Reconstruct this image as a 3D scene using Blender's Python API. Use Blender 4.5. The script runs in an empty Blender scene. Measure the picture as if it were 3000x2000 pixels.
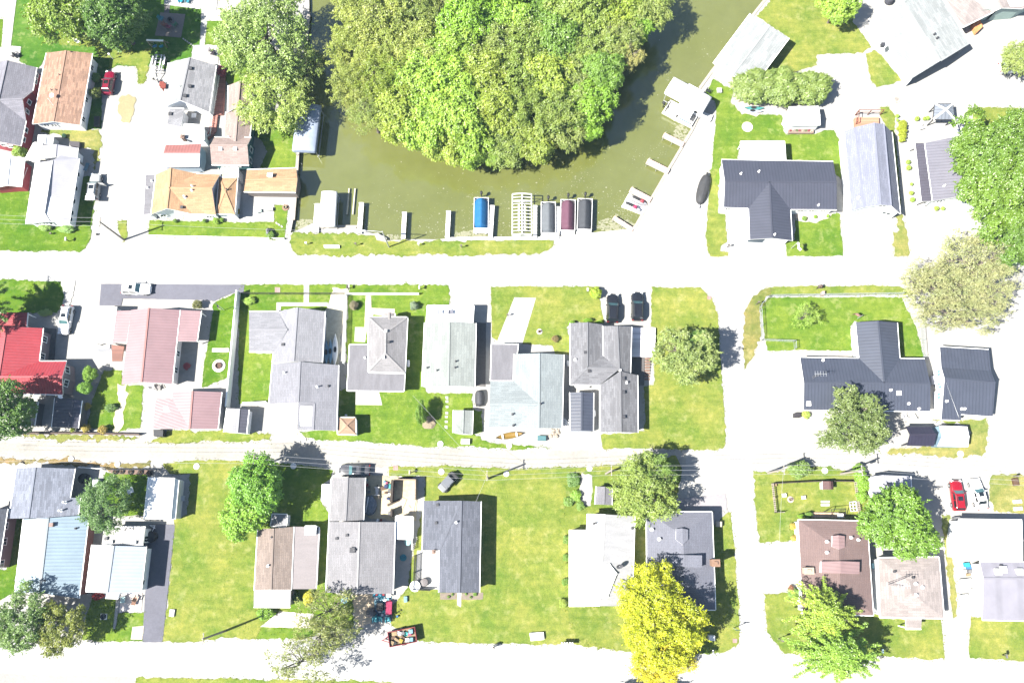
import bpy, bmesh, math, random
from mathutils import Vector, Matrix, noise as mnoise
from math import sin, cos, pi, radians, sqrt, atan2
S = bpy.context.scene
C = S.collection
R = random.Random(11)
# ---------------------------------------------------------------- camera, sky, sun, exposure
F, H, TH = 2333.0, 122.0, radians(13.1)          # focal length (px of a 3000 px wide frame), flying height, tilt
cd = bpy.data.cameras.new('camera'); cam = bpy.data.objects.new('camera', cd); C.objects.link(cam)
cd.sensor_fit = 'HORIZONTAL'; cd.sensor_width = 36.0; cd.lens = 36.0 * F / 3000.0
cd.clip_start = 1.0; cd.clip_end = 3000.0
cam.location = (0, 0, H); cam.rotation_euler = (TH, 0, 0); S.camera = cam
SUN_EL, SUN_DX, SUN_DY = radians(50), 0.93, 0.367   # elevation, and where shadows point
w = bpy.data.worlds.new('World'); S.world = w; w.use_nodes = True
nt = w.node_tree; bg = nt.nodes['Background']
sky = nt.nodes.new('ShaderNodeTexSky'); sky.sky_type = 'NISHITA'; sky.sun_disc = False
sky.sun_elevation = SUN_EL; sky.sun_rotation = atan2(-SUN_DX, -SUN_DY)
nt.links.new(sky.outputs[0], bg.inputs[0]); bg.inputs[1].default_value = 0.055
ld = bpy.data.lights.new('sun', 'SUN'); ld.energy = 5.0; ld.angle = radians(0.5); ld.color = (1, .96, .88)
sun = bpy.data.objects.new('sun', ld); C.objects.link(sun); sun.location = (-80, -40, 150)
sun.rotation_euler = Vector((SUN_DX * cos(SUN_EL), SUN_DY * cos(SUN_EL), -sin(SUN_EL))).to_track_quat('-Z', 'Y').to_euler()
S.view_settings.view_transform = 'Standard'; S.view_settings.look = 'None'
S.view_settings.gamma = 1.0; S.view_settings.use_curve_mapping = False
S.view_settings.exposure = 2.2
S.cycles.max_bounces = 6; S.cycles.diffuse_bounces = 3; S.cycles.transparent_max_bounces = 6
# ---------------------------------------------------------------- survey: photo windows -> metres on the ground
K = 3.136
FR = {'%d%d' % (r, c): (c * 750, r * 500, K) for r in range(4) for c in range(4)}
FR.update(A=(0, 370, 5.2267), B=(420, 220, 3.5636), C=(0, 880, 3.7333), D=(0, 1300, 3.1365), E=(1050, 1340, 5.228),
          F=(2550, 280, 4.3556), G=(2230, 1340, 6.534), H=(1050, 1700, 7.128), f=(0, 0, .784), p=(0, 0, 1))
def ray(px, py):
    u, v = px - 1500, py - 1000
    return Vector((u, -v * cos(TH) + F * sin(TH), -v * sin(TH) - F * cos(TH)))
def PX(fr, x, y):
    a = FR[fr]; return (a[0] + x / a[2], a[1] + y / a[2])
def W(fr, x, y, z=0.0):
    d = ray(*PX(fr, x, y)); t = (z - H) / d.z
    return Vector((d.x * t, d.y * t, z))
def pts(fr, s, z=0.0):
    out = []
    for q in s.split():
        n = [float(i) for i in q.split(',')]
        out.append(W(fr, n[0], n[1], n[2] if len(n) > 2 else z))
    return out
def mpp(fr, x, y):                                 # metres per window pixel there (x direction)
    return (W(fr, x + 1, y) - W(fr, x, y)).length
# ---------------------------------------------------------------- materials
def lin(r, g, b): return tuple(((c / 255 + .055) / 1.055) ** 2.4 if c > 10 else c / 255 / 12.92 for c in (r, g, b))
EXK = 4.3; HAZE = .00011
def ob(r, g, b, k=EXK): return tuple(c / k for c in lin(r, g, b))      # a sunlit, over-exposed reading -> base colour
MATS = {}; RC = {}
def _new(key):
    m = bpy.data.materials.new(key); m.use_nodes = True
    n = m.node_tree.nodes; l = m.node_tree.links; b = n['Principled BSDF']
    return m, n, l, b
def _ramp(n, p0, c0, p1, c1):
    r = n.new('ShaderNodeValToRGB'); e = r.color_ramp.elements
    e[0].position = p0; e[0].color = (*c0, 1); e[1].position = p1; e[1].color = (*c1, 1); return r
def _coord(n, out='Object'):
    return n.new('ShaderNodeTexCoord').outputs[out]
def _noise(n, l, vec, scale, detail=4, rough=.6):
    t = n.new('ShaderNodeTexNoise'); t.inputs['Scale'].default_value = scale; t.inputs['Detail'].default_value = detail
    t.inputs['Roughness'].default_value = rough; l.new(vec, t.inputs['Vector']); return t.outputs['Fac']
def _mix(n, l, fac, a, b, mode='MIX'):
    m = n.new('ShaderNodeMix'); m.data_type = 'RGBA'; m.blend_type = mode
    for s, v in ((m.inputs[0], fac), (m.inputs[6], a), (m.inputs[7], b)):
        if isinstance(v, (int, float)): s.default_value = v
        elif isinstance(v, tuple): s.default_value = (*v, 1) if len(v) == 3 else v
        else: l.new(v, s)
    return m.outputs[2]
def _math(n, l, op, a, b=0.0):
    m = n.new('ShaderNodeMath'); m.operation = op
    for s, v in ((m.inputs[0], a), (m.inputs[1], b)):
        if isinstance(v, (int, float)): s.default_value = v
        else: l.new(v, s)
    return m.outputs[0]
def _bump(n, l, b, h, st=.3, dist=.05):
    u = n.new('ShaderNodeBump'); u.inputs['Strength'].default_value = st; u.inputs['Distance'].default_value = dist
    l.new(h, u.inputs['Height']); l.new(u.outputs[0], b.inputs['Normal'])
def expo(c):                                        # saturated paints: keep them from bleaching out at this exposure
    m = max(c); q = (m - min(c)) / m if m > 0 else 0; k = 1 - .62 * min(1, q / .5); return tuple(i * k for i in c)
def sc(c, k): return tuple(min(1, i * k) for i in c)
def plain(name, rgb, rough=.7, var=.15, scale=3.0, metal=0.0, spec=.3):
    key = 'plain_%s_%.3f_%.3f_%.3f' % (name, *rgb)
    if key in MATS: return MATS[key]
    if not name.startswith('ridge'): rgb = expo(rgb)
    m, n, l, b = _new(name); f = _noise(n, l, _coord(n), scale)
    r = _ramp(n, .3, sc(rgb, 1 - var), .7, sc(rgb, 1 + var)); l.new(f, r.inputs[0]); l.new(r.outputs[0], b.inputs['Base Color'])
    b.inputs['Roughness'].default_value = rough; b.inputs['Metallic'].default_value = metal; b.inputs['Specular IOR Level'].default_value = spec
    MATS[key] = m; return m
ROOFK = 1.02
def shingle(rgb, var=.3, sx=.9, sy=.28, stain=.07):
    rgb = sc(rgb, ROOFK); var *= .6
    key = 'shingle_%.3f_%.3f_%.3f' % rgb
    if key in MATS: return MATS[key]
    m, n, l, b = _new('asphalt_shingle'); uv = _coord(n, 'UV')
    br = n.new('ShaderNodeTexBrick'); br.inputs['Scale'].default_value = 1.0
    br.inputs['Brick Width'].default_value = sx; br.inputs['Row Height'].default_value = sy; br.inputs['Mortar Size'].default_value = .018
    br.inputs['Color1'].default_value = (*sc(rgb, 1 - var), 1); br.inputs['Color2'].default_value = (*sc(rgb, 1 + var), 1)
    br.inputs['Mortar'].default_value = (*sc(rgb, .72), 1); l.new(uv, br.inputs['Vector'])
    f = _noise(n, l, uv, .35, 5); g = _noise(n, l, uv, 9.0, 2)
    st = _ramp(n, .35, (1 - stain,) * 3, .7, (1 + stain,) * 3); l.new(f, st.inputs[0])
    sp = _ramp(n, .3, (.8,) * 3, .7, (1.2,) * 3); l.new(g, sp.inputs[0])
    c = _mix(n, l, 1.0, br.outputs[0], st.outputs[0], 'MULTIPLY'); c = _mix(n, l, 1.0, c, sp.outputs[0], 'MULTIPLY')
    l.new(c, b.inputs['Base Color']); b.inputs['Roughness'].default_value = .9; b.inputs['Specular IOR Level'].default_value = .2
    _bump(n, l, b, br.outputs[1], .25, .02); MATS[key] = m; RC[m.name] = plain('ridge_shingle', sc(rgb, 1.02), .9, .08, 2); return m
def ribbed(rgb, period=.5, rough=.5, rib=.68, stain=.09, spec=.38):
    rgb = sc(rgb, ROOFK * 1.08)
    key = 'ribbed_%.3f_%.3f_%.3f_%.2f' % (*rgb, period)
    if key in MATS: return MATS[key]
    m, n, l, b = _new('ribbed_metal'); uv = _coord(n, 'UV')
    sp = n.new('ShaderNodeSeparateXYZ'); l.new(uv, sp.inputs[0])
    fr = _math(n, l, 'FRACT', _math(n, l, 'DIVIDE', sp.outputs[0], period))
    t = _math(n, l, 'ABSOLUTE', _math(n, l, 'SUBTRACT', fr, .5))
    rp = _ramp(n, .30, (1, 1, 1), .42, (rib,) * 3); l.new(t, rp.inputs[0])
    f = _noise(n, l, uv, .4, 4); st = _ramp(n, .3, (1 - stain,) * 3, .7, (1 + stain,) * 3); l.new(f, st.inputs[0])
    c = _mix(n, l, 1.0, rp.outputs[0], st.outputs[0], 'MULTIPLY'); c = _mix(n, l, 1.0, c, rgb, 'MULTIPLY')
    l.new(c, b.inputs['Base Color']); b.inputs['Roughness'].default_value = rough; b.inputs['Specular IOR Level'].default_value = spec
    _bump(n, l, b, t, .5, .03); MATS[key] = m; RC[m.name] = plain('ridge_metal', sc(rgb, .95), .5, .05, 2); return m
def membrane(rgb, stain=.3, streak=True):
    rgb = sc(rgb, 1.12)
    key = 'membrane_%.3f_%.3f_%.3f' % rgb
    if key in MATS: return MATS[key]
    m, n, l, b = _new('roof_membrane'); uv = _coord(n, 'UV')
    mp = n.new('ShaderNodeMapping'); mp.inputs['Scale'].default_value = (1.6, .35, 1) if streak else (1, 1, 1); l.new(uv, mp.inputs[0])
    f = _noise(n, l, mp.outputs[0], .8, 6, .65); g = _noise(n, l, uv, 4, 3)
    r = _ramp(n, .3, sc(rgb, 1 - stain), .75, sc(rgb, 1 + stain)); l.new(f, r.inputs[0])
    r2 = _ramp(n, .3, (.92,) * 3, .7, (1.08,) * 3); l.new(g, r2.inputs[0])
    l.new(_mix(n, l, 1.0, r.outputs[0], r2.outputs[0], 'MULTIPLY'), b.inputs['Base Color']); b.inputs['Roughness'].default_value = .75
    MATS[key] = m; return m
def siding(rgb, row=.2):
    key = 'siding_%.3f_%.3f_%.3f' % rgb
    if key in MATS: return MATS[key]
    m, n, l, b = _new('lap_siding'); sp = n.new('ShaderNodeSeparateXYZ'); co = _coord(n); l.new(co, sp.inputs[0])
    fr = _math(n, l, 'FRACT', _math(n, l, 'DIVIDE', sp.outputs[2], row))
    rp = _ramp(n, .0, sc(rgb, .7), .18, rgb); l.new(fr, rp.inputs[0])
    f = _noise(n, l, co, 1.2, 4); st = _ramp(n, .3, (.93,) * 3, .7, (1.05,) * 3); l.new(f, st.inputs[0])
    l.new(_mix(n, l, 1.0, rp.outputs[0], st.outputs[0], 'MULTIPLY'), b.inputs['Base Color']); b.inputs['Roughness'].default_value = .7
    _bump(n, l, b, fr, .3, .02); MATS[key] = m; return m
def boards(rgb, period=.14, axis=0, name='deck_boards', var=.2):
    key = 'boards_%.3f_%.3f_%.3f_%.2f_%d' % (*rgb, period, axis)
    if key in MATS: return MATS[key]
    m, n, l, b = _new(name); sp = n.new('ShaderNodeSeparateXYZ'); co = _coord(n); l.new(co, sp.inputs[0])
    q = _math(n, l, 'DIVIDE', sp.outputs[axis], period); fr = _math(n, l, 'FRACT', q)
    wn = n.new('ShaderNodeTexWhiteNoise'); wn.noise_dimensions = '1D'; l.new(_math(n, l, 'FLOOR', q), wn.inputs['W'])
    rp = _ramp(n, .03, sc(rgb, .35), .14, rgb); l.new(fr, rp.inputs[0])
    vr = _ramp(n, 0, (1 - var,) * 3, 1, (1 + var,) * 3); l.new(wn.outputs[0], vr.inputs[0])
    l.new(_mix(n, l, 1.0, rp.outputs[0], vr.outputs[0], 'MULTIPLY'), b.inputs['Base Color']); b.inputs['Roughness'].default_value = .8
    MATS[key] = m; return m
def tinted(name, rough=.5, var=.12, scale=3.0, metal=0, spec=.5, coat=0):     # takes its colour from the object it is on
    if name in MATS: return MATS[name]
    m, n, l, b = _new(name); oi = n.new('ShaderNodeObjectInfo'); f = _noise(n, l, _coord(n), scale)
    r = _ramp(n, .3, (1 - var,) * 3, .7, (1 + var,) * 3); l.new(f, r.inputs[0])
    l.new(_mix(n, l, 1.0, oi.outputs['Color'], r.outputs[0], 'MULTIPLY'), b.inputs['Base Color'])
    b.inputs['Roughness'].default_value = rough; b.inputs['Metallic'].default_value = metal; b.inputs['Specular IOR Level'].default_value = spec
    b.inputs['Coat Weight'].default_value = coat; b.inputs['Coat Roughness'].default_value = .05
    MATS[name] = m; return m
def glass(rgb=(.025, .036, .042), rough=.08):
    key = 'glass_%.3f_%.3f' % rgb[:2]
    if key in MATS: return MATS[key]
    m, n, l, b = _new('window_glass'); f = _noise(n, l, _coord(n), .8)
    r = _ramp(n, .3, sc(rgb, .6), .7, sc(rgb, 1.5)); l.new(f, r.inputs[0]); l.new(r.outputs[0], b.inputs['Base Color'])
    b.inputs['Roughness'].default_value = rough; b.inputs['Specular IOR Level'].default_value = .8; MATS[key] = m; return m
def leaf_mat():
    if 'leaf' in MATS: return MATS['leaf']
    m, n, l, b = _new('leaves'); n.remove(b); out = n['Material Output']
    oi = n.new('ShaderNodeObjectInfo'); co = _coord(n)
    f = _noise(n, l, co, 2.6, 3, .7); g = _noise(n, l, co, 24, 2)
    r = _ramp(n, .28, (.74, .82, .72), .72, (1.26, 1.15, 1.2)); l.new(f, r.inputs[0])
    r2 = _ramp(n, .25, (.8,) * 3, .75, (1.22,) * 3); l.new(g, r2.inputs[0])
    c = _mix(n, l, 1.0, oi.outputs['Color'], (1.24, 1.24, .95), 'MULTIPLY'); c = _mix(n, l, 1.0, c, r.outputs[0], 'MULTIPLY'); c = _mix(n, l, 1.0, c, r2.outputs[0], 'MULTIPLY')
    d = n.new('ShaderNodeBsdfDiffuse'); t = n.new('ShaderNodeBsdfTranslucent'); gl = n.new('ShaderNodeBsdfGlossy'); gl.inputs['Roughness'].default_value = .45
    mx = n.new('ShaderNodeMixShader'); mx.inputs[0].default_value = .42; m2 = n.new('ShaderNodeMixShader'); m2.inputs[0].default_value = .05
    l.new(c, d.inputs[0]); l.new(c, t.inputs[0]); l.new(d.outputs[0], mx.inputs[1]); l.new(t.outputs[0], mx.inputs[2])
    l.new(mx.outputs[0], m2.inputs[1]); l.new(gl.outputs[0], m2.inputs[2]); l.new(m2.outputs[0], out.inputs[0]); MATS['leaf'] = m; return m
def grass_mat():
    if 'grass' in MATS: return MATS['grass']
    m, n, l, b = _new('mown_grass'); oi = n.new('ShaderNodeObjectInfo'); co = _coord(n)
    f = _noise(n, l, co, .16, 6, .65); g = _noise(n, l, co, 1.1, 5, .7); h = _noise(n, l, co, 9, 3, .7)
    mp = n.new('ShaderNodeMapping'); mp.inputs['Rotation'].default_value = (0, 0, .06); mp.inputs['Scale'].default_value = (.12, 1.3, 1); l.new(co, mp.inputs[0])
    st = _noise(n, l, mp.outputs[0], 1.0, 3, .6)
    big = _ramp(n, .36, (.66, .82, .7), .66, (1.32, 1.12, 1.36)); l.new(f, big.inputs[0])
    mid = _ramp(n, .3, (.72, .82, .75), .7, (1.24, 1.14, 1.18)); l.new(g, mid.inputs[0])
    fin = _ramp(n, .25, (.62, .68, .6), .75, (1.34, 1.28, 1.3)); l.new(h, fin.inputs[0])
    mow = _ramp(n, .3, (.86, .9, .88), .7, (1.12, 1.09, 1.1)); l.new(st, mow.inputs[0])
    c = _mix(n, l, 1.0, oi.outputs['Color'], (1.13, 1.0, 1.3), 'MULTIPLY')
    for q in (big, mid, fin, mow): c = _mix(n, l, 1.0, c, q.outputs[0], 'MULTIPLY')
    dry = _noise(n, l, co, .55, 6, .7); dr = _ramp(n, .54, (0, 0, 0), .74, (.5,) * 3); l.new(dry, dr.inputs[0])
    c = _mix(n, l, dr.outputs[0], c, (.215, .205, .105)); l.new(c, b.inputs['Base Color'])
    b.inputs['Roughness'].default_value = 1.0; b.inputs['Specular IOR Level'].default_value = .05
    _bump(n, l, b, h, .6, .06); MATS['grass'] = m; return m
def ground_mat(name, rgb, var=.12, dark=None, amt=.0, spec=.15, rough=.95):
    key = 'ground_' + name
    if key in MATS: return MATS[key]
    m, n, l, b = _new(name); co = _coord(n); f = _noise(n, l, co, .12, 7, .65); g = _noise(n, l, co, 2.2, 6, .7); h = _noise(n, l, co, 18, 2)
    r = _ramp(n, .3, sc(rgb, 1 - var), .7, sc(rgb, 1 + var)); l.new(f, r.inputs[0])
    r2 = _ramp(n, .3, (1 - var * .6,) * 3, .7, (1 + var * .6,) * 3); l.new(g, r2.inputs[0])
    r3 = _ramp(n, .25, (.82,) * 3, .75, (1.16,) * 3); l.new(h, r3.inputs[0])
    c = _mix(n, l, 1.0, r.outputs[0], r2.outputs[0], 'MULTIPLY'); c = _mix(n, l, 1.0, c, r3.outputs[0], 'MULTIPLY')
    if dark:
        q = _noise(n, l, co, .33, 7, .7); d = _ramp(n, .6, (0,) * 3, .8, (amt,) * 3); l.new(q, d.inputs[0]); c = _mix(n, l, d.outputs[0], c, dark)
    l.new(c, b.inputs['Base Color']); b.inputs['Roughness'].default_value = rough; b.inputs['Specular IOR Level'].default_value = spec
    _bump(n, l, b, h, .3, .03); MATS[key] = m; return m
# ---------------------------------------------------------------- objects
def tag(o, label=None, cat=None, group=None, kind=None):
    for k_, v in (('label', label), ('category', cat), ('group', group), ('kind', kind)):
        if v: o[k_] = v
    return o
def thing(name, label, cat, loc=(0, 0, 0), rz=0.0, group=None):
    o = bpy.data.objects.new(name, None); C.objects.link(o); o.empty_display_size = .3
    o.location = loc; o.rotation_euler = (0, 0, rz); return tag(o, label, cat, group)
class MB:
    def __init__(s, o=(0, 0, 0)):
        s.v, s.f, s.m, s.u, s.o = [], [], [], [], Vector(o)
    def face(s, ps, mi=0, uv=None):
        k = len(s.v); s.v += [Vector(p) if len(p) == 3 else Vector((*p, 0)) for p in ps]
        s.f.append(list(range(k, k + len(ps)))); s.m.append(mi); s.u.append(uv)
    def box(s, c, d, rz=0.0, mi=0, taper=1.0):
        c = Vector(c); x, y, z = d[0] / 2, d[1] / 2, d[2] / 2; k = len(s.v); m = Matrix.Rotation(rz, 3, 'Z')
        for sz in (-1, 1):
            q = taper if sz > 0 else 1.0
            for a, b in ((-1, -1), (1, -1), (1, 1), (-1, 1)): s.v.append(c + m @ Vector((a * x * q, b * y * q, sz * z)))
        for f in ((3, 2, 1, 0), (4, 5, 6, 7), (0, 1, 5, 4), (1, 2, 6, 5), (2, 3, 7, 6), (3, 0, 4, 7)):
            s.f.append([k + i for i in f]); s.m.append(mi); s.u.append(None)
        return s
    def beam(s, a, b, wd, ht, mi=0):                 # a box running from a to b (its axis), wd across, ht high
        a, b = Vector(a), Vector(b); d = (b - a); L = d.length
        if L < 1e-5: return s
        d.normalize(); side = d.cross(Vector((0, 0, 1)))
        side = Vector((1, 0, 0)) if side.length < 1e-3 else side.normalized()
        up = side.cross(d) * (ht / 2); side = side * (wd / 2); k = len(s.v)
        for p in (a, b):
            for q in (-side - up, side - up, side + up, -side + up): s.v.append(p + q)
        for f in ((0, 1, 2, 3), (7, 6, 5, 4), (0, 4, 5, 1), (1, 5, 6, 2), (2, 6, 7, 3), (3, 7, 4, 0)):
            s.f.append([k + i for i in f]); s.m.append(mi); s.u.append(None)
        return s
    def tube(s, ps, rs, n=6, mi=0, cap=True):
        ps = [Vector(p) for p in ps]; rs = rs if isinstance(rs, (list, tuple)) else [rs] * len(ps); k = len(s.v)
        for i, p in enumerate(ps):
            d = (ps[min(i + 1, len(ps) - 1)] - ps[max(i - 1, 0)]); d = d.normalized() if d.length > 1e-6 else Vector((0, 0, 1))
            a = d.cross(Vector((0, 0, 1))); a = Vector((1, 0, 0)) if a.length < 1e-3 else a.normalized(); b = d.cross(a)
            for j in range(n): s.v.append(p + (a * cos(2 * pi * j / n) + b * sin(2 * pi * j / n)) * rs[i])
        for i in range(len(ps) - 1):
            for j in range(n):
                s.f.append([k + i * n + j, k + i * n + (j + 1) % n, k + (i + 1) * n + (j + 1) % n, k + (i + 1) * n + j]); s.m.append(mi); s.u.append(None)
        if cap:
            s.f.append([k + j for j in range(n)][::-1]); s.m.append(mi); s.u.append(None)
            q = k + (len(ps) - 1) * n; s.f.append([q + j for j in range(n)]); s.m.append(mi); s.u.append(None)
        return s
    def lathe(s, c, prof, n=16, mi=0, sx=1.0, sy=1.0):   # prof: (radius, height) from bottom to top
        c = Vector(c); k = len(s.v)
        for r, z in prof:
            for j in range(n): s.v.append(c + Vector((r * sx * cos(2 * pi * j / n), r * sy * sin(2 * pi * j / n), z)))
        for i in range(len(prof) - 1):
            for j in range(n):
                s.f.append([k + i * n + j, k + i * n + (j + 1) % n, k + (i + 1) * n + (j + 1) % n, k + (i + 1) * n + j]); s.m.append(mi); s.u.append(None)
        s.f.append([k + j for j in range(n)][::-1]); s.m.append(mi); s.u.append(None)
        q = k + (len(prof) - 1) * n; s.f.append([q + j for j in range(n)]); s.m.append(mi); s.u.append(None)
        return s
    def prism(s, poly, z0, z1, mi=0, bottom=True):
        poly = [Vector((p[0], p[1], 0)) for p in poly]
        if sum(poly[i].x * poly[(i + 1) % len(poly)].y - poly[(i + 1) % len(poly)].x * poly[i].y for i in range(len(poly))) < 0: poly = poly[::-1]
        n = len(poly); k = len(s.v)
        s.v += [Vector((p.x, p.y, z0)) for p in poly] + [Vector((p.x, p.y, z1)) for p in poly]
        fs = [[k + n + i for i in range(n)]] + [[k + i, k + (i + 1) % n, k + n + (i + 1) % n, k + n + i] for i in range(n)]
        if bottom: fs.append([k + i for i in range(n)][::-1])
        for f in fs: s.f.append(f); s.m.append(mi); s.u.append(None)
        return s
    def build(s, name, mats, parent=None, smooth=False, color=None, mods=None):
        me = bpy.data.meshes.new(name); me.from_pydata([v - s.o for v in s.v], [], s.f)
        for m in (mats if isinstance(mats, (list, tuple)) else [mats]): me.materials.append(m)
        for p, mi in zip(me.polygons, s.m): p.material_index = mi; p.use_smooth = smooth
        if any(s.u):
            uvl = me.uv_layers.new(name='UVMap')
            for p, uv in zip(me.polygons, s.u):
                if uv:
                    for li, q in zip(p.loop_indices, uv): uvl.data[li].uv = q
        me.update()
        o = bpy.data.objects.new(name, me); C.objects.link(o)
        if parent is not None: o.parent = parent
        if color: o.color = (*expo(color), 1)
        if mods: mods(o)
        return o
def solo(mb, name, mats, label, cat, group=None, **kw):            # a thing that is one mesh: origin at its base
    c = sum(mb.v, Vector()) / len(mb.v); c.z = min(v.z for v in mb.v); mb.o = c
    o = mb.build(name, mats, None, **kw); o.location = c; return tag(o, label, cat, group)
def subsurf(lv=1):
    def f(o):
        m = o.modifiers.new('smooth', 'SUBSURF'); m.levels = m.render_levels = lv
    return f
def bevel(wd=.03, seg=2):
    def f(o):
        m = o.modifiers.new('bevel', 'BEVEL'); m.width = wd; m.segments = seg; m.limit_method = 'ANGLE'
    return f
def kids(o): return [c for c in C.objects if c.parent == o]
_KIDS = {}
def dup(root, loc, rz=0.0, label=None, group=None, scale=None, color=None):
    if root.name not in _KIDS: _KIDS[root.name] = [(c, kids(c)) for c in kids(root)]
    r = root.copy(); C.objects.link(r); r.location = loc; r.rotation_euler = (0, 0, rz)
    if label: r['label'] = label
    if group: r['group'] = group
    if scale: r.scale = scale if isinstance(scale, (tuple, list)) else (scale,) * 3
    for ch, gs in _KIDS[root.name]:
        c = ch.copy(); C.objects.link(c); c.parent = r
        if color and ch.get('painted'): c.color = (*expo(color), 1)
        for g in gs:
            d = g.copy(); C.objects.link(d); d.parent = c
    return r
WHITE = (.78, .78, .76); BLACK = (.012, .012, .014)
# ================================================================ THE SETTING
GRAVEL = ground_mat('pale_gravel', (.215, .209, .198), .15, (.16, .145, .11), .4)
ROAD = ground_mat('worn_asphalt', (.23, .228, .225), .07)
ROAD2 = ground_mat('patched_asphalt', (.205, .203, .202), .12)
ALLEY = ground_mat('gravel_alley', (.192, .184, .168), .2, (.17, .155, .12), .5)
CONC = ground_mat('concrete', (.25, .245, .235), .07)
ASPH = ground_mat('dark_asphalt', ob(158, 158, 172), .14)
GREYC = ground_mat('grey_concrete', ob(150, 146, 146), .2)
DIRT = ground_mat('sandy_dirt', (.27, .235, .16), .3, (.12, .13, .04), .7)
SOIL = ground_mat('bare_soil', (.13, .105, .075), .3)
BRICKP = ground_mat('red_paving', (.24, .12, .09), .2)
GRASS = grass_mat()
def rough_edge(poly, amp, step=.45):
    out = []; n = len(poly); ph = R.random() * 9
    for i in range(n):
        a, b = poly[i], poly[(i + 1) % n]; d = b - a; L = d.length; k = max(1, int(L / step))
        nn = Vector((-d.y, d.x, 0)).normalized() if L > 1e-6 else Vector()
        for j in range(k):
            out.append(a + d * (j / k) + nn * (R.gauss(0, amp * .55) + amp * .35 * sin(ph + j * .31 + i)))
    return out
EDGES = []
def sheet(name, fr, s, z, mat, label, amp=0.0, kind='structure', color=None, cat='ground'):
    poly = [Vector((p.x, p.y, z)) for p in pts(fr, s)]
    if amp: poly = rough_edge(poly, amp)
    if name == 'lawn': EDGES.append((poly, color))
    bm = bmesh.new(); vs = [bm.verts.new(p) for p in poly]
    es = [bm.edges.new((vs[i], vs[(i + 1) % len(vs)])) for i in range(len(vs))]
    bmesh.ops.triangle_fill(bm, use_beauty=True, use_dissolve=False, edges=es)
    bmesh.ops.recalc_face_normals(bm, faces=bm.faces)
    for f in bm.faces:
        if f.normal.z < 0: f.normal_flip()
    me = bpy.data.meshes.new(name); bm.to_mesh(me); bm.free(); me.materials.append(mat)
    o = bpy.data.objects.new(name, me); C.objects.link(o)
    if color: o.color = (*color, 1)
    return tag(o, label, cat, None, kind)
# canal outline in the photo (outer bank, then the wooded island)
BANK = pts('p', '905,-420 906,38 897,137 887,265 886,297 873,450 870,500 867,556 860,645 852,683') + \
       pts('11', '530,478 575,516 935,518 940,548 1010,560 1090,580 1200,640 1340,632 1740,628 2150,625 2352,622') + \
       pts('12', '235,625 430,620 780,582 1112,552 1130,520 1425,10') + \
       pts('02', '1650,1200 1715,1065 1705,840 1722,815 1842,648 1990,470 2222,130 2340,-20') + pts('p', '2420,-220 2560,-420')
ISLE = pts('p', '1030,-420 1020,-60 1000,90 1010,220 1050,320 1120,362 1200,395 1300,425 1420,452 1520,448 1610,420 1690,380 1745,310 1765,220 1790,120 1830,20 1890,-80 1990,-250 2080,-420')
def make_ground():
    bm = bmesh.new(); E = []
    for loop in ([Vector((-600, -500, 0)), Vector((600, -500, 0)), Vector((600, 700, 0)), Vector((-600, 700, 0))], rough_edge(BANK, .06, 1.5)):
        vs = [bm.verts.new((p.x, p.y, 0)) for p in loop]
        E += [bm.edges.new((vs[i], vs[(i + 1) % len(vs)])) for i in range(len(vs))]
    bmesh.ops.triangle_fill(bm, use_beauty=True, edges=E)
    for f in bm.faces:
        if f.normal.z < 0: f.normal_flip()
    me = bpy.data.meshes.new('ground'); bm.to_mesh(me); bm.free(); me.materials.append(GRAVEL)
    o = bpy.data.objects.new('ground', me); C.objects.link(o)
    tag(o, 'pale gravel and dry ground between the houses', 'ground', None, 'structure')
make_ground()
def water_mat():
    m, n, l, b = _new('murky_water'); co = _coord(n); f = _noise(n, l, co, .06, 5, .6); g = _noise(n, l, co, .7, 4)
    r = _ramp(n, .3, sc(ob(174, 182, 90), .7), .7, sc(ob(190, 197, 122), .7)); l.new(f, r.inputs[0])
    r2 = _ramp(n, .3, (.95,) * 3, .7, (1.05,) * 3); l.new(g, r2.inputs[0])
    l.new(_mix(n, l, 1.0, r.outputs[0], r2.outputs[0], 'MULTIPLY'), b.inputs['Base Color'])
    b.inputs['Roughness'].default_value = .08; b.inputs['IOR'].default_value = 1.6; b.inputs['Specular IOR Level'].default_value = .7
    _bump(n, l, b, _noise(n, l, co, 3.5, 3), .06, .05); return m
mb = MB(); q = pts('p', '780,-440 2640,-440 2400,720 820,720', -.55); mb.face([q[3], q[2], q[1], q[0]])
tag(mb.build('canal_water', water_mat()), 'murky olive green canal water around the wooded island', 'water', None, 'structure')
mb = MB(); mb.prism(rough_edge(ISLE, .4, 1.2), -2.0, .05)
tag(mb.build('island_ground', ground_mat('leaf_litter', (.07, .075, .03), .4)), 'dark soil of the wooded island under the trees', 'ground', None, 'structure')
# sea walls, each a run of the bank with a pale cap
def seawall(run, label, wd=.35, mat=None):
    o = thing('seawall', label, 'seawall', run[0], 0, 'seawalls along the canal'); o.location.z = 0
    a = MB(o.location); b = MB(o.location)
    for i in range(len(run) - 1):
        p, q = run[i].copy(), run[i + 1].copy(); p.z = q.z = -.9; a.beam(p, q, wd, 1.85)
        p.z = q.z = .10; b.beam(p, q, wd + .18, .09)
    a.build('wall_face', plain('dark_timber', (.05, .042, .035), .8), o); b.build('wall_cap', mat or plain('weathered_cap', (.3, .27, .23), .7), o)
seawall(BANK[1:9], 'long dark timber seawall on the left bank, beside the willow lawn', .3)
seawall(BANK[11:14], 'short pale retaining wall behind the white covered boat')
seawall(BANK[18:26], 'low seawall behind the five moored pontoon boats and lift', .3, plain('pale_cap', (.5, .48, .45), .7))
seawall(BANK[25:29], 'diagonal seawall beside the jet skis and white gravel ramp', .3)
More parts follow.
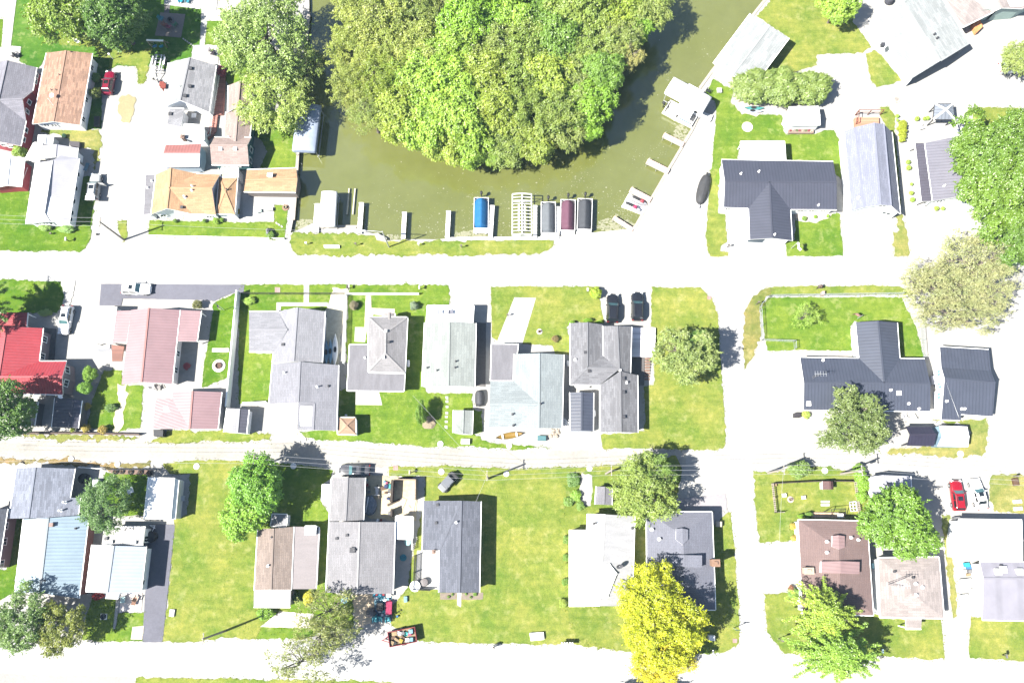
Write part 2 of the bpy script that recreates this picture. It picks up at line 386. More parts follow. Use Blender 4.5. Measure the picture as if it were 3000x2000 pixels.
seawall(BANK[30:36], 'seawall under the white boathouse at the upper right bank', .3)
# roads
sheet('road', '10', '-700,738 730,745 1140,750 2352,785 3600,790 4700,785 7056,785 7900,790 7900,1050 7056,1052 6700,1052 4700,1065 3200,1050 2352,1045 870,1030 0,1015 -700,1010', .008, ROAD, 'wide pale main road running across the whole picture', .05)
sheet('alley', '20', '-700,930 0,930 1300,905 2352,925 3400,960 4704,1000 5400,1000 6300,990 6300,1120 5900,1130 5480,1140 4704,1160 3500,1150 2352,1090 1400,1080 0,1065 -700,1060', .008, ALLEY, 'narrow pale gravel alley between the two lower rows of houses', .2)
sheet('side_road', '12', '1900,1040 2150,1040 2130,1568 2190,2500 2250,3136 2330,4400 2100,4420 2085,4100 1965,2500 1905,1400', .012, ROAD2, 'pale side road joining the main road to the lower road', .05)
sheet('street', '30', '-700,1205 900,1190 1700,1195 2352,1165 3600,1230 4700,1215 5700,1270 6600,1300 7060,1330 8200,1360 9500,1370 9500,1900 7000,1800 3660,1560 2352,1520 1250,1505 0,1480 -700,1470', .016, ROAD, 'pale lower street along the bottom of the picture', .05)
sheet('road_edge', '30', '-700,1480 0,1480 1050,1500 1250,1512 1100,1640 -700,1640', .020, ground_mat('grey_shoulder', ob(225, 222, 218), .1), 'grey stony shoulder below the lower street', .2)
for s_ in ('1100,2770 1150,2765 1135,2840 1085,2850', ):
    pass
# lawns
G1, G2, G3, G4, G5 = ob(128, 178, 50), ob(146, 190, 62), ob(172, 198, 82), ob(186, 200, 100), ob(112, 172, 56)
LW = [0]
def lawn(fr, s, col, label, amp=.12):
    LW[0] += 1
    return sheet('lawn', fr, s, .024 + (LW[0] % 9) * .004, GRASS, label, amp, 'structure', col, 'lawn')
lawn('00', '145,-150 1820,-150 1850,95 1840,415 1770,420 1760,530 1600,560 1540,600 1525,640 1375,585 1330,740 1280,770 1255,610 1080,600 1000,640 890,640 700,620 420,500 380,600 330,650 180,560 200,430 100,420 110,200', G5, 'deep green lawn at the top left under the big maple')
lawn('00', '545,290 900,330 1250,480 1390,440 1370,600 1330,740 1280,770 1250,600 1080,600 1000,640 920,540 880,420 560,420 530,360', G3, 'dry yellowish grass behind the brown roofed house', .3)
lawn('00', '850,520 1005,540 1000,640 940,760 930,1190 795,1190', G5, 'grass strip beside the brown roofed house and red car')
lawn('00', '-80,180 28,180 20,430 -80,430', G1, 'sliver of lawn at the far left edge above the red house')
lawn('00', '400,1190 790,1190 905,1190 925,1340 900,1500 860,1568 860,1400 700,1330 560,1230 400,1210', G4, 'thin dry weeds below the brown roofed house', .35)
lawn('00', '1900,195 2100,190 2460,100 2430,800 2420,1100 2300,1100 2050,700 1990,420 1880,415', G2, 'lawn under the tall willow beside the canal')
lawn('01', '-100,1100 300,1000 440,930 375,1410 362,1545 40,1545 105,1395 55,1290 -20,1250', G2, 'sunny lawn between the teal walled house and the canal')
lawn('10', '-50,185 280,185 235,490 690,510 700,60 830,50 880,265 850,430 835,600 800,680 730,742 0,735 -60,735', G1, 'green lawn around the long white house at the left edge', .18)
lawn('10', '1375,460 2000,460 2160,480 2360,475 2520,482 2530,640 2400,612 1365,600 1375,500', G2, 'narrow front lawn below the orange roofed house')
lawn('10', '1080,470 1165,455 1170,600 1140,660 1090,560', G3, 'tiny grass island around the leaning utility pole')
lawn('11', '170,312 300,318 262,625 -10,620 -10,470 165,470', G2, 'small lawn with a clay ring beside the canal wall')
lawn('10', '-50,1000 560,1020 600,1100 580,1250 520,1310 330,1310 -50,1300', G1, 'shady lawn above the red metal roofed house', .2)
lawn('10', '2165,1125 2185,1320 2105,1890 1860,1990 1880,1760 1960,1290 1950,1230 1990,1200', G1, 'green lawn with a fire pit ring inside the white fence')
lawn('11', '-135,1045 835,1045 825,1130 700,1135 660,1210 660,1280 600,1285 380,1260 200,1290 -60,1290 -60,1660 155,1665 125,2140 -165,2145 -150,1150', G2, 'L shaped lawn around the long grey shingled house')
lawn('11', '860,1045 1775,1050 1775,1237 1580,1240 1550,1400 1525,1985 1585,2045 1985,2045 1990,2195 2080,2200 2082,2390 1995,2420 2130,2500 2352,2510 2700,2540 2352,2560 2000,2525 1650,2538 1200,2508 900,2483 550,2483 430,2440 400,2392 740,2385 755,2020 840,2000 825,1568 850,1150', G2, 'long lawn around the grey hip roofed house, down to the alley', .2)
lawn('12', '-190,1065 800,1065 815,1260 850,1400 540,1395 505,1440 540,1568 535,1690 400,1690 370,1600 -80,1590 -190,1530', G3, 'sunny lawn with a fire ring beside the black cars')
lawn('12', '1280,1070 1730,1075 1840,1170 1890,1300 1905,1568 1965,2490 1940,2545 1850,2565 1500,2560 1080,2545 830,2548 815,2420 1160,2400 1215,2390 1215,1975 1300,1970 1310,1700 1320,1440 1280,1430', G3, 'wide corner lawn beside the side road', .15)
lawn('02', '1785,845 1850,725 1950,790 2035,830 2005,940 2110,1045 2480,1060 2495,1200 2520,1240 2790,1235 2870,1195 2955,1200 3015,1300 3020,1650 2950,1568 2952,1485 2440,1470 2440,1300 2100,1300 2070,1470 1925,1470 1900,1700 1790,1700 1830,1568 1850,1300 1875,1080 1865,950 1800,880', G2, 'green lawn with a stone ring behind the black roofed house')
lawn('12', '1815,-10 1890,-10 1855,80 1900,160 1895,390 1955,400 1975,650 1915,690 1915,740 1985,750 1985,790 1815,790 1785,650 1775,450 1800,250', G3, 'grass strip left of the black roofed house')
lawn('13', '250,455 320,470 440,480 580,400 655,390 690,785 170,785 165,650 250,640', G2, 'square front lawn right of the black roofed house')
lawn('13', '1185,400 1235,400 1280,590 1290,780 1170,785 1150,580 1195,570', G4, 'thin grass strip below the gambrel roofed barn', .25)
lawn('03', '1030,985 1100,985 1160,1050 1170,1300 1200,1568 1220,1900 1190,1900 1140,1250 1060,1115 1030,1070', G3, 'grass strip between the gambrel barn and the clipped hedge')
lawn('03', '-10,60 60,-60 720,-60 780,200 945,435 870,485 445,505 450,600 -140,800 190,350 -110,150', G3, 'sunny lawn between the white boathouse and the white roofed house', .15)
lawn('03', '895,500 970,465 1025,490 1230,740 1130,780 1000,800 945,740', G3, 'triangular lawn patch on the white drive')
lawn('03', '1400,-40 1600,-40 1655,120 1545,40 1480,75', G3, 'small green wedge at the top right corner')
lawn('03', '1880,990 2300,990 2310,1040 2500,1040 2500,1500 1940,1300 1880,1100', G3, 'lawn under the big maple at the right edge')
lawn('13', '-40,1085 60,1062 1180,1055 1330,1110 1340,1140 0,1145 -60,1170', G3, 'roadside grass strip outside the chain link fence')
lawn('13', '-70,1280 0,1165 1225,1160 1345,1400 1395,1568 1425,1715 1215,1725 1190,1395 800,1385 760,1430 770,1655 -5,1650 -20,1560', G2, 'fenced back lawn above the dark blue metal roofed house')
lawn('12', '2128,1830 2130,1400 2145,1260 2200,1160 2340,1075 2400,1085 2330,1180 2290,1290 2290,1568 2215,1680', ob(178, 186, 95), 'dry brownish verge on the corner of the side road', .3)
lawn('23', '1500,720 1560,735 1700,735 2000,700 2015,800 2010,950 1990,1040 1700,1050 1100,1030 1130,985 1400,970 1540,950 1850,870 1840,770', G4, 'pale grass around the white tent shelter', .3)
lawn('20', '960,265 1120,265 1115,390 1190,400 1320,405 1290,790 1180,800 1090,830 840,790 805,780 840,560 900,400', G2, 'green lawn left of the pink roofed garage')
lawn('20', '180,850 600,855 1100,860 1290,880 1200,905 900,900 600,905 280,900', G4, 'weeds along the wall beside the alley', .35)
lawn('20', '1350,925 1500,870 1540,830 2050,815 2460,840 2500,912 1900,918 1450,930', G3, 'weedy grass strip below the pink roofed garage', .3)
lawn('20', '-100,1075 650,1085 1000,1130 1400,1100 1390,1160 900,1150 300,1110 -100,1110', ob(190, 180, 110), 'dry brown weeds at the left end of the alley', .35)
lawn('30', '1500,-440 1700,-475 2060,-480 2352,-460 2352,860 2660,900 2400,1050 2352,1165 2070,1150 1900,1180 1700,1190 1500,1185 1610,110 1600,70 1720,20 1755,-350 1560,-350', G3, 'long open lawn beside the grey asphalt driveway', .15)
lawn('31', '-30,-460 330,-445 560,-410 700,-385 690,-320 605,-250 600,-100 680,10 670,100 640,740 560,900 200,1100 -50,1100 -300,800', G2, 'shaded lawn between the long grey house and the brown house', .2)
lawn('31', '-100,900 200,910 40,1050 500,1060 560,700 640,680 720,745 900,800 880,1050 600,1100 480,1165 -100,1160', G2, 'grass in front of the brown roofed low house', .25)
lawn('30', '850,780 1065,800 1040,1070 1060,1070 1090,925 1330,920 1320,1180 900,1185 750,1170 800,950', G2, 'small front lawn with a round lid beside the asphalt driveway')
lawn('20', '970,1205 1400,1220 1360,1245 1340,1600 950,1600 930,1300', G1, 'shady back lawn beside the white garage')
lawn('30', '-60,540 60,530 120,60 210,60 135,740 0,800 -60,800', G1, 'dark grass between the slate roof and the pale blue roof')
lawn('32', '-1130,-415 -600,-425 0,-400 820,-425 1100,-440 1500,-520 1560,-400 1500,-30 1840,-10 2010,0 2090,900 2085,1200 1950,1290 1640,1300 960,1265 600,1215 0,1205 -500,1195 -850,1180 -1100,1040 -1090,860 -960,690 -900,330 -800,-100 -800,-330 -1130,-330', G3, 'very large mown lot between the dark shingled house and the side road', .15)
lawn('32', '480,-240 700,-390 900,-420 1150,-300 1120,-30 700,-20 690,160 535,160 525,870 900,880 980,1240 640,1190 470,900 520,500', ob(156, 188, 74), 'weedy overgrown grass around the white roofed house', .7)
lawn('23', '-135,1190 0,1215 250,1140 540,1150 880,1200 945,1235 965,1450 1080,1568 900,1640 280,1640 260,1830 0,1840 -80,1850 -110,1568', G3, 'fenced lawn above the mauve hip roofed house', .2)
lawn('33', '-40,745 180,745 280,700 320,950 970,950 1010,700 1060,970 1270,975 1415,980 1580,980 1620,1330 1500,1350 1150,1330 700,1300 150,1300 0,1100', G3, 'front lawn under the spiky bright green tree', .15)
lawn('33', '1590,20 1660,20 1720,700 1735,960 1700,970 1640,480', G4, 'thin grass strip between two gravel tracks', .2)
lawn('33', '1865,960 2600,1000 2600,1375 1850,1340 1840,1200', G3, 'mown front lawn at the bottom right corner')
lawn('23', '2040,1240 2200,1220 2600,1230 2600,1570 2070,1570 2030,1400', G4, 'patchy lawn at the right edge beside the white car', .25)
lawn('30', '1250,1516 1700,1520 2352,1530 3600,1555 3700,1700 1200,1800', G3, 'grass verge along the bottom edge of the picture', .2)
lawn('11', '318,600 345,570 600,575 940,575 1010,590 1120,600 1200,655 1340,645 1740,642 2160,640 2352,638 2732,640 2722,700 2602,762 2352,775 1700,772 1000,780 480,780 360,750 316,680', G3, 'patchy bank grass between the canal and the main road', .3)
# drives, pads and paths
PN = [0]
def pad(name, fr, s, mat, label, amp=.02, cat='paving'):
    PN[0] += 1
    return sheet(name, fr, s, .068 + (PN[0] % 7) * .004, mat, label, amp, 'structure', None, cat)
pad('driveway', '10', '930,1040 2250,1048 2235,1130 2180,1112 2050,1160 1970,1200 1870,1190 1130,1175 1115,1240 915,1240', ASPH, 'grey asphalt driveway with a white car, above the pink roof')
pad('driveway', '30', '1370,108 1610,110 1495,1192 1310,1192', ASPH, 'long grey asphalt driveway beside the pale blue roof')
pad('driveway', '11', '1995,1395 2115,1400 2108,1985 2012,1975', GREYC, 'grey concrete strip between two pale roofed houses')
pad('driveway', '22', '1510,1440 1960,1400 1985,1568 1840,1700 1510,1560', ground_mat('lavender_asphalt', ob(225, 220, 225), .08), 'pale grey parking apron above the slate hip roof', .1)
pad('patio', '00', '1475,118 1705,135 1665,350 1425,330', ground_mat('grey_patio', ob(196, 186, 178), .1), 'square grey patio with coloured chairs around a fire pit', .02)
pad('patio', '00', '1520,-60 2000,-60 1990,95 1800,85 1510,45', CONC, 'white patio at the top edge with blue chairs')
pad('path', '00', '1515,45 1565,45 1555,125 1508,120', GREYC, 'short path from the top patio to the grey patio')
pad('path', '00', '1855,85 2100,150 2090,195 1905,195 1880,420 1835,420', CONC, 'pale garden path between the two upper left lawns')
pad('patio', '00', '1775,420 2010,420 2005,590 1760,540', CONC, 'white back patio behind the light grey house')
pad('path', '00', '75,-60 160,-60 100,430 15,430 35,200', CONC, 'pale path at the far left of the top lawn')
pad('patio', '00', '20,430 195,430 180,560 0,560', CONC, 'white patio above the red walled house')
pad('path', '11', '440,1048 490,1048 486,1212 660,1210 660,1246 232,1244 225,1300 188,1300 190,1210 440,1212', CONC, 'pale T shaped front path of the long grey house')
pad('path', '11', '1008,1150 1055,1150 1062,1262 1275,1270 1275,1350 1080,1322 1030,1440 998,1440', ground_mat('tan_paving', (.33, .27, .23), .12), 'tan front path of the hip roofed grey house')
pad('patio', '11', '910,1435 1022,1440 1002,1575 905,1570', CONC, 'white pad left of the grey hip roof')
pad('yard', '11', '700,1075 835,1080 835,1150 740,1900 660,1900 640,1290', ground_mat('sandy_yard', (.34, .32, .25), .25), 'sandy side yard with boards between house and fence', .2)
pad('slab', '12', '22,1165 220,1170 92,1600 -150,1600', CONC, 'slanting white concrete slab on the lawn')
pad('path', '20', '1080,390 1160,395 1165,540 1140,650 1150,760 1080,840 1040,820 1060,650 1110,600 1075,480', ground_mat('stone_chips', (.3, .28, .2), .35), 'line of pale stones across the green lawn', .25)
pad('gravel_bed', '22', '640,1210 735,1230 740,1350 722,1510 620,1500 622,1320', GRAVEL, 'white gravel strip left of the small grey shed', .12)
pad('slab', '31', '220,910 530,930 510,1062 40,1050', ground_mat('pink_concrete', (.36, .33, .31), .1), 'pinkish slab below the brown roofed low house', .04)
pad('yard', '21', '1010,1225 1480,1262 1475,1640 1120,1640 990,1600', DIRT, 'littered sandy yard inside the board fence', .15)
pad('patio', '31', '1480,350 1690,340 1680,705 1455,712', CONC, 'white patio in the notch of the dark shingled house')
pad('bed', '31', '1690,740 1845,738 1845,800 1690,800', ground_mat('mulch', (.12, .10, .08), .25), 'mulch bed left of the front path of the dark house', .05)
pad('bed', '31', '1888,738 2090,736 2085,800 1888,800', ground_mat('mulch', (.12, .10, .08), .25), 'mulch bed right of the front path of the dark house', .05)
pad('path', '31', '1845,738 1888,738 1882,870 1848,850', CONC, 'short white front path of the dark shingled house')
pad('path', '30', '1068,810 1105,810 1062,1070 1040,1070', CONC, 'narrow front path to the pale blue porch')
pad('patio', '30', '1110,745 1310,740 1300,908 1100,915', ground_mat('pink_patio', (.40, .36, .34), .1), 'pale front patio with a cart beside the asphalt driveway', .03)
pad('bed', '30', '1220,1050 1320,1040 1310,1170 1200,1165', ground_mat('stone_bed', (.28, .24, .21), .3), 'stony bed at the end of the small front lawn', .15)
pad('patio', '21', '915,460 1130,460 1160,585 915,582', CONC, 'white concrete patio behind the dark flat roof')
pad('bed', '13', '240,395 590,395 560,440 430,470 330,460 250,440', ground_mat('stone_bed', (.28, .24, .21), .3), 'stone planting bed in front of the black roofed house', .06)
pad('bed', '03', '-320,900 -230,860 -60,1040 -110,1075 -280,1020', ground_mat('stone_bed', (.28, .24, .21), .3), 'stone edged bed beside the big clipped shrub', .1)
pad('bed', '23', '250,85 770,85 770,145 250,145', ground_mat('stone_bed2', (.36, .32, .27), .25), 'pebble bed behind the dark blue metal roof', .1)
pad('patio', '11', '-120,210 360,210 350,300 165,310 165,470 -120,470', CONC, 'white canal side patio with garden furniture')
pad('bed', '10', '560,1000 700,1000 640,1250 600,1300 540,1300 600,1150', GRAVEL, 'white gravel parking strip beside the white car', .15)
pad('path', 'C', '478,300 620,310 600,660 500,660', GREYC, 'grey slab walk along the wall of the red roofed house')
pad('sand_patch', '00', '1100,900 1180,870 1250,890 1240,1010 1190,1130 1130,1130 1090,1020', ground_mat('ochre_sand', ob(228, 216, 168), .14), 'ochre patch of sand on the white gravel drive', .25)
pad('path', 'B', '860,170 900,170 850,640 740,640 780,420', GRAVEL, 'white walk along the pinkish brown roof')
pad('bank_sand', '11', '1080,575 1120,575 1200,620 1195,660 1110,640', GRAVEL, 'white sandy bank beside the leaning light pole', .1)
pad('ramp', '12', '780,590 1110,560 1425,20 1820,60 1790,430 1770,700 1000,760 380,740 430,635', CONC, 'white launching ramp beside the jet skis', .1)
pad('patio', '31', '880,760 1100,750 1060,1010 930,1060', ground_mat('tan_boards', (.33, .27, .2), .15), 'tan worn patio beside the colourful sale tables', .05)
# floating scum on the water: nobody could count it
def flakes():
    mb = MB(); rr = random.Random(5)
    for fr, x0, y0, x1, y1, n in (('12', 0, 20, 780, 560, 260), ('12', 780, 150, 1300, 420, 120), ('11', 1000, 330, 2352, 620, 260), ('11', 1900, 120, 2352, 620, 200),
                                  ('11', 1000, 0, 2352, 330, 90), ('02', 1350, 900, 1700, 1560, 200), ('02', 0, 1350, 1300, 1568, 120), ('02', 1300, 200, 2000, 900, 90), ('12', 900, 330, 1150, 560, 260)):
        cx = [(rr.uniform(x0, x1), y1 - (y1 - y0) * rr.random() ** 1.6) for _ in range(9)]
        for i in range(n):
            if rr.random() < .6: c = rr.choice(cx); x, y = rr.gauss(c[0], 60), rr.gauss(c[1], 40)
            else: x, y = rr.uniform(x0, x1), rr.uniform(y0, y1)
            p = W(fr, x, y, -.54); a = rr.uniform(.025, .075) * (2 if rr.random() < .08 else 1); ph = rr.random() * 6
            mb.face([p + Vector((cos(ph + k * 1.25) * a * rr.uniform(.6, 1.5), sin(ph + k * 1.25) * a * rr.uniform(.6, 1.2), rr.uniform(0, .006))) for k in range(5)])
    for c, rx, ry, n in ((W('11', 430, 480), 2.2, .8, 180), (W('12', 950, 490), 3.2, 1.2, 300), (W('11', 1990, 580), 3.0, .7, 220), (W('02', 1560, 1230), 1.2, 2.0, 160), (W('11', 1250, 600), 1.2, .5, 60)):
        for i in range(n):
            th, r_ = rr.random() * 6.28, sqrt(rr.random()); p = Vector((c.x + cos(th) * r_ * rx, c.y + sin(th) * r_ * ry, -.535)); a = rr.uniform(.08, .24); ph = rr.random() * 6
            mb.face([p + Vector((cos(ph + k * 1.25) * a, sin(ph + k * 1.25) * a * .8, rr.uniform(0, .006))) for k in range(5)])
    o = mb.build('pond_scum', plain('dried_scum', (.24, .24, .16), .9)); tag(o, 'pale floating scum and petals on the canal water', 'scum', None, 'stuff')
flakes()
# tufts that fray the lawn edges: nobody could count them
def tufts():
    rr = random.Random(21); groups = {}
    for poly, col in EDGES:
        mb = groups.setdefault(col, MB()); n = len(poly)
        for i in range(n):
            a, b = poly[i], poly[(i + 1) % n]; d = b - a
            for _ in range(max(1, int(d.length * 5))):
                q = a + d * rr.random() + Vector((rr.gauss(0, .16), rr.gauss(0, .16), .0)); ln = rr.uniform(.06, .2); th = rr.random() * 6.28; u = Vector((cos(th), sin(th), 0)); v = Vector((-u.y, u.x, 0))
                q.z = .06; mb.face([q - v * .05, q + v * .05, q + v * .02 + u * ln + Vector((0, 0, .08)), q - v * .02 + u * ln * .9 + Vector((0, 0, .08))])
    for col, mb in groups.items():
        o = mb.build('grass_tufts', GRASS); o.color = (*col, 1); tag(o, 'loose grass tufts fraying the edges of the lawns', 'grass', None, 'stuff')
tufts()
# ================================================================ BUILDINGS
def newell(ps):
    n = Vector()
    for i in range(len(ps)):
        a, b = ps[i], ps[(i + 1) % len(ps)]
        n += Vector(((a.y - b.y) * (a.z + b.z), (a.z - b.z) * (a.x + b.x), (a.x - b.x) * (a.y + b.y)))
    n.normalize()
    if n.z < 0: n = -n
    return n, sum(ps, Vector()) / len(ps)
def inpoly(x, y, ps):
    c = False; j = len(ps) - 1
    for i in range(len(ps)):
        if (ps[i].y > y) != (ps[j].y > y) and x < (ps[j].x - ps[i].x) * (y - ps[i].y) / (ps[j].y - ps[i].y) + ps[i].x: c = not c
        j = i
    return c
def clip(poly, a, d, keepn):                        # keep the side keepn of the line through a along d
    out = []
    for i in range(len(poly)):
        p, q = poly[i], poly[(i + 1) % len(poly)]; sp = (p - a).dot(keepn); sq = (q - a).dot(keepn)
        if sp >= 0: out.append(p)
        if (sp >= 0) != (sq >= 0): out.append(p + (q - p) * (sp / (sp - sq)))
    return out
TRIM = plain('white_trim', (.72, .72, .70), .5, .05)
DTRIM = plain('dark_trim', (.03, .03, .035), .5, .1)
GLASS = glass(); FRAME = plain('window_frame', (.75, .75, .74), .5, .04)
VENTM = plain('vent_black', (.035, .035, .04), .6, .2); PIPEM = plain('vent_white', (.7, .7, .7), .5, .08); STEEL = plain('galvanised', (.42, .43, .44), .4, .1, 3, .5)
class House:
    def __init__(s, fr, name, label, cat, spec, faces, roof, wall, t=.16, ov=.35, trim=TRIM, walls=True, ridge=None, gutter=True, group=None, posts=False, rise=.62):
        s.fr = fr; P = {}; raw = [(q.split(':')[0], [float(i) for i in q.split(':')[1].split(',')]) for q in spec.split()]; lo = min(n[2] for _, n in raw)
        for k_, n in raw: P[k_] = W(fr, n[0], n[1], lo + (n[2] - lo) * rise)
        roofs = roof if isinstance(roof, (list, tuple)) else [roof]
        s.faces = []
        for q in faces.split():
            mi = 0
            if ':' in q: q, mi = q.split(':'); mi = int(mi)
            s.faces.append(([P[c] for c in q], q, mi))
        allp = [p for f in s.faces for p in f[0]]; cx = sum((p.x for p in allp)) / len(allp); cy = sum((p.y for p in allp)) / len(allp)
        s.root = thing(name, label, cat, (cx, cy, 0), 0, group); o = s.root.location
        use = {}
        for _, q, _m in s.faces:
            for i in range(len(q)): e = frozenset((q[i], q[(i + 1) % len(q)])); use[e] = use.get(e, 0) + 1
        rb = MB(o); wb = MB(o); gbs = []; kbs = []; s.planes = []; s.walls = []
        for ps, q, mi in s.faces:
            if (ps[1] - ps[0]).cross(ps[2] - ps[1]).z < 0: ps = ps[::-1]; q = q[::-1]
            n, c = newell(ps); s.planes.append((n, c, ps))
            ev = Vector((-n.y, n.x, 0)); ev = Vector((1, 0, 0)) if ev.length < .02 else ev.normalized(); sl = n.cross(ev)
            uv = [((p - o).dot(ev), (p - o).dot(sl)) for p in ps]
            rb.face(ps, mi, uv)
            rb.face([p - Vector((0, 0, t)) for p in ps][::-1], len(roofs))
            poly = ps; N = len(ps)
            for i in range(N):
                a, b = ps[i], ps[(i + 1) % N]
                if use[frozenset((q[i], q[(i + 1) % N]))] == 1:
                    rb.face([a - Vector((0, 0, t)), b - Vector((0, 0, t)), b, a], len(roofs))
                    if gutter and abs(a.z - b.z) < .12:
                        d = (b - a); out = Vector((d.y, -d.x, 0)).normalized() * .05; dz = Vector((0, 0, -.07))
                        gb = MB(o); gb.beam(a + out + dz, b + out + dz, .11, .1); gbs.append(gb)
                    d = (b - a); d.z = 0; d.normalize(); inn = Vector((-d.y, d.x, 0)); aa = a + inn * ov
                    poly = clip(poly, aa, d, inn) if len(poly) > 2 else poly
                elif frozenset((q[i], q[(i + 1) % N])) in use:
                    m_ = (a + b) / 2; e = frozenset((q[i], q[(i + 1) % N]))
                    other = [f for f in s.faces if f[1] != q and f[1] != q[::-1] and e <= set(f[1])]
                    if use[e] == 2 and ridge is not False and other:
                        oc = sum(other[0][0], Vector()) / len(other[0][0])
                        if n.dot(oc - a) < -.02:           # convex: a ridge or hip
                            up = Vector((0, 0, .035)); kb = MB(o); kb.beam(a + up, b + up, .26, .05); kbs.append(kb)
                        use[e] = 3
            if walls and len(poly) > 2:
                def zp(p): return c.z - ((p.x - c.x) * n.x + (p.y - c.y) * n.y) / n.z - t * .6
                for i in range(len(poly)):
                    a, b = poly[i], poly[(i + 1) % len(poly)]
                    if (b - a).length < .05: continue
                    onout = False
                    for j in range(N):
                        if use[frozenset((q[j], q[(j + 1) % N]))] != 1: continue
                        A, B = ps[j], ps[(j + 1) % N]; d = (B - A); d.z = 0; d.normalize(); inn = Vector((-d.y, d.x, 0))
                        if abs((a - A).dot(inn) - ov) < .02 and abs((b - A).dot(inn) - ov) < .02: onout = True
                    if onout:
                        wb.face([(a.x, a.y, -.05), (b.x, b.y, -.05), (b.x, b.y, zp(b)), (a.x, a.y, zp(a))])
                        d = (b - a); d.z = 0; s.walls.append((Vector((a.x, a.y, 0)), d.normalized(), d.length, min(zp(a), zp(b))))
        s.roof = rb.build('roof', roofs + [trim], s.root)
        for kb in kbs: kb.build('ridge_cap', RC.get((ridge or roofs[0]).name, ridge or roofs[0]), s.roof)
        for gb in gbs: gb.build('gutter', trim, s.root)
        if wb.v: s.wall = wb.build('wall', wall, s.root)
        if posts:
            done = []
            for ps, q, mi in s.faces:
                for p in ps:
                    if use and p.z < 2.9 and all((p - d).length > .3 for d in done):
                        done.append(p); d = Vector((cx, cy, 0)) - Vector((p.x, p.y, 0)); p2 = p + d.normalized() * .25
                        pb = MB(o); pb.beam((p2.x, p2.y, 0), (p2.x, p2.y, p.z - .1), .14, .14); pb.build('post', posts if not isinstance(posts, bool) else trim, s.root)
    def hit(s, fr, x, y):
        d = ray(*PX(fr, x, y)); best = None
        for n, c, ps in s.planes:
            den = n.dot(d)
            if abs(den) < 1e-6: continue
            t = n.dot(c - Vector((0, 0, H))) / den; p = Vector((0, 0, H)) + d * t
            if inpoly(p.x, p.y, ps) and (best is None or p.z > best[0].z): best = (p, n)
        if best is None:
            n, c, ps = s.planes[0]; return W(fr, x, y, c.z), Vector((0, 0, 1))
        return best
    def vent(s, q, size=.42, h=.22, mat=None, name='roof_vent'):
        for e in q.split():
            fr = s.fr
            if '@' in e: fr, e = e.split('@')
            x, y = map(float, e.split(',')); p, n = s.hit(fr, x, y); mb = MB(s.root.location)
            mb.box(p + Vector((0, 0, h / 2 - .05)), (size, size, h + .1), R.uniform(-.1, .1), 0, .85); mb.box(p + Vector((0, 0, h)), (size * 1.1, size * 1.1, .04))
            mb.build(name, mat or VENTM, s.roof)
        return s
    def pipe(s, q, r=.09, h=.45, mat=None):
        for e in q.split():
            fr = s.fr
            if '@' in e: fr, e = e.split('@')
            x, y = map(float, e.split(',')); p, n = s.hit(fr, x, y); mb = MB(s.root.location)
            mb.lathe(p - Vector((0, 0, .1)), [(r * 1.9, 0), (r * 1.7, .14), (r, .17), (r, h + .1), (r * 1.25, h + .1), (r * 1.25, h + .16), (r * .5, h + .2)], 8); mb.build('vent_pipe', mat or PIPEM, s.roof)
        return s
    def chimney(s, q, wx=.7, wy=.7, h=1.1, mat=None, rz=0.0):
        x, y = map(float, q.split(',')); p, n = s.hit(s.fr, x, y); mb = MB(s.root.location)
        mb.box(p + Vector((0, 0, h / 2 - .4)), (wx, wy, h + .8), rz); mb.box(p + Vector((0, 0, h + .04)), (wx + .14, wy + .14, .1), rz)
        mb.box(p + Vector((0, 0, h + .16)), (wx * .45, wy * .45, .2), rz); mb.build('chimney', mat or plain('chimney_brick', (.3, .2, .16), .85, .25, 6), s.roof); return s
    def win(s, q, w_=1.0, h_=1.1, frame=None, mat=None, name='window', sill=True):
        for e in q.split():
            fr = s.fr
            if '@' in e: fr, e = e.split('@')
            x, y = map(float, e.split(',')); d = ray(*PX(fr, x, y)); o = Vector((0, 0, H)); best = None
            for a, dv, L, zt in s.walls:
                nn = Vector((dv.y, -dv.x, 0)); den = nn.dot(d)
                if den > -1e-4: continue                 # wall faces away from the camera
                t = nn.dot(a - o) / den; p = o + d * t; u = (p - a).dot(dv)
                if p.z < .0 or p.z > zt + 2.2: sc_ = 5 + abs(p.z)
                else: sc_ = 0
                sc_ += max(0, -u) + max(0, u - L)
                if sc_ < 2.0 and (best is None or sc_ < best[0]): best = (sc_, a, dv, nn, min(max(u, w_ / 2 + .1), max(L - w_ / 2 - .1, .2)), min(max(p.z, h_ / 2 + .3), zt - h_ / 2 - .05), L)
            if best is None: print('no wall for window', s.root.name, e); continue
            _, a, dv, nn, u, z, L = best; c = a + dv * u + Vector((0, 0, z)); rz = atan2(dv.y, dv.x); ww = min(w_, L - .2)
            fb = MB(s.root.location); pb = MB(s.root.location)
            for dx, dz, sx, sz in ((-ww / 2, 0, .1, h_ + .1), (ww / 2, 0, .1, h_ + .1), (0, h_ / 2, ww, .1), (0, -h_ / 2, ww + .16, .1)) + (((0, 0, .05, h_),) if name == 'window' and ww > .8 else ()):
                fb.box(c + nn * .03 + dv * dx + Vector((0, 0, dz)), (sx, .09, sz), rz)
            pb.box(c + nn * .012, (ww, .03, h_), rz)
            f = fb.build(name, frame or FRAME, s.root); pb.build('pane' if name == 'window' else 'panel', mat or GLASS, f)
        return s
SH_GREY = shingle(ob(196, 196, 202)); SH_MID = shingle(ob(168, 168, 174)); SH_SLATE = shingle(ob(128, 132, 150), .28); SH_DARK = shingle(ob(112, 116, 128), .3)
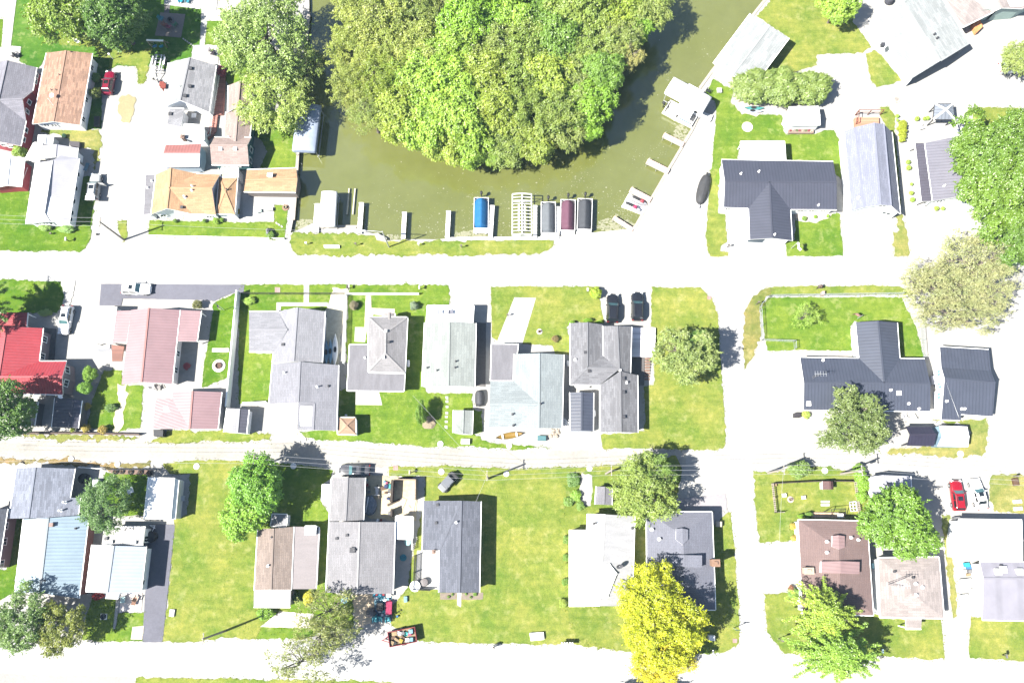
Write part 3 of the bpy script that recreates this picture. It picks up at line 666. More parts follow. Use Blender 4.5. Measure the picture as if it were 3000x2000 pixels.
SH_TAN = shingle(ob(222, 180, 156), .45); SH_PINK = shingle(ob(218, 194, 186), .2); SH_PALEP = shingle(ob(218, 205, 201), .25, 1.2, .35); SH_ORANGE = shingle(ob(250, 202, 158), .22)
SH_PALE = shingle(ob(206, 213, 209), .18, 1.4, .4); SH_WHITE = shingle(ob(218, 223, 223), .25, 1.4, .4); SH_LAV = shingle(ob(188, 192, 214), .16); SH_BROWN = shingle(ob(176, 158, 150), .25)
SH_MAUVE = shingle(ob(176, 150, 146), .08, 1.2, .3); SH_BLUEG = shingle(ob(176, 182, 200), .35)
MT_BLACK = ribbed(ob(104, 107, 124), .5, .4, .78); MT_NAVY = ribbed(ob(104, 110, 128), .5, .4, .78); MT_RED = ribbed(ob(224, 88, 98), .45, .4, .8); MT_PINK = ribbed(ob(202, 164, 169), .45, .45, .86)
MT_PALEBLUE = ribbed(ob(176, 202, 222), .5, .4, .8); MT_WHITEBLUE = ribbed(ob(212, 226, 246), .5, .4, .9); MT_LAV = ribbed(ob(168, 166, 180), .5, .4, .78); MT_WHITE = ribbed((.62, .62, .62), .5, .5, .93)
MT_PALELAV = ribbed(ob(230, 229, 240), .4, .4, .97); MT_GREY = ribbed(ob(176, 174, 180), .5, .5, .8); MT_SLATE = ribbed(ob(112, 112, 128), .5, .5, .8); MT_CORR = ribbed(ob(214, 210, 208), .32, .5, .72); MT_COPPER = ribbed(ob(222, 150, 144), .5, .45, .78)
MB_DARK = membrane(ob(150, 148, 156), .22); MB_GREY = membrane(ob(206, 204, 214), .12); MB_WHITE = membrane((.5, .5, .49), .12); MB_PALE = membrane(ob(216, 216, 219), .16); MB_BROWN = membrane(ob(180, 170, 172), .1)
WL_WHITE = siding((.62, .63, .64)); WL_RED = siding((.20, .022, .03), .25); WL_GREY = siding((.24, .22, .24)); WL_TEAL = siding((.03, .09, .10)); WL_BRICK = siding((.17, .07, .055), .1)
WL_SLATE = siding((.07, .085, .11), .25); WL_MAUVE = siding((.17, .14, .15), .25); WL_TAN = siding((.42, .36, .29)); WL_GREEN = siding((.2, .27, .25)); WL_DARK = siding((.08, .08, .085))
RIDGE_W = plain('pale_ridge', (.4, .4, .42), .6, .1)
# ---- upper left block
h = House('00', 'barn_house', 'red walled barn style house with grey shingled roof at the far left edge', 'house',
  'A:65,555,5.5 B:335,620,3 C:300,832,3 D:205,910,5.3 I:-15,918,5.5 E:237,1112,3 F:190,1340,3 G:-75,1290,5.5 U:-180,600,3 V:-330,1260,3', 'ABCI ICD IDE IEFG UAIGV', shingle(ob(186, 184, 196), .2), WL_RED)
h.win('332,690 322,745', .8, .9).win('268,940 250,1025', .7, .9).win('232,1190 210,1275', .8, 1.2).win('40,1330 100,1345', 1.1, .9)
h = House('00', 'ranch_house', 'long white house with a speckled tan brown shingle roof, behind the red car', 'house',
  'A:425,487,2.7 B:605,465,4 C:848,490,2.7 D:735,1150,2.7 E:490,1118,4 F:300,1140,2.7', 'ABEF BCDE', SH_TAN, WL_WHITE)
h.pipe('520,830 550,690 475,830', .06, .3, VENTM).win('840,620 790,915 762,1095', .9, 1.1).win('430,1150 500,1150', 1.0, .8).win('835,680', 1.0, 1.9, None, plain('door_paint', (.5, .5, .52)), 'door')
mb = MB(); p = W('00', 490, 890, 3.75); mb.lathe(p, [(.05, 0), (.05, .35), (.28, .4), (.36, .5), (.3, .52)], 12); mb.tube([W('00', 490, 970, 3.5), W('00', 440, 905, 5.2)], .03)
solo(mb, 'satellite_dish', PIPEM, 'white satellite dish with a mast on the tan brown roof', 'dish')
h = House('A', 'cottage', 'long white house with pale lavender metal roof beside the silver car with open doors', 'house',
  'a:800,525,4.2 b:675,1330,4.2 c:925,450,3.3 d:1210,497,2.6 e:1050,1495,2.6 f:755,1460,3.2 g:545,560,2.6 h:395,1490,2.6', 'acdefb gabfh', [MT_PALELAV], WL_WHITE, ridge=RIDGE_W)
h.win('1190,735 1157,950 1125,1145 1095,1320 1078,1420', .8, 1.0).win('600,1480 690,1480 810,1485', 1.1, .9)
h = House('A', 'house_wing', 'small pale gabled wing at the upper end of the lavender roofed house', 'house',
  'a:862,278,3.5 b:848,470,3.5 c:1190,332,2.5 d:1170,488,2.5 e:640,290,2.5 f:605,500,2.5', 'acdb eabf', [MT_PALELAV], WL_WHITE)
h = House('A', 'carport', 'flat white carport roof left of the lavender roofed house', 'carport', 'a:518,252,2.7 b:640,262,2.7 c:595,560,2.6 d:392,490,2.6', 'abcd', MB_WHITE, WL_WHITE, walls=False, posts=True)
h = House('A', 'garage', 'small red walled garage with a plain white roof at the left edge', 'garage',
  'a:150,465,3.7 b:105,905,3.7 c:378,480,2.6 d:322,927,2.6 e:-120,500,2.6 f:-170,960,2.6', 'acdb eabf', MB_WHITE, WL_RED)
mb = MB(h.root.location)
for i in range(9):
    p = W('A', 412 - i * 8, 660 + i * 22, 1.9); mb.beam(p + Vector((0, 0, .0)), p + Vector((.25, .12, .35)), .05, .05)
mb.build('lattice_trim', TRIM, h.root)
h = House('A', 'garden_shed', 'little white shed with grey side between the tan roof and the lavender roof', 'shed', 'a:592,130,2.0 b:700,132,2.5 c:812,142,2.0 d:797,275,2.0 e:690,272,2.5 f:578,262,2.0', 'abef bcde', MB_WHITE, siding((.45, .45, .48)), ov=.1)
h = House('00', 'ranch_house', 'light grey shingled house with a long white west roof slope, beside the boat trailer', 'house',
  'a:1742,530,4.5 b:1655,922,4.5 c:1985,600,2.8 d:1920,1032,2.8 e:1545,578,2.8 f:1500,985,2.8', 'acdb eabf:1', [SH_GREY, SH_WHITE], WL_WHITE)
h.vent('1752,633 1748,797 1702,884', .5, .25).pipe('1650,800 1608,920', .06)
mb = MB(); b_ = W('00', 1520, 830, 3.0); mb.box(W('00', 1522, 815, 1.6), (.75, .75, 3.2)); mb.box(W('00', 1500, 790, 3.3), (.85, .85, .15))
solo(mb, 'brick_stack', plain('red_brick', (.30, .06, .04), .8, .2, 8), 'tall narrow red brick chimney stack on the white slope', 'chimney')
h = House('00', 'porch', 'grey shingled porch roof at the lower end of the light grey house', 'porch', 'a:1556,995,2.7 b:1690,1000,2.6 c:1665,1170,2.4 d:1535,1145,2.5', 'abcd', SH_GREY, WL_WHITE, ov=.2); h.vent('1567,1050', .5)
h = House('00', 'house_wing', 'flat whitish addition with patchy roof below the light grey house', 'house', 'a:1695,1140,2.6 b:1868,1152,2.6 c:1870,1285,2.6 d:1680,1268,2.6', 'abcd', membrane(ob(238, 238, 240), .12), WL_WHITE, ov=.12); h.chimney('1688,1268', .5, .5, .5)
h = House('B', 'house', 'pinkish brown shingled house with teal walls beside the canal lawn', 'house',
  'a:695,735,5.0 b:1085,735,5.0 c:742,648,3.6 d:1125,652,3.6 e:712,935,2.9 f:1102,938,2.9 g:960,690,4.4 h:985,360,4.4 i:862,385,3.1 j:838,645,3.1 k:1138,392,3.1 l:1108,650,3.1', 'cdba abfe ihgj hklg', SH_PINK, WL_TEAL)
h.vent('808,772 962,772', .5, .2, PIPEM).pipe('1000,412 1030,448 896,652', .06).win('1125,780 1118,890 1150,880', .8, 1.2).win('840,950 985,945', .9, .9)
h = House('B', 'house', 'tall pinkish gabled house half hidden under the willow, window in its gable', 'house',
  'a:1010,60,5.2 b:985,330,5.2 c:885,110,3.5 d:880,386,3.5 e:1150,100,3.5 f:1125,352,3.5', 'cabd aefb', SH_PINK, WL_WHITE); h.win('1045,352', 1.6, .8)
h = House('B', 'garage', 'garage with one copper red ribbed slope and one white slope', 'garage', 'a:235,728,2.6 b:602,718,2.6 c:212,812,3.7 d:590,812,3.7 e:195,955,2.6 f:582,950,2.6', 'abdc cdfe:1', [MT_COPPER, MT_WHITE], siding((.30, .36, .42)), ov=.2)
h = House('B', 'ranch_house', 'large orange shingled hip roofed house with white walls, above the main road', 'house',
  'a:285,970,4.9 b:245,1392,4.9 c:130,1040,3 d:80,1452,3 e:555,1030,3 f:510,1450,3 g:270,1178,4.9 h:800,1035,3 i:715,1185,4.9 j:755,1458,3', 'cagbd aeg gfb ehig gijf', SH_ORANGE, WL_WHITE)
h.pipe('512,1163 508,1205 440,1278 432,1272', .1, .4, PIPEM).vent('405,1382', .4).win('210,1465 365,1465 690,1478', 1.0, .8)
h = House('B', 'house_wing', 'low orange pyramid roofed wing shaded by the tall orange house', 'house', 'a:790,1064,2.6 b:982,1066,2.6 c:952,1456,2.6 d:762,1446,2.6 e:850,1212,3.6', 'abe bce cde dae', SH_ORANGE, WL_WHITE, ov=.2); h.pipe('875,1198', .1, .4, VENTM)
h = House('B', 'porch', 'grey flat porch roof on the left end of the orange house', 'porch', 'a:22,1042,2.5 b:128,1038,2.6 c:82,1452,2.6 d:0,1458,2.5', 'abcd', MB_DARK, WL_WHITE, ov=.2); h.pipe('90,1108 45,1178', .1, .3)
h = House('B', 'house_wing', 'cream flat topped annex behind the orange house', 'house', 'a:815,968,2.7 b:988,965,2.7 c:985,1068,2.7 d:812,1062,2.7', 'abcd', membrane(ob(250, 238, 196), .06), WL_WHITE, ov=.05)
h = House('f', 'garage', 'orange tan garage with its gable end over the canal wall', 'garage', 'a:567,390,2.6 b:680,386,2.6 c:679,442,2.6 d:560,440,2.6 e:564,414,3.5 f:683,411,3.5', 'abfe efcd', SH_ORANGE, siding((.12, .10, .09)), ov=.2); h.chimney('622,405', .7, .5, .5, TRIM)
# ---- upper right block
h = House('02', 'boathouse', 'white roofed boathouse standing diagonally at the canal edge', 'boathouse', 'a:1850,580,2.8 b:2190,126,2.8 c:2547,350,2.8 d:2207,805,2.8 e:2028,692,3.7 f:2368,238,3.7', 'abfe efcd', SH_WHITE, siding((.3, .28, .26)), ov=.3)
h = House('03', 'ranch_house', 'big white shingled house standing askew at the top right, dark glazed south wall', 'house',
  'a:985,175,2.9 b:1515,-149,2.9 c:1850,398,2.9 d:1320,722,2.9 e:1245,20,4.3 f:1585,560,4.3', 'abe bcfe cdf daef', SH_WHITE, siding((.28, .29, .31)))
h.pipe('1525,320 1550,356', .12, .4, VENTM).win('1520,620 1640,550 1730,495', 2.2, 1.6, DTRIM, glass((.02, .05, .03))).vent('1050,420', .6, .4)
h = House('03', 'house', 'pale pink speckled roof with greenish gable at the top right corner', 'house',
  'a:1560,-120,3 b:1790,252,3 c:2068,112,3 d:2150,74,4.6 e:1950,-300,4.6 f:2340,82,3.4 g:2600,-40,3', 'abcde:0 edfg:0', SH_PALEP, WL_GREEN)
h = House('13', 'ranch_house', 'black ribbed metal roofed T shaped house with a white front bay, above the main road', 'house',
  'a:-427,-100,2.8 b:600,-83,2.8 c:-397,97,4.4 d:632,104,4.4 e:-407,337,2.8 f:632,358,2.8 g:15,104,4.4 h:-177,345,2.8 i:-167,632,2.8 j:40,620,4.4 k:222,642,2.8 l:205,356,2.8', 'abdgc cghe gdfl gjih glkj', MT_BLACK, WL_WHITE, ridge=MT_BLACK)
h.pipe('462,318 60,588 -250,30 -85,10', .1, .35).win('300,368 400,370 510,366 -370,352 -320,352 -270,352', .9, 1.0).win('-95,640', 3.6, 2.0, None, plain('garage_door', (.1, .14, .18)), 'garage_door')
h = House('03', 'patio_cover', 'flat white patio cover behind the black roofed house', 'patio cover', 'a:-250,1300,2.6 b:150,1298,2.6 c:162,1475,2.6 d:-240,1470,2.6', 'abcd', MB_WHITE, WL_WHITE, walls=False, posts=True)
h = House('13', 'barn', 'tall gambrel barn with lavender grey shingles and white gable wall', 'barn',
  'a:700,-358,3.0 b:800,-398,5 c:975,-440,6 d:1062,-428,5.4 e:1138,-354,3 f:1216,398,3 g:1130,320,5.4 h:1035,316,6 i:880,338,5 j:766,373,3', 'abij bchi cdgh defg', SH_LAV, WL_WHITE, ov=.25, rise=.85); h.pipe('828,252', .12, .4).win('1022,325 1050,383', 1.4, .9).win('815,392', 1.5, 1.5, None, plain('barn_door', (.45, .42, .42)), 'door')
h = House('F', 'house', 'white house with lavender ribbed metal roof and dark porch roof, beside the big maple', 'house',
  'a:695,606,2.8 b:795,1345,2.8 c:1200,500,5.0 d:1258,1267,5.0 e:1390,600,2.8 f:1440,1340,2.8', 'acdb cefd', MT_LAV, siding((.6, .64, .63)), ridge=MT_LAV); h.win('880,1352 960,1348', 1.0, 1.0).pipe('938,1155', .08)
h = House('F', 'porch', 'long dark ribbed porch roof along the lavender roofed house', 'porch', 'a:572,608,2.5 b:693,607,2.95 c:790,1347,2.95 d:652,1350,2.5', 'abcd', ribbed(ob(118, 114, 128), .5, .4, .8), WL_WHITE, walls=False, posts=True)
h = House('F', 'house_wing', 'upper wing of lavender ribbed metal beside the gazebo', 'house', 'a:1215,290,4 b:1242,530,4 c:1080,304,2.8 d:1152,512,2.8 e:1312,314,2.8 f:1336,575,2.8', 'cabd aefb', MT_LAV, WL_WHITE)
h = House('F', 'porch', 'small white gabled entry in front of the lavender roofed house', 'porch', 'a:1250,1268,3.9 b:1270,1385,3.9 c:1130,1305,2.8 d:1150,1395,2.8 e:1430,1330,2.8 f:1400,1400,2.8', 'cabd aefb', membrane(ob(206, 226, 226), .08), WL_WHITE, ov=.1)
h = House('F', 'gazebo', 'metal pyramid roofed gazebo beside the upper drive', 'gazebo', 'a:825,108,2.4 b:1052,107,2.4 c:1072,302,2.4 d:803,304,2.4 e:965,178,3.6', 'abe bce cde dae', ribbed(ob(178, 186, 200), .6, .3, .7), WL_WHITE, walls=False, posts=DTRIM, ridge=TRIM, trim=DTRIM)
h = House('03', 'garden_shed', 'white lawn shed with a flower box beside the clipped shrub', 'shed', 'a:192,985,2.3 b:468,980,2.3 c:165,1065,3.1 d:478,1058,3.1 e:215,1150,2.3 f:482,1145,2.3', 'abdc cdfe', MB_WHITE, siding((.5, .5, .52)), ov=.12)
# ---- middle row
h = House('C', 'cottage', 'bright red metal roofed house with slate blue gable, shaded by a big tree', 'house',
  'a:70,283,5.3 b:470,303,3 c:425,665,3 d:728,664,3 e:680,834,5.3 f:-15,834,5.3 g:687,1028,3 h:60,1012,3 i:-330,270,3 j:-420,1000,3', 'abcf cdef fegh iafj', MT_RED, WL_MAUVE); h.win('487,425 462,610', .9, 1.2).win('735,760 722,900', 1.0, 1.2)
h = House('C', 'porch', 'small red metal porch roof above the red roofed house', 'porch', 'a:5,128,3.0 b:303,133,2.6 c:288,290,2.6 d:-10,284,3.0', 'abcd', MT_RED, WL_MAUVE, walls=False, posts=True)
h = House('C', 'garden_shed', 'dark grey shed with tree shadow on its roof, below the red house', 'shed', 'a:600,1064,2.3 b:800,1078,2.9 c:895,1092,2.3 d:852,1392,2.3 e:760,1386,2.9 f:566,1382,2.3', 'abef bcde', MT_SLATE, WL_DARK, ov=.15)
h = House('C', 'lean_to', 'flat grey boarded roof beside the big tree below the red house', 'lean-to', 'a:225,1106,2.0 b:415,1108,2.0 c:375,1364,2.0 d:200,1362,2.0', 'abcd', boards(ob(214, 206, 202), .3), WL_DARK, ov=.1)
h = House('f', 'ranch_house', 'long pale pink metal roofed house between the red house and the white fence', 'house', 'a:342,707,4.4 b:325,877,4.4 c:301,712,3.0 d:279,883,2.8 e:413,712,2.8 f:395,881,2.8', 'cabd aefb', MT_PINK, siding((.6, .57, .56)), ridge=MT_COPPER); h.win('409,812 404,850', .9, 1.1)
h = House('f', 'porch', 'pink metal porch roof on the right of the pink roofed house', 'porch', 'a:400,711,2.95 b:462,714,2.5 c:452,784,2.5 d:396,783,2.95', 'abcd', MT_PINK, WL_WHITE, walls=False, posts=True)
h = House('f', 'porch', 'pink metal porch roof on the left of the pink roofed house', 'porch', 'a:264,714,2.5 b:301,713,2.9 c:291,786,2.9 d:253,787,2.5', 'abcd', MT_PINK, siding((.6, .57, .56)), ov=.2)
h = House('f', 'carport', 'pale pink metal carport at the left end of the pink roofed house', 'carport', 'a:220,703,2.4 b:267,704,2.7 c:256,788,2.7 d:212,788,2.4', 'abcd', ribbed(ob(244, 226, 224), .5, .4, .92), WL_WHITE, walls=False, posts=True)
h = House('20', 'garage', 'pink metal roofed garage beside the alley', 'garage', 'a:1588,456,2.8 b:1770,455,4.1 c:2035,465,2.7 d:2000,805,2.7 e:1742,800,4.1 f:1400,802,2.6 g:1425,526,2.6 i:1580,522,2.8', 'abei efgi bcde', MT_PINK, siding((.35, .35, .36)), ridge=MT_COPPER)
h = House('20', 'garden_shed', 'small shed with one pale and one black roof slope, end of the white fence', 'shed', 'a:2085,612,2.1 b:2200,617,2.7 c:2285,625,2.1 d:2262,845,2.1 e:2180,836,2.7 f:2055,830,2.1', 'abef bcde:1', [shingle(ob(216, 216, 222), .2), MT_SLATE], WL_WHITE, ov=.1)
h = House('21', 'ranch_house', 'upper gabled part of the long light grey shingled house', 'house',
  'a:205,-276,2.8 b:380,-313,4.3 c:345,182,4.3 d:150,196,2.8 e:634,-276,2.8 f:606,192,2.8 h:-64,-276,2.8 j:-64,-108,3.9 k:290,-108,3.95 l:170,94,2.8 m:-64,94,2.8', 'abcd befc hakj jklm', shingle(ob(200, 200, 208), .16), WL_WHITE); h.vent('250,30', .4, .25).win('20,104 110,104', .8, .8)
h = House('21', 'ranch_house', 'lower larger part of the long light grey shingled house, beside the alley', 'house',
  'a:150,206,2.8 b:405,186,4.7 c:388,560,4.7 d:120,572,2.8 e:757,217,2.8 f:737,818,2.8 g:525,812,3.9 h:537,566,3.9 i:378,808,2.8', 'abcd befghc chgi', shingle(ob(190, 190, 200), .16), WL_WHITE); h.pipe('262,290 565,418', .1, .6).pipe('665,410', .12, .2, VENTM)
h = House('21', 'cottage', 'grey hip roofed house with light ridge lines', 'house', 'a:1035,-223,2.9 b:1392,-223,2.9 c:1190,-78,4.7 d:1188,110,4.7 e:1368,288,2.9 f:1030,276,2.9', 'abc bedc acdf def', shingle(ob(194, 191, 194), .15), WL_WHITE, ridge=plain('pale_hip', ob(214, 211, 212), .8)); h.vent('1172,148 1195,-92', .35, .4, TRIM).vent('1220,8', .3, .4)
h = House('21', 'house_wing', 'dark grey flat roofed addition around the hip roofed house', 'house', 'a:860,30,2.6 b:1034,28,2.6 c:1030,290,2.6 d:846,290,2.6 e:1366,297,2.6 f:1358,455,2.6 g:836,450,2.6', 'abcd dcefg', MB_DARK, WL_WHITE); h.pipe('1003,150', .1, .35)
h = House('11', 'porch', 'tiny grey gabled porch at the front of the hip roofed house', 'porch', 'a:1170,1312,2.7 b:1222,1300,3.2 c:1275,1310,2.7 d:1275,1400,2.7 e:1222,1400,3.2 f:1170,1400,2.7', 'abef bcde', shingle(ob(206, 200, 198), .15), WL_WHITE, walls=False, posts=True)
h = House('21', 'ranch_house', 'pale shingled house with a flat white deck roof in front', 'house', 'a:1550,-173,2.8 b:1778,-180,4.1 c:2020,-168,2.8 d:2008,414,2.8 e:1766,408,4.1 f:1525,412,2.8', 'abef bcde', SH_PALE, WL_WHITE); h.pipe('1575,242 1665,265 1835,183 1830,240', .1, .35, VENTM)
h = House('11', 'deck_roof', 'flat white roof deck with chairs at the upper end of the pale house', 'deck', 'a:1575,1240,2.6 b:2000,1240,2.6 c:1990,1396,2.6 d:1566,1392,2.6', 'abcd', MB_WHITE, WL_WHITE, ov=.1)
h = House('21', 'garden_shed', 'little pale shingled shed beside the alley, behind the pale house', 'shed', 'a:1815,630,2.1 b:1905,630,2.7 c:1992,634,2.1 d:1984,852,2.1 e:1898,848,2.7 f:1810,836,2.1', 'abef bcde', SH_PALE, siding((.5, .5, .5)), ov=.12)
h = House('22', 'ranch_house', 'large pale green grey shingled house with crossing ridges', 'house',
  'a:20,115,2.9 b:250,108,4.5 c:475,120,2.8 d:458,796,2.8 e:245,795,4.5 f:248,575,4.5 g:15,365,2.9 h:-200,365,2.9 i:-206,575,4.3 j:-215,790,2.9 k:40,792,2.9', 'abfg bcdef hgfi ifkj fek', shingle(ob(204, 214, 217), .16, 1.0, .3), siding((.45, .45, .45))); h.pipe('260,572 5,668 12,770', .12, .4, VENTM)
h = House('22', 'house_wing', 'dark grey flat roof with shiny patches at the back of the pale green grey house', 'house', 'a:-187,25,2.7 b:57,27,2.7 c:10,362,2.7 d:-197,362,2.7', 'abcd', MB_DARK, WL_WHITE, ov=.2)
h = House('22', 'ranch_house', 'mid grey shingled house with several joined gables beside the black cars', 'house',
  'a:535,-168,2.8 b:692,-176,4.2 c:692,240,4.2 d:535,396,2.8 e:832,-155,2.8 f:838,130,3.0 g:985,255,4.2 h:808,398,2.8', 'abcd befc dcgh cfg', SH_MID, WL_WHITE); h.vent('672,102 708,272', .4).pipe('580,168', .12, .4)
h = House('22', 'house_wing', 'second grey shingled gable of the house behind the black cars', 'house', 'a:836,-142,3.0 b:967,-143,4.25 c:1098,-135,2.8 d:1086,306,2.8 e:985,262,4.25 f:842,132,3.05', 'abef bcde', SH_MID, WL_WHITE)
h = House('22', 'house_wing', 'long grey shingled wing with black vents beside the corner lawn', 'house', 'a:808,400,2.8 b:995,272,4.5 c:1152,310,2.8 d:1157,836,2.8 e:1000,832,4.5 f:808,832,2.8', 'abef bcde', SH_MID, WL_WHITE); h.vent('1020,340 1022,466 1024,693', .45).pipe('1052,378 995,265', .12, .35)
h = House('22', 'carport', 'navy blue ribbed metal carport between two grey houses', 'carport', 'a:532,468,2.4 b:642,465,3.2 c:748,472,2.4 d:745,824,2.4 e:640,820,3.2 f:535,820,2.4', 'abef bcde', MT_NAVY, siding((.3, .32, .36)), ov=.12)
h = House('23', 'ranch_house', 'long dark blue ribbed metal roofed T shaped house', 'house',
  'a:295,146,2.8 b:838,155,2.8 c:1068,380,4.5 d:330,378,4.5 e:805,-178,2.8 f:1012,-190,4.5 g:1187,-173,2.8 h:1210,156,2.8 i:1440,160,2.8 j:1492,388,4.5 k:1490,640,2.8 l:328,627,2.8', 'abcd efcb fghc hijc dcjkl', MT_NAVY, WL_WHITE, ridge=MT_NAVY)
h.pipe('505,173 1127,446 1292,570 1386,617', .12, .3).vent('1200,475 370,572', .6, .2, PIPEM)
h = House('23', 'garage', 'dark blue ribbed metal garage with a raised ridge, at the right edge', 'garage', 'a:1578,48,2.9 b:2028,75,2.9 c:2048,268,3.4 d:1592,238,3.4 e:2090,378,4.8 f:1622,338,4.8 g:2065,688,2.8 i:1763,668,2.9 j:1764,722,2.7 k:1592,717,2.7', 'abcd dcef fegij fijk', MT_NAVY, WL_WHITE, ridge=MT_NAVY); h.pipe('1780,618 1804,618 1640,548', .12, .3).win('1572,500 1570,390 1570,270', 1.0, 1.1, None, glass((.12, .22, .35)))  # blue of these panes is a reflection put into the glass colour
h = House('23', 'gazebo', 'black ridged gazebo between the oak and the white tent shelter', 'gazebo', 'a:1270,784,2.3 b:1495,783,2.3 c:1548,852,3.4 d:1305,855,3.4 e:1525,956,2.3 f:1280,950,2.3', 'abcd dcef', ribbed(ob(76, 72, 92), .5, .3, .8), WL_WHITE, walls=False, posts=DTRIM, trim=DTRIM)
h = House('23', 'tent_shelter', 'white fabric shelter with a pale blue end beside the black gazebo', 'shelter', 'a:1575,772,2.2 b:1830,782,2.2 c:1604,868,2.9 d:1848,872,2.9 e:1560,962,2.2 f:1840,966,2.2', 'abdc cdfe', membrane((.6, .6, .61), .05), plain('blue_fabric', (.32, .48, .62), .7), ov=.05, gutter=False)
# ---- lower row
h = House('D', 'ranch_house', 'blue grey speckled shingled house at the left end of the alley', 'house', 'a:325,214,4.6 b:262,680,4.6 c:688,226,2.9 d:642,492,3.0 e:738,497,2.7 f:711,686,2.7 g:150,225,2.9 i:82,684,2.9', 'acdefb gabi', SH_BLUEG, WL_GREY); h.pipe('605,535 565,612', .12, .7).win('738,335', 1.6, 1.7, DTRIM, plain('screen_black', (.01, .01, .012)), 'window')
h = House('D', 'ranch_house', 'pale blue ribbed metal roofed house with brick side wall', 'house', 'a:445,680,4.4 b:365,1368,4.4 c:815,650,2.8 d:725,1418,2.8 e:215,690,2.8 f:135,1366,2.8', 'acdb eabf', MT_PALEBLUE, WL_BRICK, ridge=plain('blue_ridge', ob(190, 210, 226), .5)); h.vent('482,742', .5, .4, plain('small_brick', (.3, .2, .17))).pipe('412,1252 700,775', .1, .3, VENTM)
h = House('D', 'house', 'slate roofed house with mauve wall and white windows, cut by the left edge', 'house', 'a:68,596,3.2 b:-20,1165,3.2 c:-300,600,5 d:-380,1150,5', 'cabd', SH_DARK, WL_MAUVE); h.win('50,750 38,895 12,1098', 1.0, 1.1)
h = House('D', 'house_wing', 'rusty corrugated metal roof behind the white and lavender blue house', 'house', 'a:955,762,2.5 b:1337,765,2.5 c:1315,922,2.7 d:935,916,2.7', 'abcd', [MT_CORR], WL_WHITE, ov=.2); h.vent('1028,900 1243,905', .4, .3, TRIM).vent('980,868', .4).win('1340,875', .9, 1.2)
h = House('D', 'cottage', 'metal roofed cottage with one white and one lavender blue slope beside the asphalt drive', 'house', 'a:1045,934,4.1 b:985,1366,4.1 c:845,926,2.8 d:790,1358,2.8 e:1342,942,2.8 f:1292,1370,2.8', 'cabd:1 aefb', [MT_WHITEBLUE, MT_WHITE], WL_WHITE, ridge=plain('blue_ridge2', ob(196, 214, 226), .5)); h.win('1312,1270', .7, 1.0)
h = House('D', 'porch', 'small pale blue porch roof over a red leaved shrub', 'porch', 'a:975,1372,2.9 b:1100,1371,2.9 c:1085,1416,2.5 d:968,1412,2.5', 'abcd', MT_WHITEBLUE, WL_WHITE, walls=False, posts=True)
h = House('D', 'garage', 'plain white roofed garage with grey side wall beside the open lawn', 'garage', 'a:1364,305,2.5 b:1600,311,3.2 c:1565,690,3.2 d:1322,688,2.5 e:1640,332,2.5 f:1606,690,2.5', 'abcd befc', MB_WHITE, siding((.42, .43, .46)), ov=.1)
h = House('31', 'ranch_house', 'brown shingled low house with grey flat side roof', 'house', 'a:16,150,2.7 b:160,148,3.9 c:345,132,3.0 d:322,712,3.0 e:137,712,3.9 f:-15,714,2.7', 'abef bcde', [shingle(ob(192, 174, 164), .22)], siding((.3, .27, .25))); h.pipe('112,490', .12, .45).pipe('145,228', .1, .2, VENTM)
h = House('31', 'house_wing', 'flat mauve grey side roof of the brown low house', 'house', 'a:346,131,2.85 b:578,135,2.6 c:550,704,2.6 d:322,704,2.85', 'abcd', MB_BROWN, siding((.3, .28, .27))); h.chimney('510,165', 1.5, 1.2, .6, TRIM)
h = House('31', 'porch', 'grey metal porch roof at the lower end of the brown low house', 'porch', 'a:-20,716,2.7 b:320,716,2.7 c:314,870,2.4 d:-22,868,2.4', 'abcd', membrane(ob(196, 194, 200), .08), siding((.3, .28, .27)), ov=.2)
h = House('31', 'garden_shed', 'small dappled grey shed at the back of the brown low house', 'shed', 'a:150,16,2.2 b:286,20,2.2 c:276,130,2.3 d:136,128,2.3', 'abcd', membrane(ob(190, 190, 196), .2), WL_WHITE, ov=.1)
h = House('31', 'house_wing', 'narrow upper wing of the long grey house, beside the parked sedan', 'house', 'a:697,-318,2.7 b:842,-318,3.9 c:1003,-318,2.7 d:985,72,2.7 e:822,78,3.9 f:672,80,2.7', 'abef bcde', shingle(ob(192, 190, 194), .15), WL_WHITE)
h = House('31', 'ranch_house', 'long light grey shingled house with branch shadows, beside the colourful sale', 'house', 'a:672,86,2.8 b:952,88,4.5 c:1277,90,2.8 d:1257,748,2.8 e:927,748,4.5 f:643,736,2.8', 'abef bcde', shingle(ob(192, 190, 195), .14), WL_WHITE, ridge=plain('pale_ridge2', ob(226, 224, 226), .8)); h.vent('838,210 742,240', .35).vent('888,346', .7, .3).pipe('910,345', .15, .3, VENTM)
h = House('21', 'lean_to', 'white flat lean-to on the left of the long grey house', 'lean-to', 'a:612,1310,2.3 b:694,1310,2.5 c:690,1470,2.5 d:604,1466,2.3', 'abcd', MB_WHITE, WL_WHITE, ov=.1)
h = House('31', 'garden_shed', 'white flat roofed shed between the long grey house and the dark shingled house', 'shed', 'a:1286,36,2.5 b:1440,42,2.5 c:1434,246,2.4 d:1278,240,2.4', 'abcd', MB_WHITE, WL_WHITE, ov=.08)
h = House('31', 'ranch_house', 'dark charcoal shingled house with a white patio cut into its side', 'house', 'a:1536,-106,2.9 b:1885,-106,4.3 c:2066,-100,2.9 d:2051,736,2.9 e:1868,739,4.3 f:1680,736,3.6 g:1686,350,3.6 i:1530,348,2.9', 'abeg efg abgi:0 bcde'.replace('abeg efg abgi:0', 'abgi befg'), shingle(ob(146, 150, 164), .3), WL_WHITE); h.vent('1655,97 1668,-68', .35).pipe('1840,92', .12, .6).chimney('1636,362', .35, .4, .3)
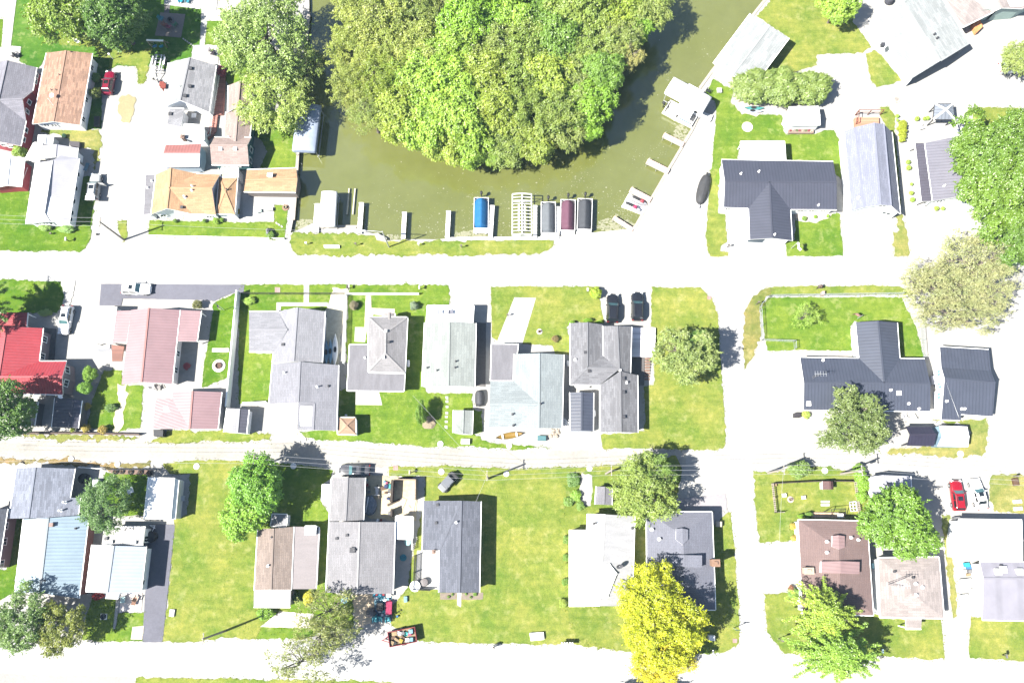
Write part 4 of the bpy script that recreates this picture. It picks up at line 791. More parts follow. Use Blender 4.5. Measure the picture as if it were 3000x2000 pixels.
h = House('32', 'ranch_house', 'stained white membrane roofed house half under the yellow tree', 'house', 'a:694,13,2.9 b:850,18,4.2 c:1127,36,2.9 d:1103,862,2.9 e:800,860,4.2 f:662,864,2.9', 'abef bcde:1', [MB_WHITE, MB_PALE], WL_WHITE); h.pipe('770,98 752,105 1105,146', .12, .3, VENTM)
h = House('32', 'house_wing', 'flat white lean-to with rusty patches beside the overgrown grass', 'house', 'a:530,160,2.5 b:692,161,2.75 c:661,866,2.75 d:530,866,2.5', 'abcd', membrane((.48, .47, .46), .2), WL_WHITE, ov=.15)
h = House('32', 'roof_dormer', 'white hip topped raised room on the white membrane roof', 'dormer', 'a:730,480,3.7 b:900,474,3.7 c:965,560,3.7 d:880,780,3.7 e:740,790,3.7 f:670,720,3.7 g:820,620,4.2', 'abg bcg cdg deg efg fag', MB_WHITE, WL_WHITE, ov=.06, gutter=False)
h = House('32', 'ranch_house', 'slate grey shingled hip roofed house with a brick chimney beside the side road', 'house', 'a:1236,-5,2.8 b:1837,-4,2.8 c:1870,894,2.8 d:1243,890,2.8 e:1570,210,5.0 f:1588,620,5.0', 'abe bcfe cdf daef', shingle(ob(166, 168, 184), .1, .9, .28, .06), WL_WHITE, ridge=False)
h.chimney('1856,462', 1.1, .9, 1.0, plain('tan_brick', (.36, .22, .15), .85, .2, 6)).pipe('1352,245 1285,158', .15, .5)
def dormers(fr, a, b, roof, lab1, lab2):            # raised gablets: one across the upper hip, one pair across the ridge
    House(fr, 'roof_dormer', lab1, 'dormer', a, 'abef bcde', roof, WL_WHITE, t=.1, ov=.05, gutter=False, ridge=False)
    House(fr, 'roof_dormer', lab2, 'dormer', b, 'abef bcde', roof, WL_WHITE, t=.1, ov=.05, gutter=False, ridge=False)
dormers('32', 'a:1507,152,4.2 b:1562,146,4.45 c:1618,158,4.2 d:1618,250,4.2 e:1568,300,4.45 f:1505,250,4.2', 'a:1406,390,4.25 b:1578,392,4.75 c:1746,395,4.25 d:1746,506,4.25 e:1578,500,4.75 f:1404,490,4.25', shingle(ob(172, 174, 190), .08), 'small ridge dormer on the slate grey hip roof', 'wide cross dormer on the slate grey hip roof')
h = House('33', 'ranch_house', 'mauve brown hip roofed house with a tree shadow on it', 'house', 'a:278,68,2.9 b:908,81,2.9 c:968,946,2.9 d:318,930,2.9 e:650,330,5.0 f:665,660,5.0', 'abe bcfe cdf daef', SH_MAUVE, WL_WHITE, ridge=False)
h.chimney('360,535', 1.3, .8, .7, plain('cream_brick', (.45, .36, .28), .85, .15, 6)).pipe('540,268 540,368 760,232 826,252', .13, .4)
dormers('33', 'a:592,216,4.2 b:648,210,4.45 c:706,218,4.2 d:706,320,4.2 e:655,340,4.45 f:585,315,4.2', 'a:492,450,4.25 b:666,448,4.75 c:842,454,4.25 d:840,566,4.25 e:668,560,4.75 f:488,556,4.25', ribbed(ob(198, 164, 164), .5, .5, .85), 'small ridge dormer on the mauve brown hip roof', 'wide cross dormer on the mauve brown hip roof')
h = House('33', 'ranch_house', 'pale pink shingled hip roofed house behind the round maple', 'house', 'a:1012,418,2.9 b:1570,411,2.9 c:1618,972,2.9 d:1030,966,2.9 e:1300,640,4.1 f:1316,740,4.1', 'abe bcfe cdf daef', SH_PALEP, WL_WHITE, ridge=False); h.pipe('1160,543 1330,598', .12, .3, VENTM).pipe('1356,655 1418,688 1360,758', .15, .25)
h = House('33', 'porch', 'pale pink shingled entry porch below the pink hip roof', 'porch', 'a:1265,974,3.0 b:1413,975,3.0 c:1408,1070,2.7 d:1266,1070,2.7', 'abcd', SH_PALEP, WL_WHITE, walls=False, posts=True)
h = House('33', 'garage', 'wide plain white roofed building beside the red car', 'garage', 'a:1752,64,2.9 b:2335,72,2.9 c:1740,250,3.6 d:2340,255,3.6 e:1725,426,2.8 f:2342,440,2.8', 'abdc cdfe', MB_WHITE, WL_WHITE, ov=.2)
h = House('33', 'ranch_house', 'lavender grey membrane roof with seam lines at the lower right edge', 'house', 'a:1945,456,3.0 b:2650,462,3.0 c:1980,606,4.0 d:2650,612,4.0 e:1970,987,2.8 f:2650,1000,2.8', 'abdc cdfe', ribbed(ob(196, 193, 206), 3.1, .5, .88, .1), WL_WHITE); h.vent('2105,545 2155,525 2303,545', .8, .35, TRIM).pipe('2140,490', .15, .2, VENTM)
h = House('23', 'garden_shed', 'lavender white shed with tree shadow, above the round maple', 'shed', 'a:950,1240,2.4 b:1058,1226,3.2 c:1310,1236,2.4 d:1322,1410,2.4 e:1078,1442,3.2 f:965,1440,2.4', 'abef bcde', membrane(ob(226, 226, 240), .06), WL_WHITE, ov=.15); h.vent('1100,1308', .3)
h = House('22', 'garden_shed', 'little dark grey shed beside the white gravel strip', 'shed', 'a:775,1330,2.1 b:848,1332,2.6 c:920,1342,2.1 d:918,1500,2.1 e:842,1498,2.6 f:763,1495,2.1', 'abef bcde', shingle(ob(178, 176, 184), .15), WL_DARK, ov=.12)
h = House('21', 'garden_shed', 'small square shed with a tan pyramid roof beside the alley', 'shed', 'a:762,698,2.3 b:912,698,2.3 c:916,856,2.3 d:748,850,2.3 e:828,772,3.3', 'abe bce cde dae', shingle(ob(238, 196, 166), .15), WL_WHITE, ov=.12)
h = House('G', 'playhouse', 'tiny playhouse with a mauve red roof on the fenced lawn', 'playhouse', 'a:1172,450,1.5 b:1318,450,2.0 c:1372,450,1.5 d:1386,605,1.5 e:1330,608,2.0 f:1178,610,1.5', 'abef bcde', plain('mauve_red', ob(206, 150, 148), .6, .1), WL_TAN, ov=.1, gutter=False)
# ================================================================ TREES AND PLANTS
LEAF = leaf_mat(); BARK = plain('bark', (.16, .135, .115), .9, .3, 4); BARKD = plain('bark_dark', (.07, .058, .05), .9, .3, 4)
def leafquad(mb, p, nrm, size, rr, asp=.7):
    t = nrm.cross(Vector((rr.gauss(0, 1), rr.gauss(0, 1), rr.gauss(0, 1))))
    if t.length < 1e-4: return
    t.normalize(); b = nrm.cross(t); a = size * rr.uniform(.6, 1.25); c = a * asp
    k = len(mb.v); bend = nrm * (a * .28)
    mb.v += [p - t * a, p - b * c + bend, p + t * a, p + b * c + bend]
    mb.f.append([k, k + 1, k + 2, k + 3]); mb.m.append(0); mb.u.append(None)
def rnd(rr):
    while True:
        v = Vector((rr.uniform(-1, 1), rr.uniform(-1, 1), rr.uniform(-1, 1)))
        if .05 < v.length < 1: return v.normalized()
def crown_lobes(seed, n_lobe=34, lobe=(.2, .36), per=300, size=.05, flat=.7, gap=0.0, tilt=.55, rim=.74, sprig=70, asp=.7, ragged=.14, clump=-.06):
    rr = random.Random(seed); mb = MB(); L = []; f1, f2, f3 = (rr.random() * 6.3 for _ in range(3))
    def wob(th): return 1 + ragged * (sin(3 * th + f1) * .6 + sin(5 * th + f2) * .5 + sin(2 * th + f3) * .5)
    for i in range(n_lobe):
        th = i * 2.39996 + rr.uniform(-.35, .35); q = sqrt((i + .5) / n_lobe); r = rr.uniform(*lobe); k = wob(th) * q * rim * rr.uniform(.86, 1.12)
        z = sqrt(max(0, 1 - (q * .92) ** 2)) * flat * rr.uniform(.66, 1.08)
        L.append((Vector((cos(th) * k, sin(th) * k, z)), r))
        if q > .55: L.append((Vector((cos(th + .2) * k * .95, sin(th + .2) * k * .95, z * .35 - .1)), r * 1.05))
    near = [[(c2, (r2 * .62) ** 2) for c2, r2 in L if c2 is not c and (c - c2).length < 1.1 * r + .62 * r2] for c, r in L]
    for (c, r), nb in zip(L, near):
        if gap and rr.random() < gap: continue
        for _ in range(int(per * (r / .28) ** 2)):
            d = rnd(rr)
            if d.z < -.45: d.z = -d.z
            p = c + Vector((d.x, d.y, d.z * .85)) * (r * rr.uniform(.7, 1.08) * (1 + .2 * sin(d.x * 9 + c.x * 9) * cos(d.y * 8 + c.y * 5)))
            if ragged > .1 and mnoise.noise(p * 8.5) + .5 * mnoise.noise(p * 19) < clump and rr.random() < .88: continue
            if any((p - c2).length_squared < q2 for c2, q2 in nb): continue
            leafquad(mb, p, (d + rnd(rr) * tilt * 1.3 + Vector((0, 0, .65))).normalized(), size, rr, asp)
    for _ in range(sprig):                           # twigs of leaves that break the outline
        c, r = rr.choice(L); d = rnd(rr); d.z = abs(d.z) * .5; d = (d + Vector((c.x, c.y, 0)) * .9).normalized(); s0 = c + d * r * .9; ln = rr.uniform(.08, .2)
        for k in range(16):
            t = rr.random(); p = s0 + d * ln * t + rnd(rr) * .035 * (1.2 - t) - Vector((0, 0, .05 * t * t))
            leafquad(mb, p, (rnd(rr) * .9 + Vector((0, 0, .8))).normalized(), size * .95, rr, asp)
    return mb, L
def crown_spray(seed, n=46, size=.045, flat=.55, droop=.25, per=150, spread=.09, rmax=1.0, asp=.45):
    """radiating sprays of leaves along limbs: feathery outline, like a spruce, willow or locust from above"""
    rr = random.Random(seed); mb = MB(); L = []
    for i in range(n):
        th = i * 2.39996 + rr.uniform(-.3, .3); up = rr.random() ** .8; ln = rmax * rr.uniform(.6, 1.08) * (1 - .7 * up ** 1.2)
        z0 = flat * (up * 1.05 - .25); d = Vector((cos(th), sin(th), 0)); sd = Vector((-sin(th), cos(th), 0)); tip = None
        for k in range(per):
            t = rr.random() ** .7; w_ = spread * (.5 + 1.6 * t * (1.15 - t)) * rr.gauss(0, 1)
            p = d * (ln * t) + sd * w_ + Vector((0, 0, z0 + .18 * t - droop * t * t + rr.gauss(0, .03)))
            nn = (Vector((0, 0, 1)) + d * .35 + rnd(rr) * .8).normalized(); leafquad(mb, p, nn, size * (1.15 - .4 * t), rr, asp)
        L.append((d * ln * .75 + Vector((0, 0, z0)), .2))
    return mb, L
def trunk_mesh(L, seed, hh, r0=.055, limbs=9, bare=0.0, lift=0.0):
    rr = random.Random(seed); mb = MB(); base = Vector((0, 0, -hh))
    mb.tube([base - Vector((0, 0, .05)), base + Vector((0, 0, hh * .15)), Vector((rr.uniform(-.03, .03), rr.uniform(-.03, .03), -hh * .3)), Vector((0, 0, .05)), Vector((.02, .01, .42))], [r0 * 1.6, r0 * 1.05, r0 * .85, r0 * .6, r0 * .2], 8)
    for i in range(min(limbs, len(L))):
        c, r = L[(i * 5 + seed) % len(L)]; s0 = Vector((0, 0, rr.uniform(-hh * .35, .1))); e = c + Vector((0, 0, lift)); m1 = s0.lerp(e, .4) + rnd(rr) * .05 - Vector((0, 0, .03)); m2 = s0.lerp(e, .75) + rnd(rr) * .05
        mb.tube([s0, m1, m2, e], [r0 * .5, r0 * .36, r0 * .22, r0 * .07], 6)
        for j in range(2 + int(bare * 3)):
            q = m1.lerp(e, rr.uniform(.1, .8)); t = q + (e - s0).normalized() * rr.uniform(.08, .2) + rnd(rr) * .16; mb.tube([q, q.lerp(t, .5) + rnd(rr) * .02, t], [r0 * .2, r0 * .13, r0 * .04], 5)
    return mb
PROTO = {}
def proto(kind, v):
    if (kind, v) in PROTO: return PROTO[(kind, v)]
    sd = sum(ord(c) for c in kind) * 7 + v * 13
    if kind == 'maple': mb, L = crown_lobes(sd, 46, (.14, .29), 1300, .029, .72, 0, .6, .80, 130, .65, .18)
    elif kind == 'broad': mb, L = crown_lobes(sd, 44, (.11, .29), 2000, .027, .6, .05, .55, .82, 190, .75, .22, .06)
    elif kind == 'fine': mb, L = crown_lobes(sd, 60, (.09, .22), 1500, .023, .58, .08, .8, .86, 260, .55, .22)
    elif kind == 'oak': mb, L = crown_lobes(sd, 48, (.10, .22), 1400, .026, .52, .12, .7, .87, 220, .6, .26)
    elif kind == 'thin': mb, L = crown_lobes(sd, 46, (.08, .17), 420, .025, .55, .28, .8, .9, 200, .6, .28)
    elif kind == 'airy': mb, L = crown_lobes(sd, 80, (.06, .15), 1000, .020, .42, .14, .8, .92, 420, .5, .26)
    elif kind == 'spray': mb, L = crown_spray(sd, 150, .030, .62, .22, 210, .026, 1.0, .5)
    elif kind == 'spruce': mb, L = crown_spray(sd, 190, .026, .95, .25, 170, .022, 1.0, .4)
    elif kind == 'willow': mb, L = crown_lobes(sd, 64, (.09, .20), 1350, .024, .5, .06, .7, .88, 320, .4, .24)
    elif kind == 'clipped': mb, L = crown_lobes(sd, 26, (.2, .3), 620, .036, .8, 0, .35, .74, 20, .7, .05)
    elif kind == 'shrub': mb, L = crown_lobes(sd, 16, (.22, .40), 260, .062, .8, 0, .6, .7, 60)
    hh = {'clipped': .5, 'shrub': .5, 'spruce': .55}.get(kind, .75)
    cm = mb.build('crown', LEAF).data; tm = trunk_mesh(L, sd, hh, .05 if kind not in ('thin',) else .042, {'thin': 14, 'airy': 26, 'fine': 14, 'oak': 14}.get(kind, 7), {'thin': 1.0, 'airy': 1.0}.get(kind, .2)).build('trunk', BARK).data
    for o in [o for o in C.objects if o.data in (cm, tm)]: bpy.data.objects.remove(o)
    PROTO[(kind, v)] = (cm, tm, hh); return PROTO[(kind, v)]
def tree(fr, x, y, rx, ry, h, kind, col, label, v=0, name='tree', cat='tree', group=None, bark=None, parts=('crown', 'trunk'), rz=None):
    """x, y: middle of the crown in the photo; rx, ry: its half sizes in photo units; h: height in metres"""
    cm, tm, hh = proto(kind, v); zc = h * (.5 if hh > .6 else .38); k = mpp(fr, x, y); ax, ay = rx * k, ry * k
    p = W(fr, x, y, zc + .15 * min(ax, ay)); o = thing(name, label, cat, (p.x, p.y, 0), 0, group); a = R.uniform(0, 6.28) if rz is None else rz
    if abs(ax - ay) / max(ax, ay) > .12: a = R.choice((0, pi)) if rz is None else rz
    sz = min((h - zc) / .8, max(ax, ay) * 1.15)
    c = bpy.data.objects.new(parts[0], cm); C.objects.link(c); c.parent = o; c.location = (0, 0, zc); c.scale = (ax, ay, sz); c.rotation_euler = (0, 0, a); c.color = (*col, 1)
    t = bpy.data.objects.new(parts[1], tm); C.objects.link(t); t.parent = o; t.location = (0, 0, zc); q = min(ax, ay); t.scale = (ax, ay, zc / hh); t.rotation_euler = (0, 0, a)
    return o
def shrub(fr, x, y, r, h, col, label, kind='shrub', v=0, group=None, ry=None, name='shrub', cat='shrub'):
    return tree(fr, x, y, r, ry or r, h, kind, col, label, v, name, cat, group, None, ('foliage', 'stem'))
Y1, Y2 = (.20, .262, .04), (.235, .28, .075)            # yellow greens
B1, B2 = (.145, .262, .022), (.195, .305, .04)          # bright greens
D1, D2 = (.075, .15, .024), (.115, .205, .03)           # deeper greens
O1, O2 = (.165, .228, .05), (.185, .235, .07)            # olive and greyish
TA = (.25, .25, .10); YY = (.33, .36, .02)
# the wooded island: every tree one can tell apart
isl = [(858, 30, 75, 'fine', Y2), (940, 35, 62, 'willow', O2), (1010, 10, 55, 'thin', O2), (1085, 45, 68, 'maple', B1), (1160, 20, 62, 'broad', B2), (1245, 30, 72, 'oak', D2), (1330, 30, 66, 'maple', O1), (1420, 20, 66, 'fine', Y1), (1488, 15, 52, 'fine', O2),
       (822, 110, 62, 'willow', Y2), (890, 110, 70, 'willow', Y2), (975, 110, 66, 'fine', Y2), (1050, 120, 66, 'maple', B2), (1120, 105, 62, 'fine', O2), (1195, 110, 68, 'oak', O1), (1275, 105, 62, 'maple', D2), (1350, 105, 56, 'oak', O1), (1420, 95, 50, 'fine', O2), (1455, 60, 40, 'broad', B1),
       (822, 195, 56, 'willow', Y2), (885, 190, 66, 'willow', Y1), (960, 195, 64, 'broad', B2), (1030, 200, 66, 'broad', B2), (1105, 180, 66, 'maple', Y1), (1180, 185, 66, 'oak', O1), (1255, 180, 62, 'broad', Y1), (1325, 180, 56, 'oak', O2), (1385, 170, 44, 'maple', D2),
       (855, 262, 44, 'willow', O2), (920, 262, 56, 'broad', Y1), (985, 275, 58, 'broad', B2), (1060, 270, 62, 'broad', B2), (1135, 265, 62, 'maple', Y1), (1210, 255, 62, 'fine', O1), (1285, 250, 60, 'oak', O1), (1355, 245, 50, 'broad', B1),
       (1015, 322, 48, 'broad', Y1), (1085, 330, 50, 'broad', B2), (1160, 325, 56, 'fine', O1), (1230, 318, 50, 'broad', Y1), (1295, 300, 46, 'oak', O2), (1345, 290, 32, 'broad', B1), (1130, 358, 26, 'broad', B2), (960, 310, 30, 'broad', B2), (1440, 130, 34, 'fine', TA)]
KD = {'fine': ('feathery', 'tree'), 'willow': ('drooping', 'tree'), 'maple': ('dense round', 'tree'), 'broad': ('large leaved', 'tree'), 'oak': ('gnarled', 'tree'), 'thin': ('half bare', 'tree'), 'airy': ('airy', 'tree')}
CN = {Y1: 'yellow green', Y2: 'pale yellow green', B1: 'bright green', B2: 'bright lime green', O1: 'olive green', O2: 'greyish olive', D2: 'deep green', TA: 'tan green'}
for i, (x, y, r, k, c) in enumerate(isl):
    col_ = 'far left' if x < 900 else 'left middle' if x < 1040 else 'middle' if x < 1200 else 'right middle' if x < 1340 else 'right'
    row_ = 'top edge' if y < 60 else 'upper part' if y < 150 else 'centre' if y < 225 else 'lower part' if y < 290 else 'bottom shore'
    tree('f', x, y, r * 1.14, r * R.uniform(1.0, 1.2), R.uniform(9.5, 11.5) if y < 290 else R.uniform(6, 8.5), k, sc(c, R.uniform(.88, 1.12)), '%s %s tree on the wooded island, %s, %s' % (CN[c], KD[k][0], row_, col_), i % 2, 'tree', 'tree', 'trees on the wooded island')
# upper left
tree('f', 160, 25, 82, 78, 13, 'maple', (.15, .225, .03), 'huge bright green maple over the top left lawn', 0)
tree('f', 262, 45, 78, 66, 12, 'maple', D1, 'darker green maple beside the fire pit patio', 1)
tree('f', 95, 20, 26, 24, 7, 'oak', sc(O1, .8), 'small olive tree at the top left beside the path', 0)
tree('f', 610, 85, 112, 105, 13, 'fine', (0.180, 0.254, 0.083), 'tall pale green willow beside the left canal bank', 0)
tree('f', 630, 218, 90, 88, 8, 'fine', (0.204, 0.270, 0.066), 'pale green willow over the blue grey boat canopy', 1)
tree('f', 690, 150, 48, 60, 10, 'thin', (0.192, 0.259, 0.077), 'thin leafy willow leaning over the canal', 0)
shrub('00', 2040, 660, 50, 2.0, (.30, .06, .10), 'pink flowering shrub beside the light grey house')
shrub('00', 885, 720, 46, 1.6, D2, 'dark round shrub beside the red car, upper one'); shrub('00', 878, 862, 58, 2.0, (0.108, 0.140, 0.022), 'dark round shrub beside the red car, lower and larger one', v=1)
shrub('00', 185, 1392, 70, 2.2, B2, 'bright lime shrub in front of the red walled house', v=1); shrub('00', 590, 1250, 22, .8, (0.024, 0.097, 0.066), 'small dark green shrub among the dry weeds')
shrub('10', 420, 520, 62, .9, (0.192, 0.302, 0.077), 'low white flowered plants at the lavender roofed house, left of the door', ry=40); shrub('10', 610, 540, 85, 1.0, (0.156, 0.281, 0.066), 'low white flowered plants at the lavender roofed house, right of the door', ry=42, v=1)
for i, (x, l) in enumerate(((1612, 'leftmost'), (1880, 'second'))): shrub('10', x, 462, 20, .7, D2, 'small dark green ball shrub under the orange house wall, %s' % l)
shrub('10', 1990, 462, 34, .9, B2, 'lime green shrub at the right end of the orange house wall'); shrub('10', 2040, 455, 22, .8, B1, 'bright green shrub next to the lime one at the orange house')
shrub('11', 130, 590, 42, .9, D2, 'dark low plants around the grey rock by the canal corner')
# upper right
for i, (x, y, rx, ry, v_) in enumerate(((1740, 200, 56, 46, 0), (1800, 202, 62, 50, 1), (1862, 205, 54, 44, 0))):
    shrub('f', x, y, rx, 4.2, (.135, .19, .05), ('left', 'middle', 'right')[i] + ' third of the big clipped olive shrub mass beside the white boathouse', 'clipped', v_, 'big clipped shrubs by the boathouse', ry)
tree('f', 1925, 15, 46, 44, 8, 'broad', B2, 'bright lime tree shading the top right white house', 1)
tree('f', 2340, 135, 40, 42, 7, 'oak', O2, 'thin greyish tree at the upper right edge', 0)
for i, (x, y, rx, ry, c) in enumerate(((2268, 355, 82, 84, (.085, .155, .016)), (2345, 335, 74, 84, (.082, .15, .016)), (2300, 455, 86, 88, (.09, .16, .016)), (2240, 430, 44, 42, (0.156, 0.270, 0.066)), (2345, 540, 66, 70, (.07, .135, .015)))):
    tree('f', x, y, rx, ry, (14, 13, 14, 8, 12)[i], 'broad', c, ('huge bright maple over the lavender roofed house, upper left crown', 'huge bright maple at the right edge, upper crown', 'huge bright maple at the right edge, middle crown', 'low leaning maple bough over the lavender metal roof', 'huge bright maple at the right edge, lowest crown')[i], i % 2, 'maple_tree', 'tree', 'bright maples at the right edge')
for i, (x, y, rx, ry) in enumerate(((2170, 665, 88, 62), (2235, 600, 82, 70), (2200, 720, 94, 46), (2270, 660, 62, 70), (2140, 640, 58, 40))):
    tree('f', x, y, rx, ry, 10, 'airy', (.235, .25, .145), ('tan leaved locust over the main road, middle bough', 'tan leaved locust near the bright maples, upper bough', 'tan leaved locust over the fenced lawn, lower bough', 'tan leaved locust, right hand bough by the gravel', 'tan leaved locust, thin tip over the road')[i], i % 2, 'locust_tree', 'tree', 'tan leaved locust trees')
tree('13', 355, 1330, 122, 118, 4, 'thin', (0.192, 0.281, 0.055), 'small lone lime tree on the fenced lawn', 1)
for i, (x, y, r) in enumerate(((345, 265, 26), (345, 318, 20))): shrub('F', x, y, r, .9, B2, ('upper', 'lower')[i] + ' little lime ball shrub above the clipped hedge', 'clipped', i)
for i in range(7): shrub('F', 395 + (i % 2) * 14, 352 + i * 37, 66 - abs(i - 2) * 5, 1.6, (0.252, 0.292, 0.022), ('topmost', 'second', 'third', 'middle', 'fifth', 'sixth', 'lowest')[i] + ' shrub of the yellow green clipped row between barn and lavender house', 'clipped', i % 2, 'yellow green clipped row', 26)
for i, (x, y, r) in enumerate(((595, 298, 32), (728, 290, 30), (690, 296, 26), (480, 852, 32), (488, 922, 34), (523, 1132, 22), (523, 1246, 30), (533, 1332, 34), (842, 1440, 32), (922, 1442, 28))):
    shrub('F', x, y, r, 1.0, B2 if i % 2 else (0.192, 0.259, 0.033), 'little round lime shrub ' + ('left of the metal gazebo', 'right of the pair below the metal gazebo', 'left of the pair below the metal gazebo', 'at the porch, topmost', 'at the porch, second from the top', 'below the porch steps, smallest', 'below the porch steps, middle', 'at the lower end of the porch', 'in the front bed, left', 'in the front bed, right')[i], 'clipped', i % 2, 'round lime shrubs')
for i, (x, y, r) in enumerate(((335, 440, 24), (435, 425, 18), (550, 418, 16))): shrub('13', x, y, r, .6, D2 if i == 0 else B1, ('largest', 'middle', 'rightmost small') [i] + ' shrub in the stone bed of the black roofed house')
shrub('12', 770, 1125, 62, 1.9, (0.204, 0.281, 0.011), 'perfectly round yellow green clipped shrub by the black cars', 'clipped', 1)
for i, (x, y, rx, ry) in enumerate(((548, 1402, 36, 24), (695, 1378, 46, 20), (800, 1392, 34, 18))): shrub('12', x, y, rx, 1.1, B1, ('left', 'middle', 'right')[i] + ' low lime shrub along the top of the grey gabled house', ry=ry)
tree('12', 1590, 1690, 290, 255, 9, 'oak', (0.180, 0.232, 0.083), 'leafy tree with bare limbs beside the white deck', 0)
tree('12', 1700, 1600, 150, 120, 9, 'fine', (0.108, 0.205, 0.044), 'greener bough of the tree beside the white deck', 1)
shrub('12', 395, 1545, 34, .9, (.16, .12, .05), 'small brown bush on the lawn of the pale green grey house')
# middle row
for i, (x, y, r, h_) in enumerate(((830, 300, 70, 3), (785, 425, 66, 3))): tree('20', x, y, r, r * 1.05, h_, 'maple', (B1, (0.144, 0.281, 0.033))[i], ('upper', 'lower')[i] + ' small bright tree beside the grey gravel yard', i)
for i, (x, y, r) in enumerate(((803, 598, 36), (795, 800, 46), (948, 812, 46), (668, 812, 24))): shrub('20', x, y, r, 1.3, ((.30, .24, .04), (.28, .23, .05), (.28, .22, .05), (0.264, 0.324, 0.022))[i], ('golden brown shrub, uppermost beside the dark shed', 'golden brown shrub near the alley wall, left', 'golden brown shrub near the alley wall, right', 'tiny lime shrub below the dark shed')[i], v=i % 2)
shrub('20', 1718, 228, 34, 1.0, (.26, .04, .07), 'little crimson shrub on the gravel by the pink house'); shrub('20', 1115, 65, 30, .9, (.30, .14, .05), 'orange leaved shrub behind the pergola')
shrub('10', 1815, 1232, 46, 1.8, (0.120, 0.130, 0.044), 'round dark shrub on the pale bed above the pink roof'); shrub('10', 1730 - 1312, 1305, 70, .8, (0.192, 0.281, 0.088), 'white flowered plants above the red metal porch', ry=36)
tree('f', 12, 945, 66, 72, 12, 'maple', D1, 'big dark green tree at the left edge beside the alley', 0)
tree('f', -48, 700, 74, 70, 13, 'spray', D1, 'dark tree cut by the left edge, shading the lawn', 0)
shrub('20', 1020, 610, 60, .9, D1, 'dark low weed clump on the lawn by the stone line', ry=40)
for i, (x, y, c) in enumerate(((900, 1240, (.17, .15, .12)), (1452, 1245, (0.156, 0.205, 0.165)))): shrub('11', x, y, 44, 1.2, c, ('dusty mauve', 'pale silver green') [i] + ' round shrub on the front lawn of the hip roofed house', v=i)
tree('21', 1520, 660, 56, 112, 3.5, 'maple', D2, 'narrow dark green shrub tree on the lawn by the stepping stones', 1)
shrub('10', 2290, 1195, 62, .9, B2, 'flowering lime plants at the top of the white fence', ry=40)
tree('23', 810, 760, 330, 270, 9, 'oak', (0.114, 0.157, 0.055), 'spreading dark oak in front of the dark blue metal roof', 1)
tree('23', 830, 580, 90, 110, 8, 'oak', (0.108, 0.162, 0.055), 'upper bough of the spreading oak over the blue roof', 0)
shrub('23', 285, 1178, 112, 2.2, (0.132, 0.205, 0.055), 'wide green shrub beside a leaning pole at the alley', ry=88)
shrub('23', 345, 672, 42, .8, (0.240, 0.302, 0.066), 'small lime bush beside the black cart')
for i, (x, y, r) in enumerate(((830, 1175, 56), (850, 1245, 70), (870, 1330, 66), (860, 1420, 60))): shrub('23', x, y, r, 1.5, B1, ('topmost', 'second', 'third', 'lowest')[i] + ' leafy bush along the right fence of the small yard', v=i % 2, group='bushes along the small yard fence')
# lower row
tree('f', 592, 1112, 66, 62, 10, 'maple', (0.132, 0.270, 0.033), 'bright green tree at the alley beside the open lawn', 0)
tree('f', 566, 1178, 56, 56, 9, 'broad', (0.168, 0.302, 0.033), 'lime green tree above the brown roofed low house', 1)
tree('f', 244, 1158, 62, 60, 9, 'fine', (0.102, 0.184, 0.066), 'feathery green tree beside the white garage', 0)
tree('f', 52, 1425, 72, 66, 9, 'oak', (0.120, 0.194, 0.061), 'leafy green tree at the bottom left edge', 1)
tree('f', 136, 1440, 58, 58, 8, 'oak', (0.156, 0.184, 0.033), 'yellow tipped tree beside the small front lawn', 0)
shrub('30', 905, 768, 60, 1.2, (.26, .02, .03), 'deep red shrub under the pale blue porch', ry=36); shrub('30', 1040, 800 - 90, 20, .5, D1, 'tiny dark plant by the blue porch')
tree('f', 1482, 1128, 76, 76, 9, 'fine', (0.180, 0.243, 0.061), 'large pale green tree above the slate grey hip roof', 0)
tree('f', 1500, 1090, 52, 44, 9, 'fine', (0.144, 0.227, 0.055), 'upper bough of the large tree at the alley corner', 1)
for i, (x, y, rx, ry, c) in enumerate(((1500, 1375, 82, 72, YY), (1535, 1450, 92, 76, sc(YY, .95)), (1480, 1440, 62, 72, YY), (1520, 1515, 76, 52, (0.432, 0.400, 0.033)))):
    tree('f', x, y, rx, ry, (10, 11, 9, 8)[i], 'fine', c, ('bright yellow blossoming tree, upper crown over the white roof', 'bright yellow blossoming tree, middle crown by the hip roof', 'bright yellow blossoming tree, left crown', 'bright yellow blossoming tree, lowest crown over the street')[i], i % 2, 'yellow_tree', 'tree', 'yellow blossoming trees')
tree('f', 2065, 1196, 84, 82, 9, 'broad', (.10, .19, .02), 'round bright green maple between the mauve roof and red car', 1)
for i, (x, y, rx, ry, c) in enumerate(((1895, 1405, 92, 78, (0.228, 0.313, 0.055)), (1925, 1500, 118, 84, (0.180, 0.292, 0.050)))):
    tree('f', x, y, rx, ry, (11, 11)[i], 'spray', c, ('spiky bright green tree over the mauve hip roof', 'spiky bright green tree at the bottom edge, larger one')[i], i)
for i, (x, y, rx, ry) in enumerate(((752, 1405, 66, 52), (735, 1460, 66, 52), (690, 1520, 72, 48), (775, 1440, 40, 44))):
    tree('f', x, y, rx, ry, (9, 10, 8, 9)[i], 'thin', (0.192, 0.221, 0.083), ('half bare tree beside the colourful sale, upper bough', 'half bare tree beside the colourful sale, middle bough', 'half bare tree beside the colourful sale, low bough over the street', 'half bare tree beside the colourful sale, right bough')[i], i % 2, 'sparse_tree', 'tree', 'half bare trees by the sale')
tree('p', 1860, 2085, 118, 62, 8, 'oak', D2, 'tree just below the bottom edge, shading the street', 0)
for i, (x, y, rx, ry) in enumerate(((2000, -330, 60, 40), (2150, -300, 50, 60))): pass
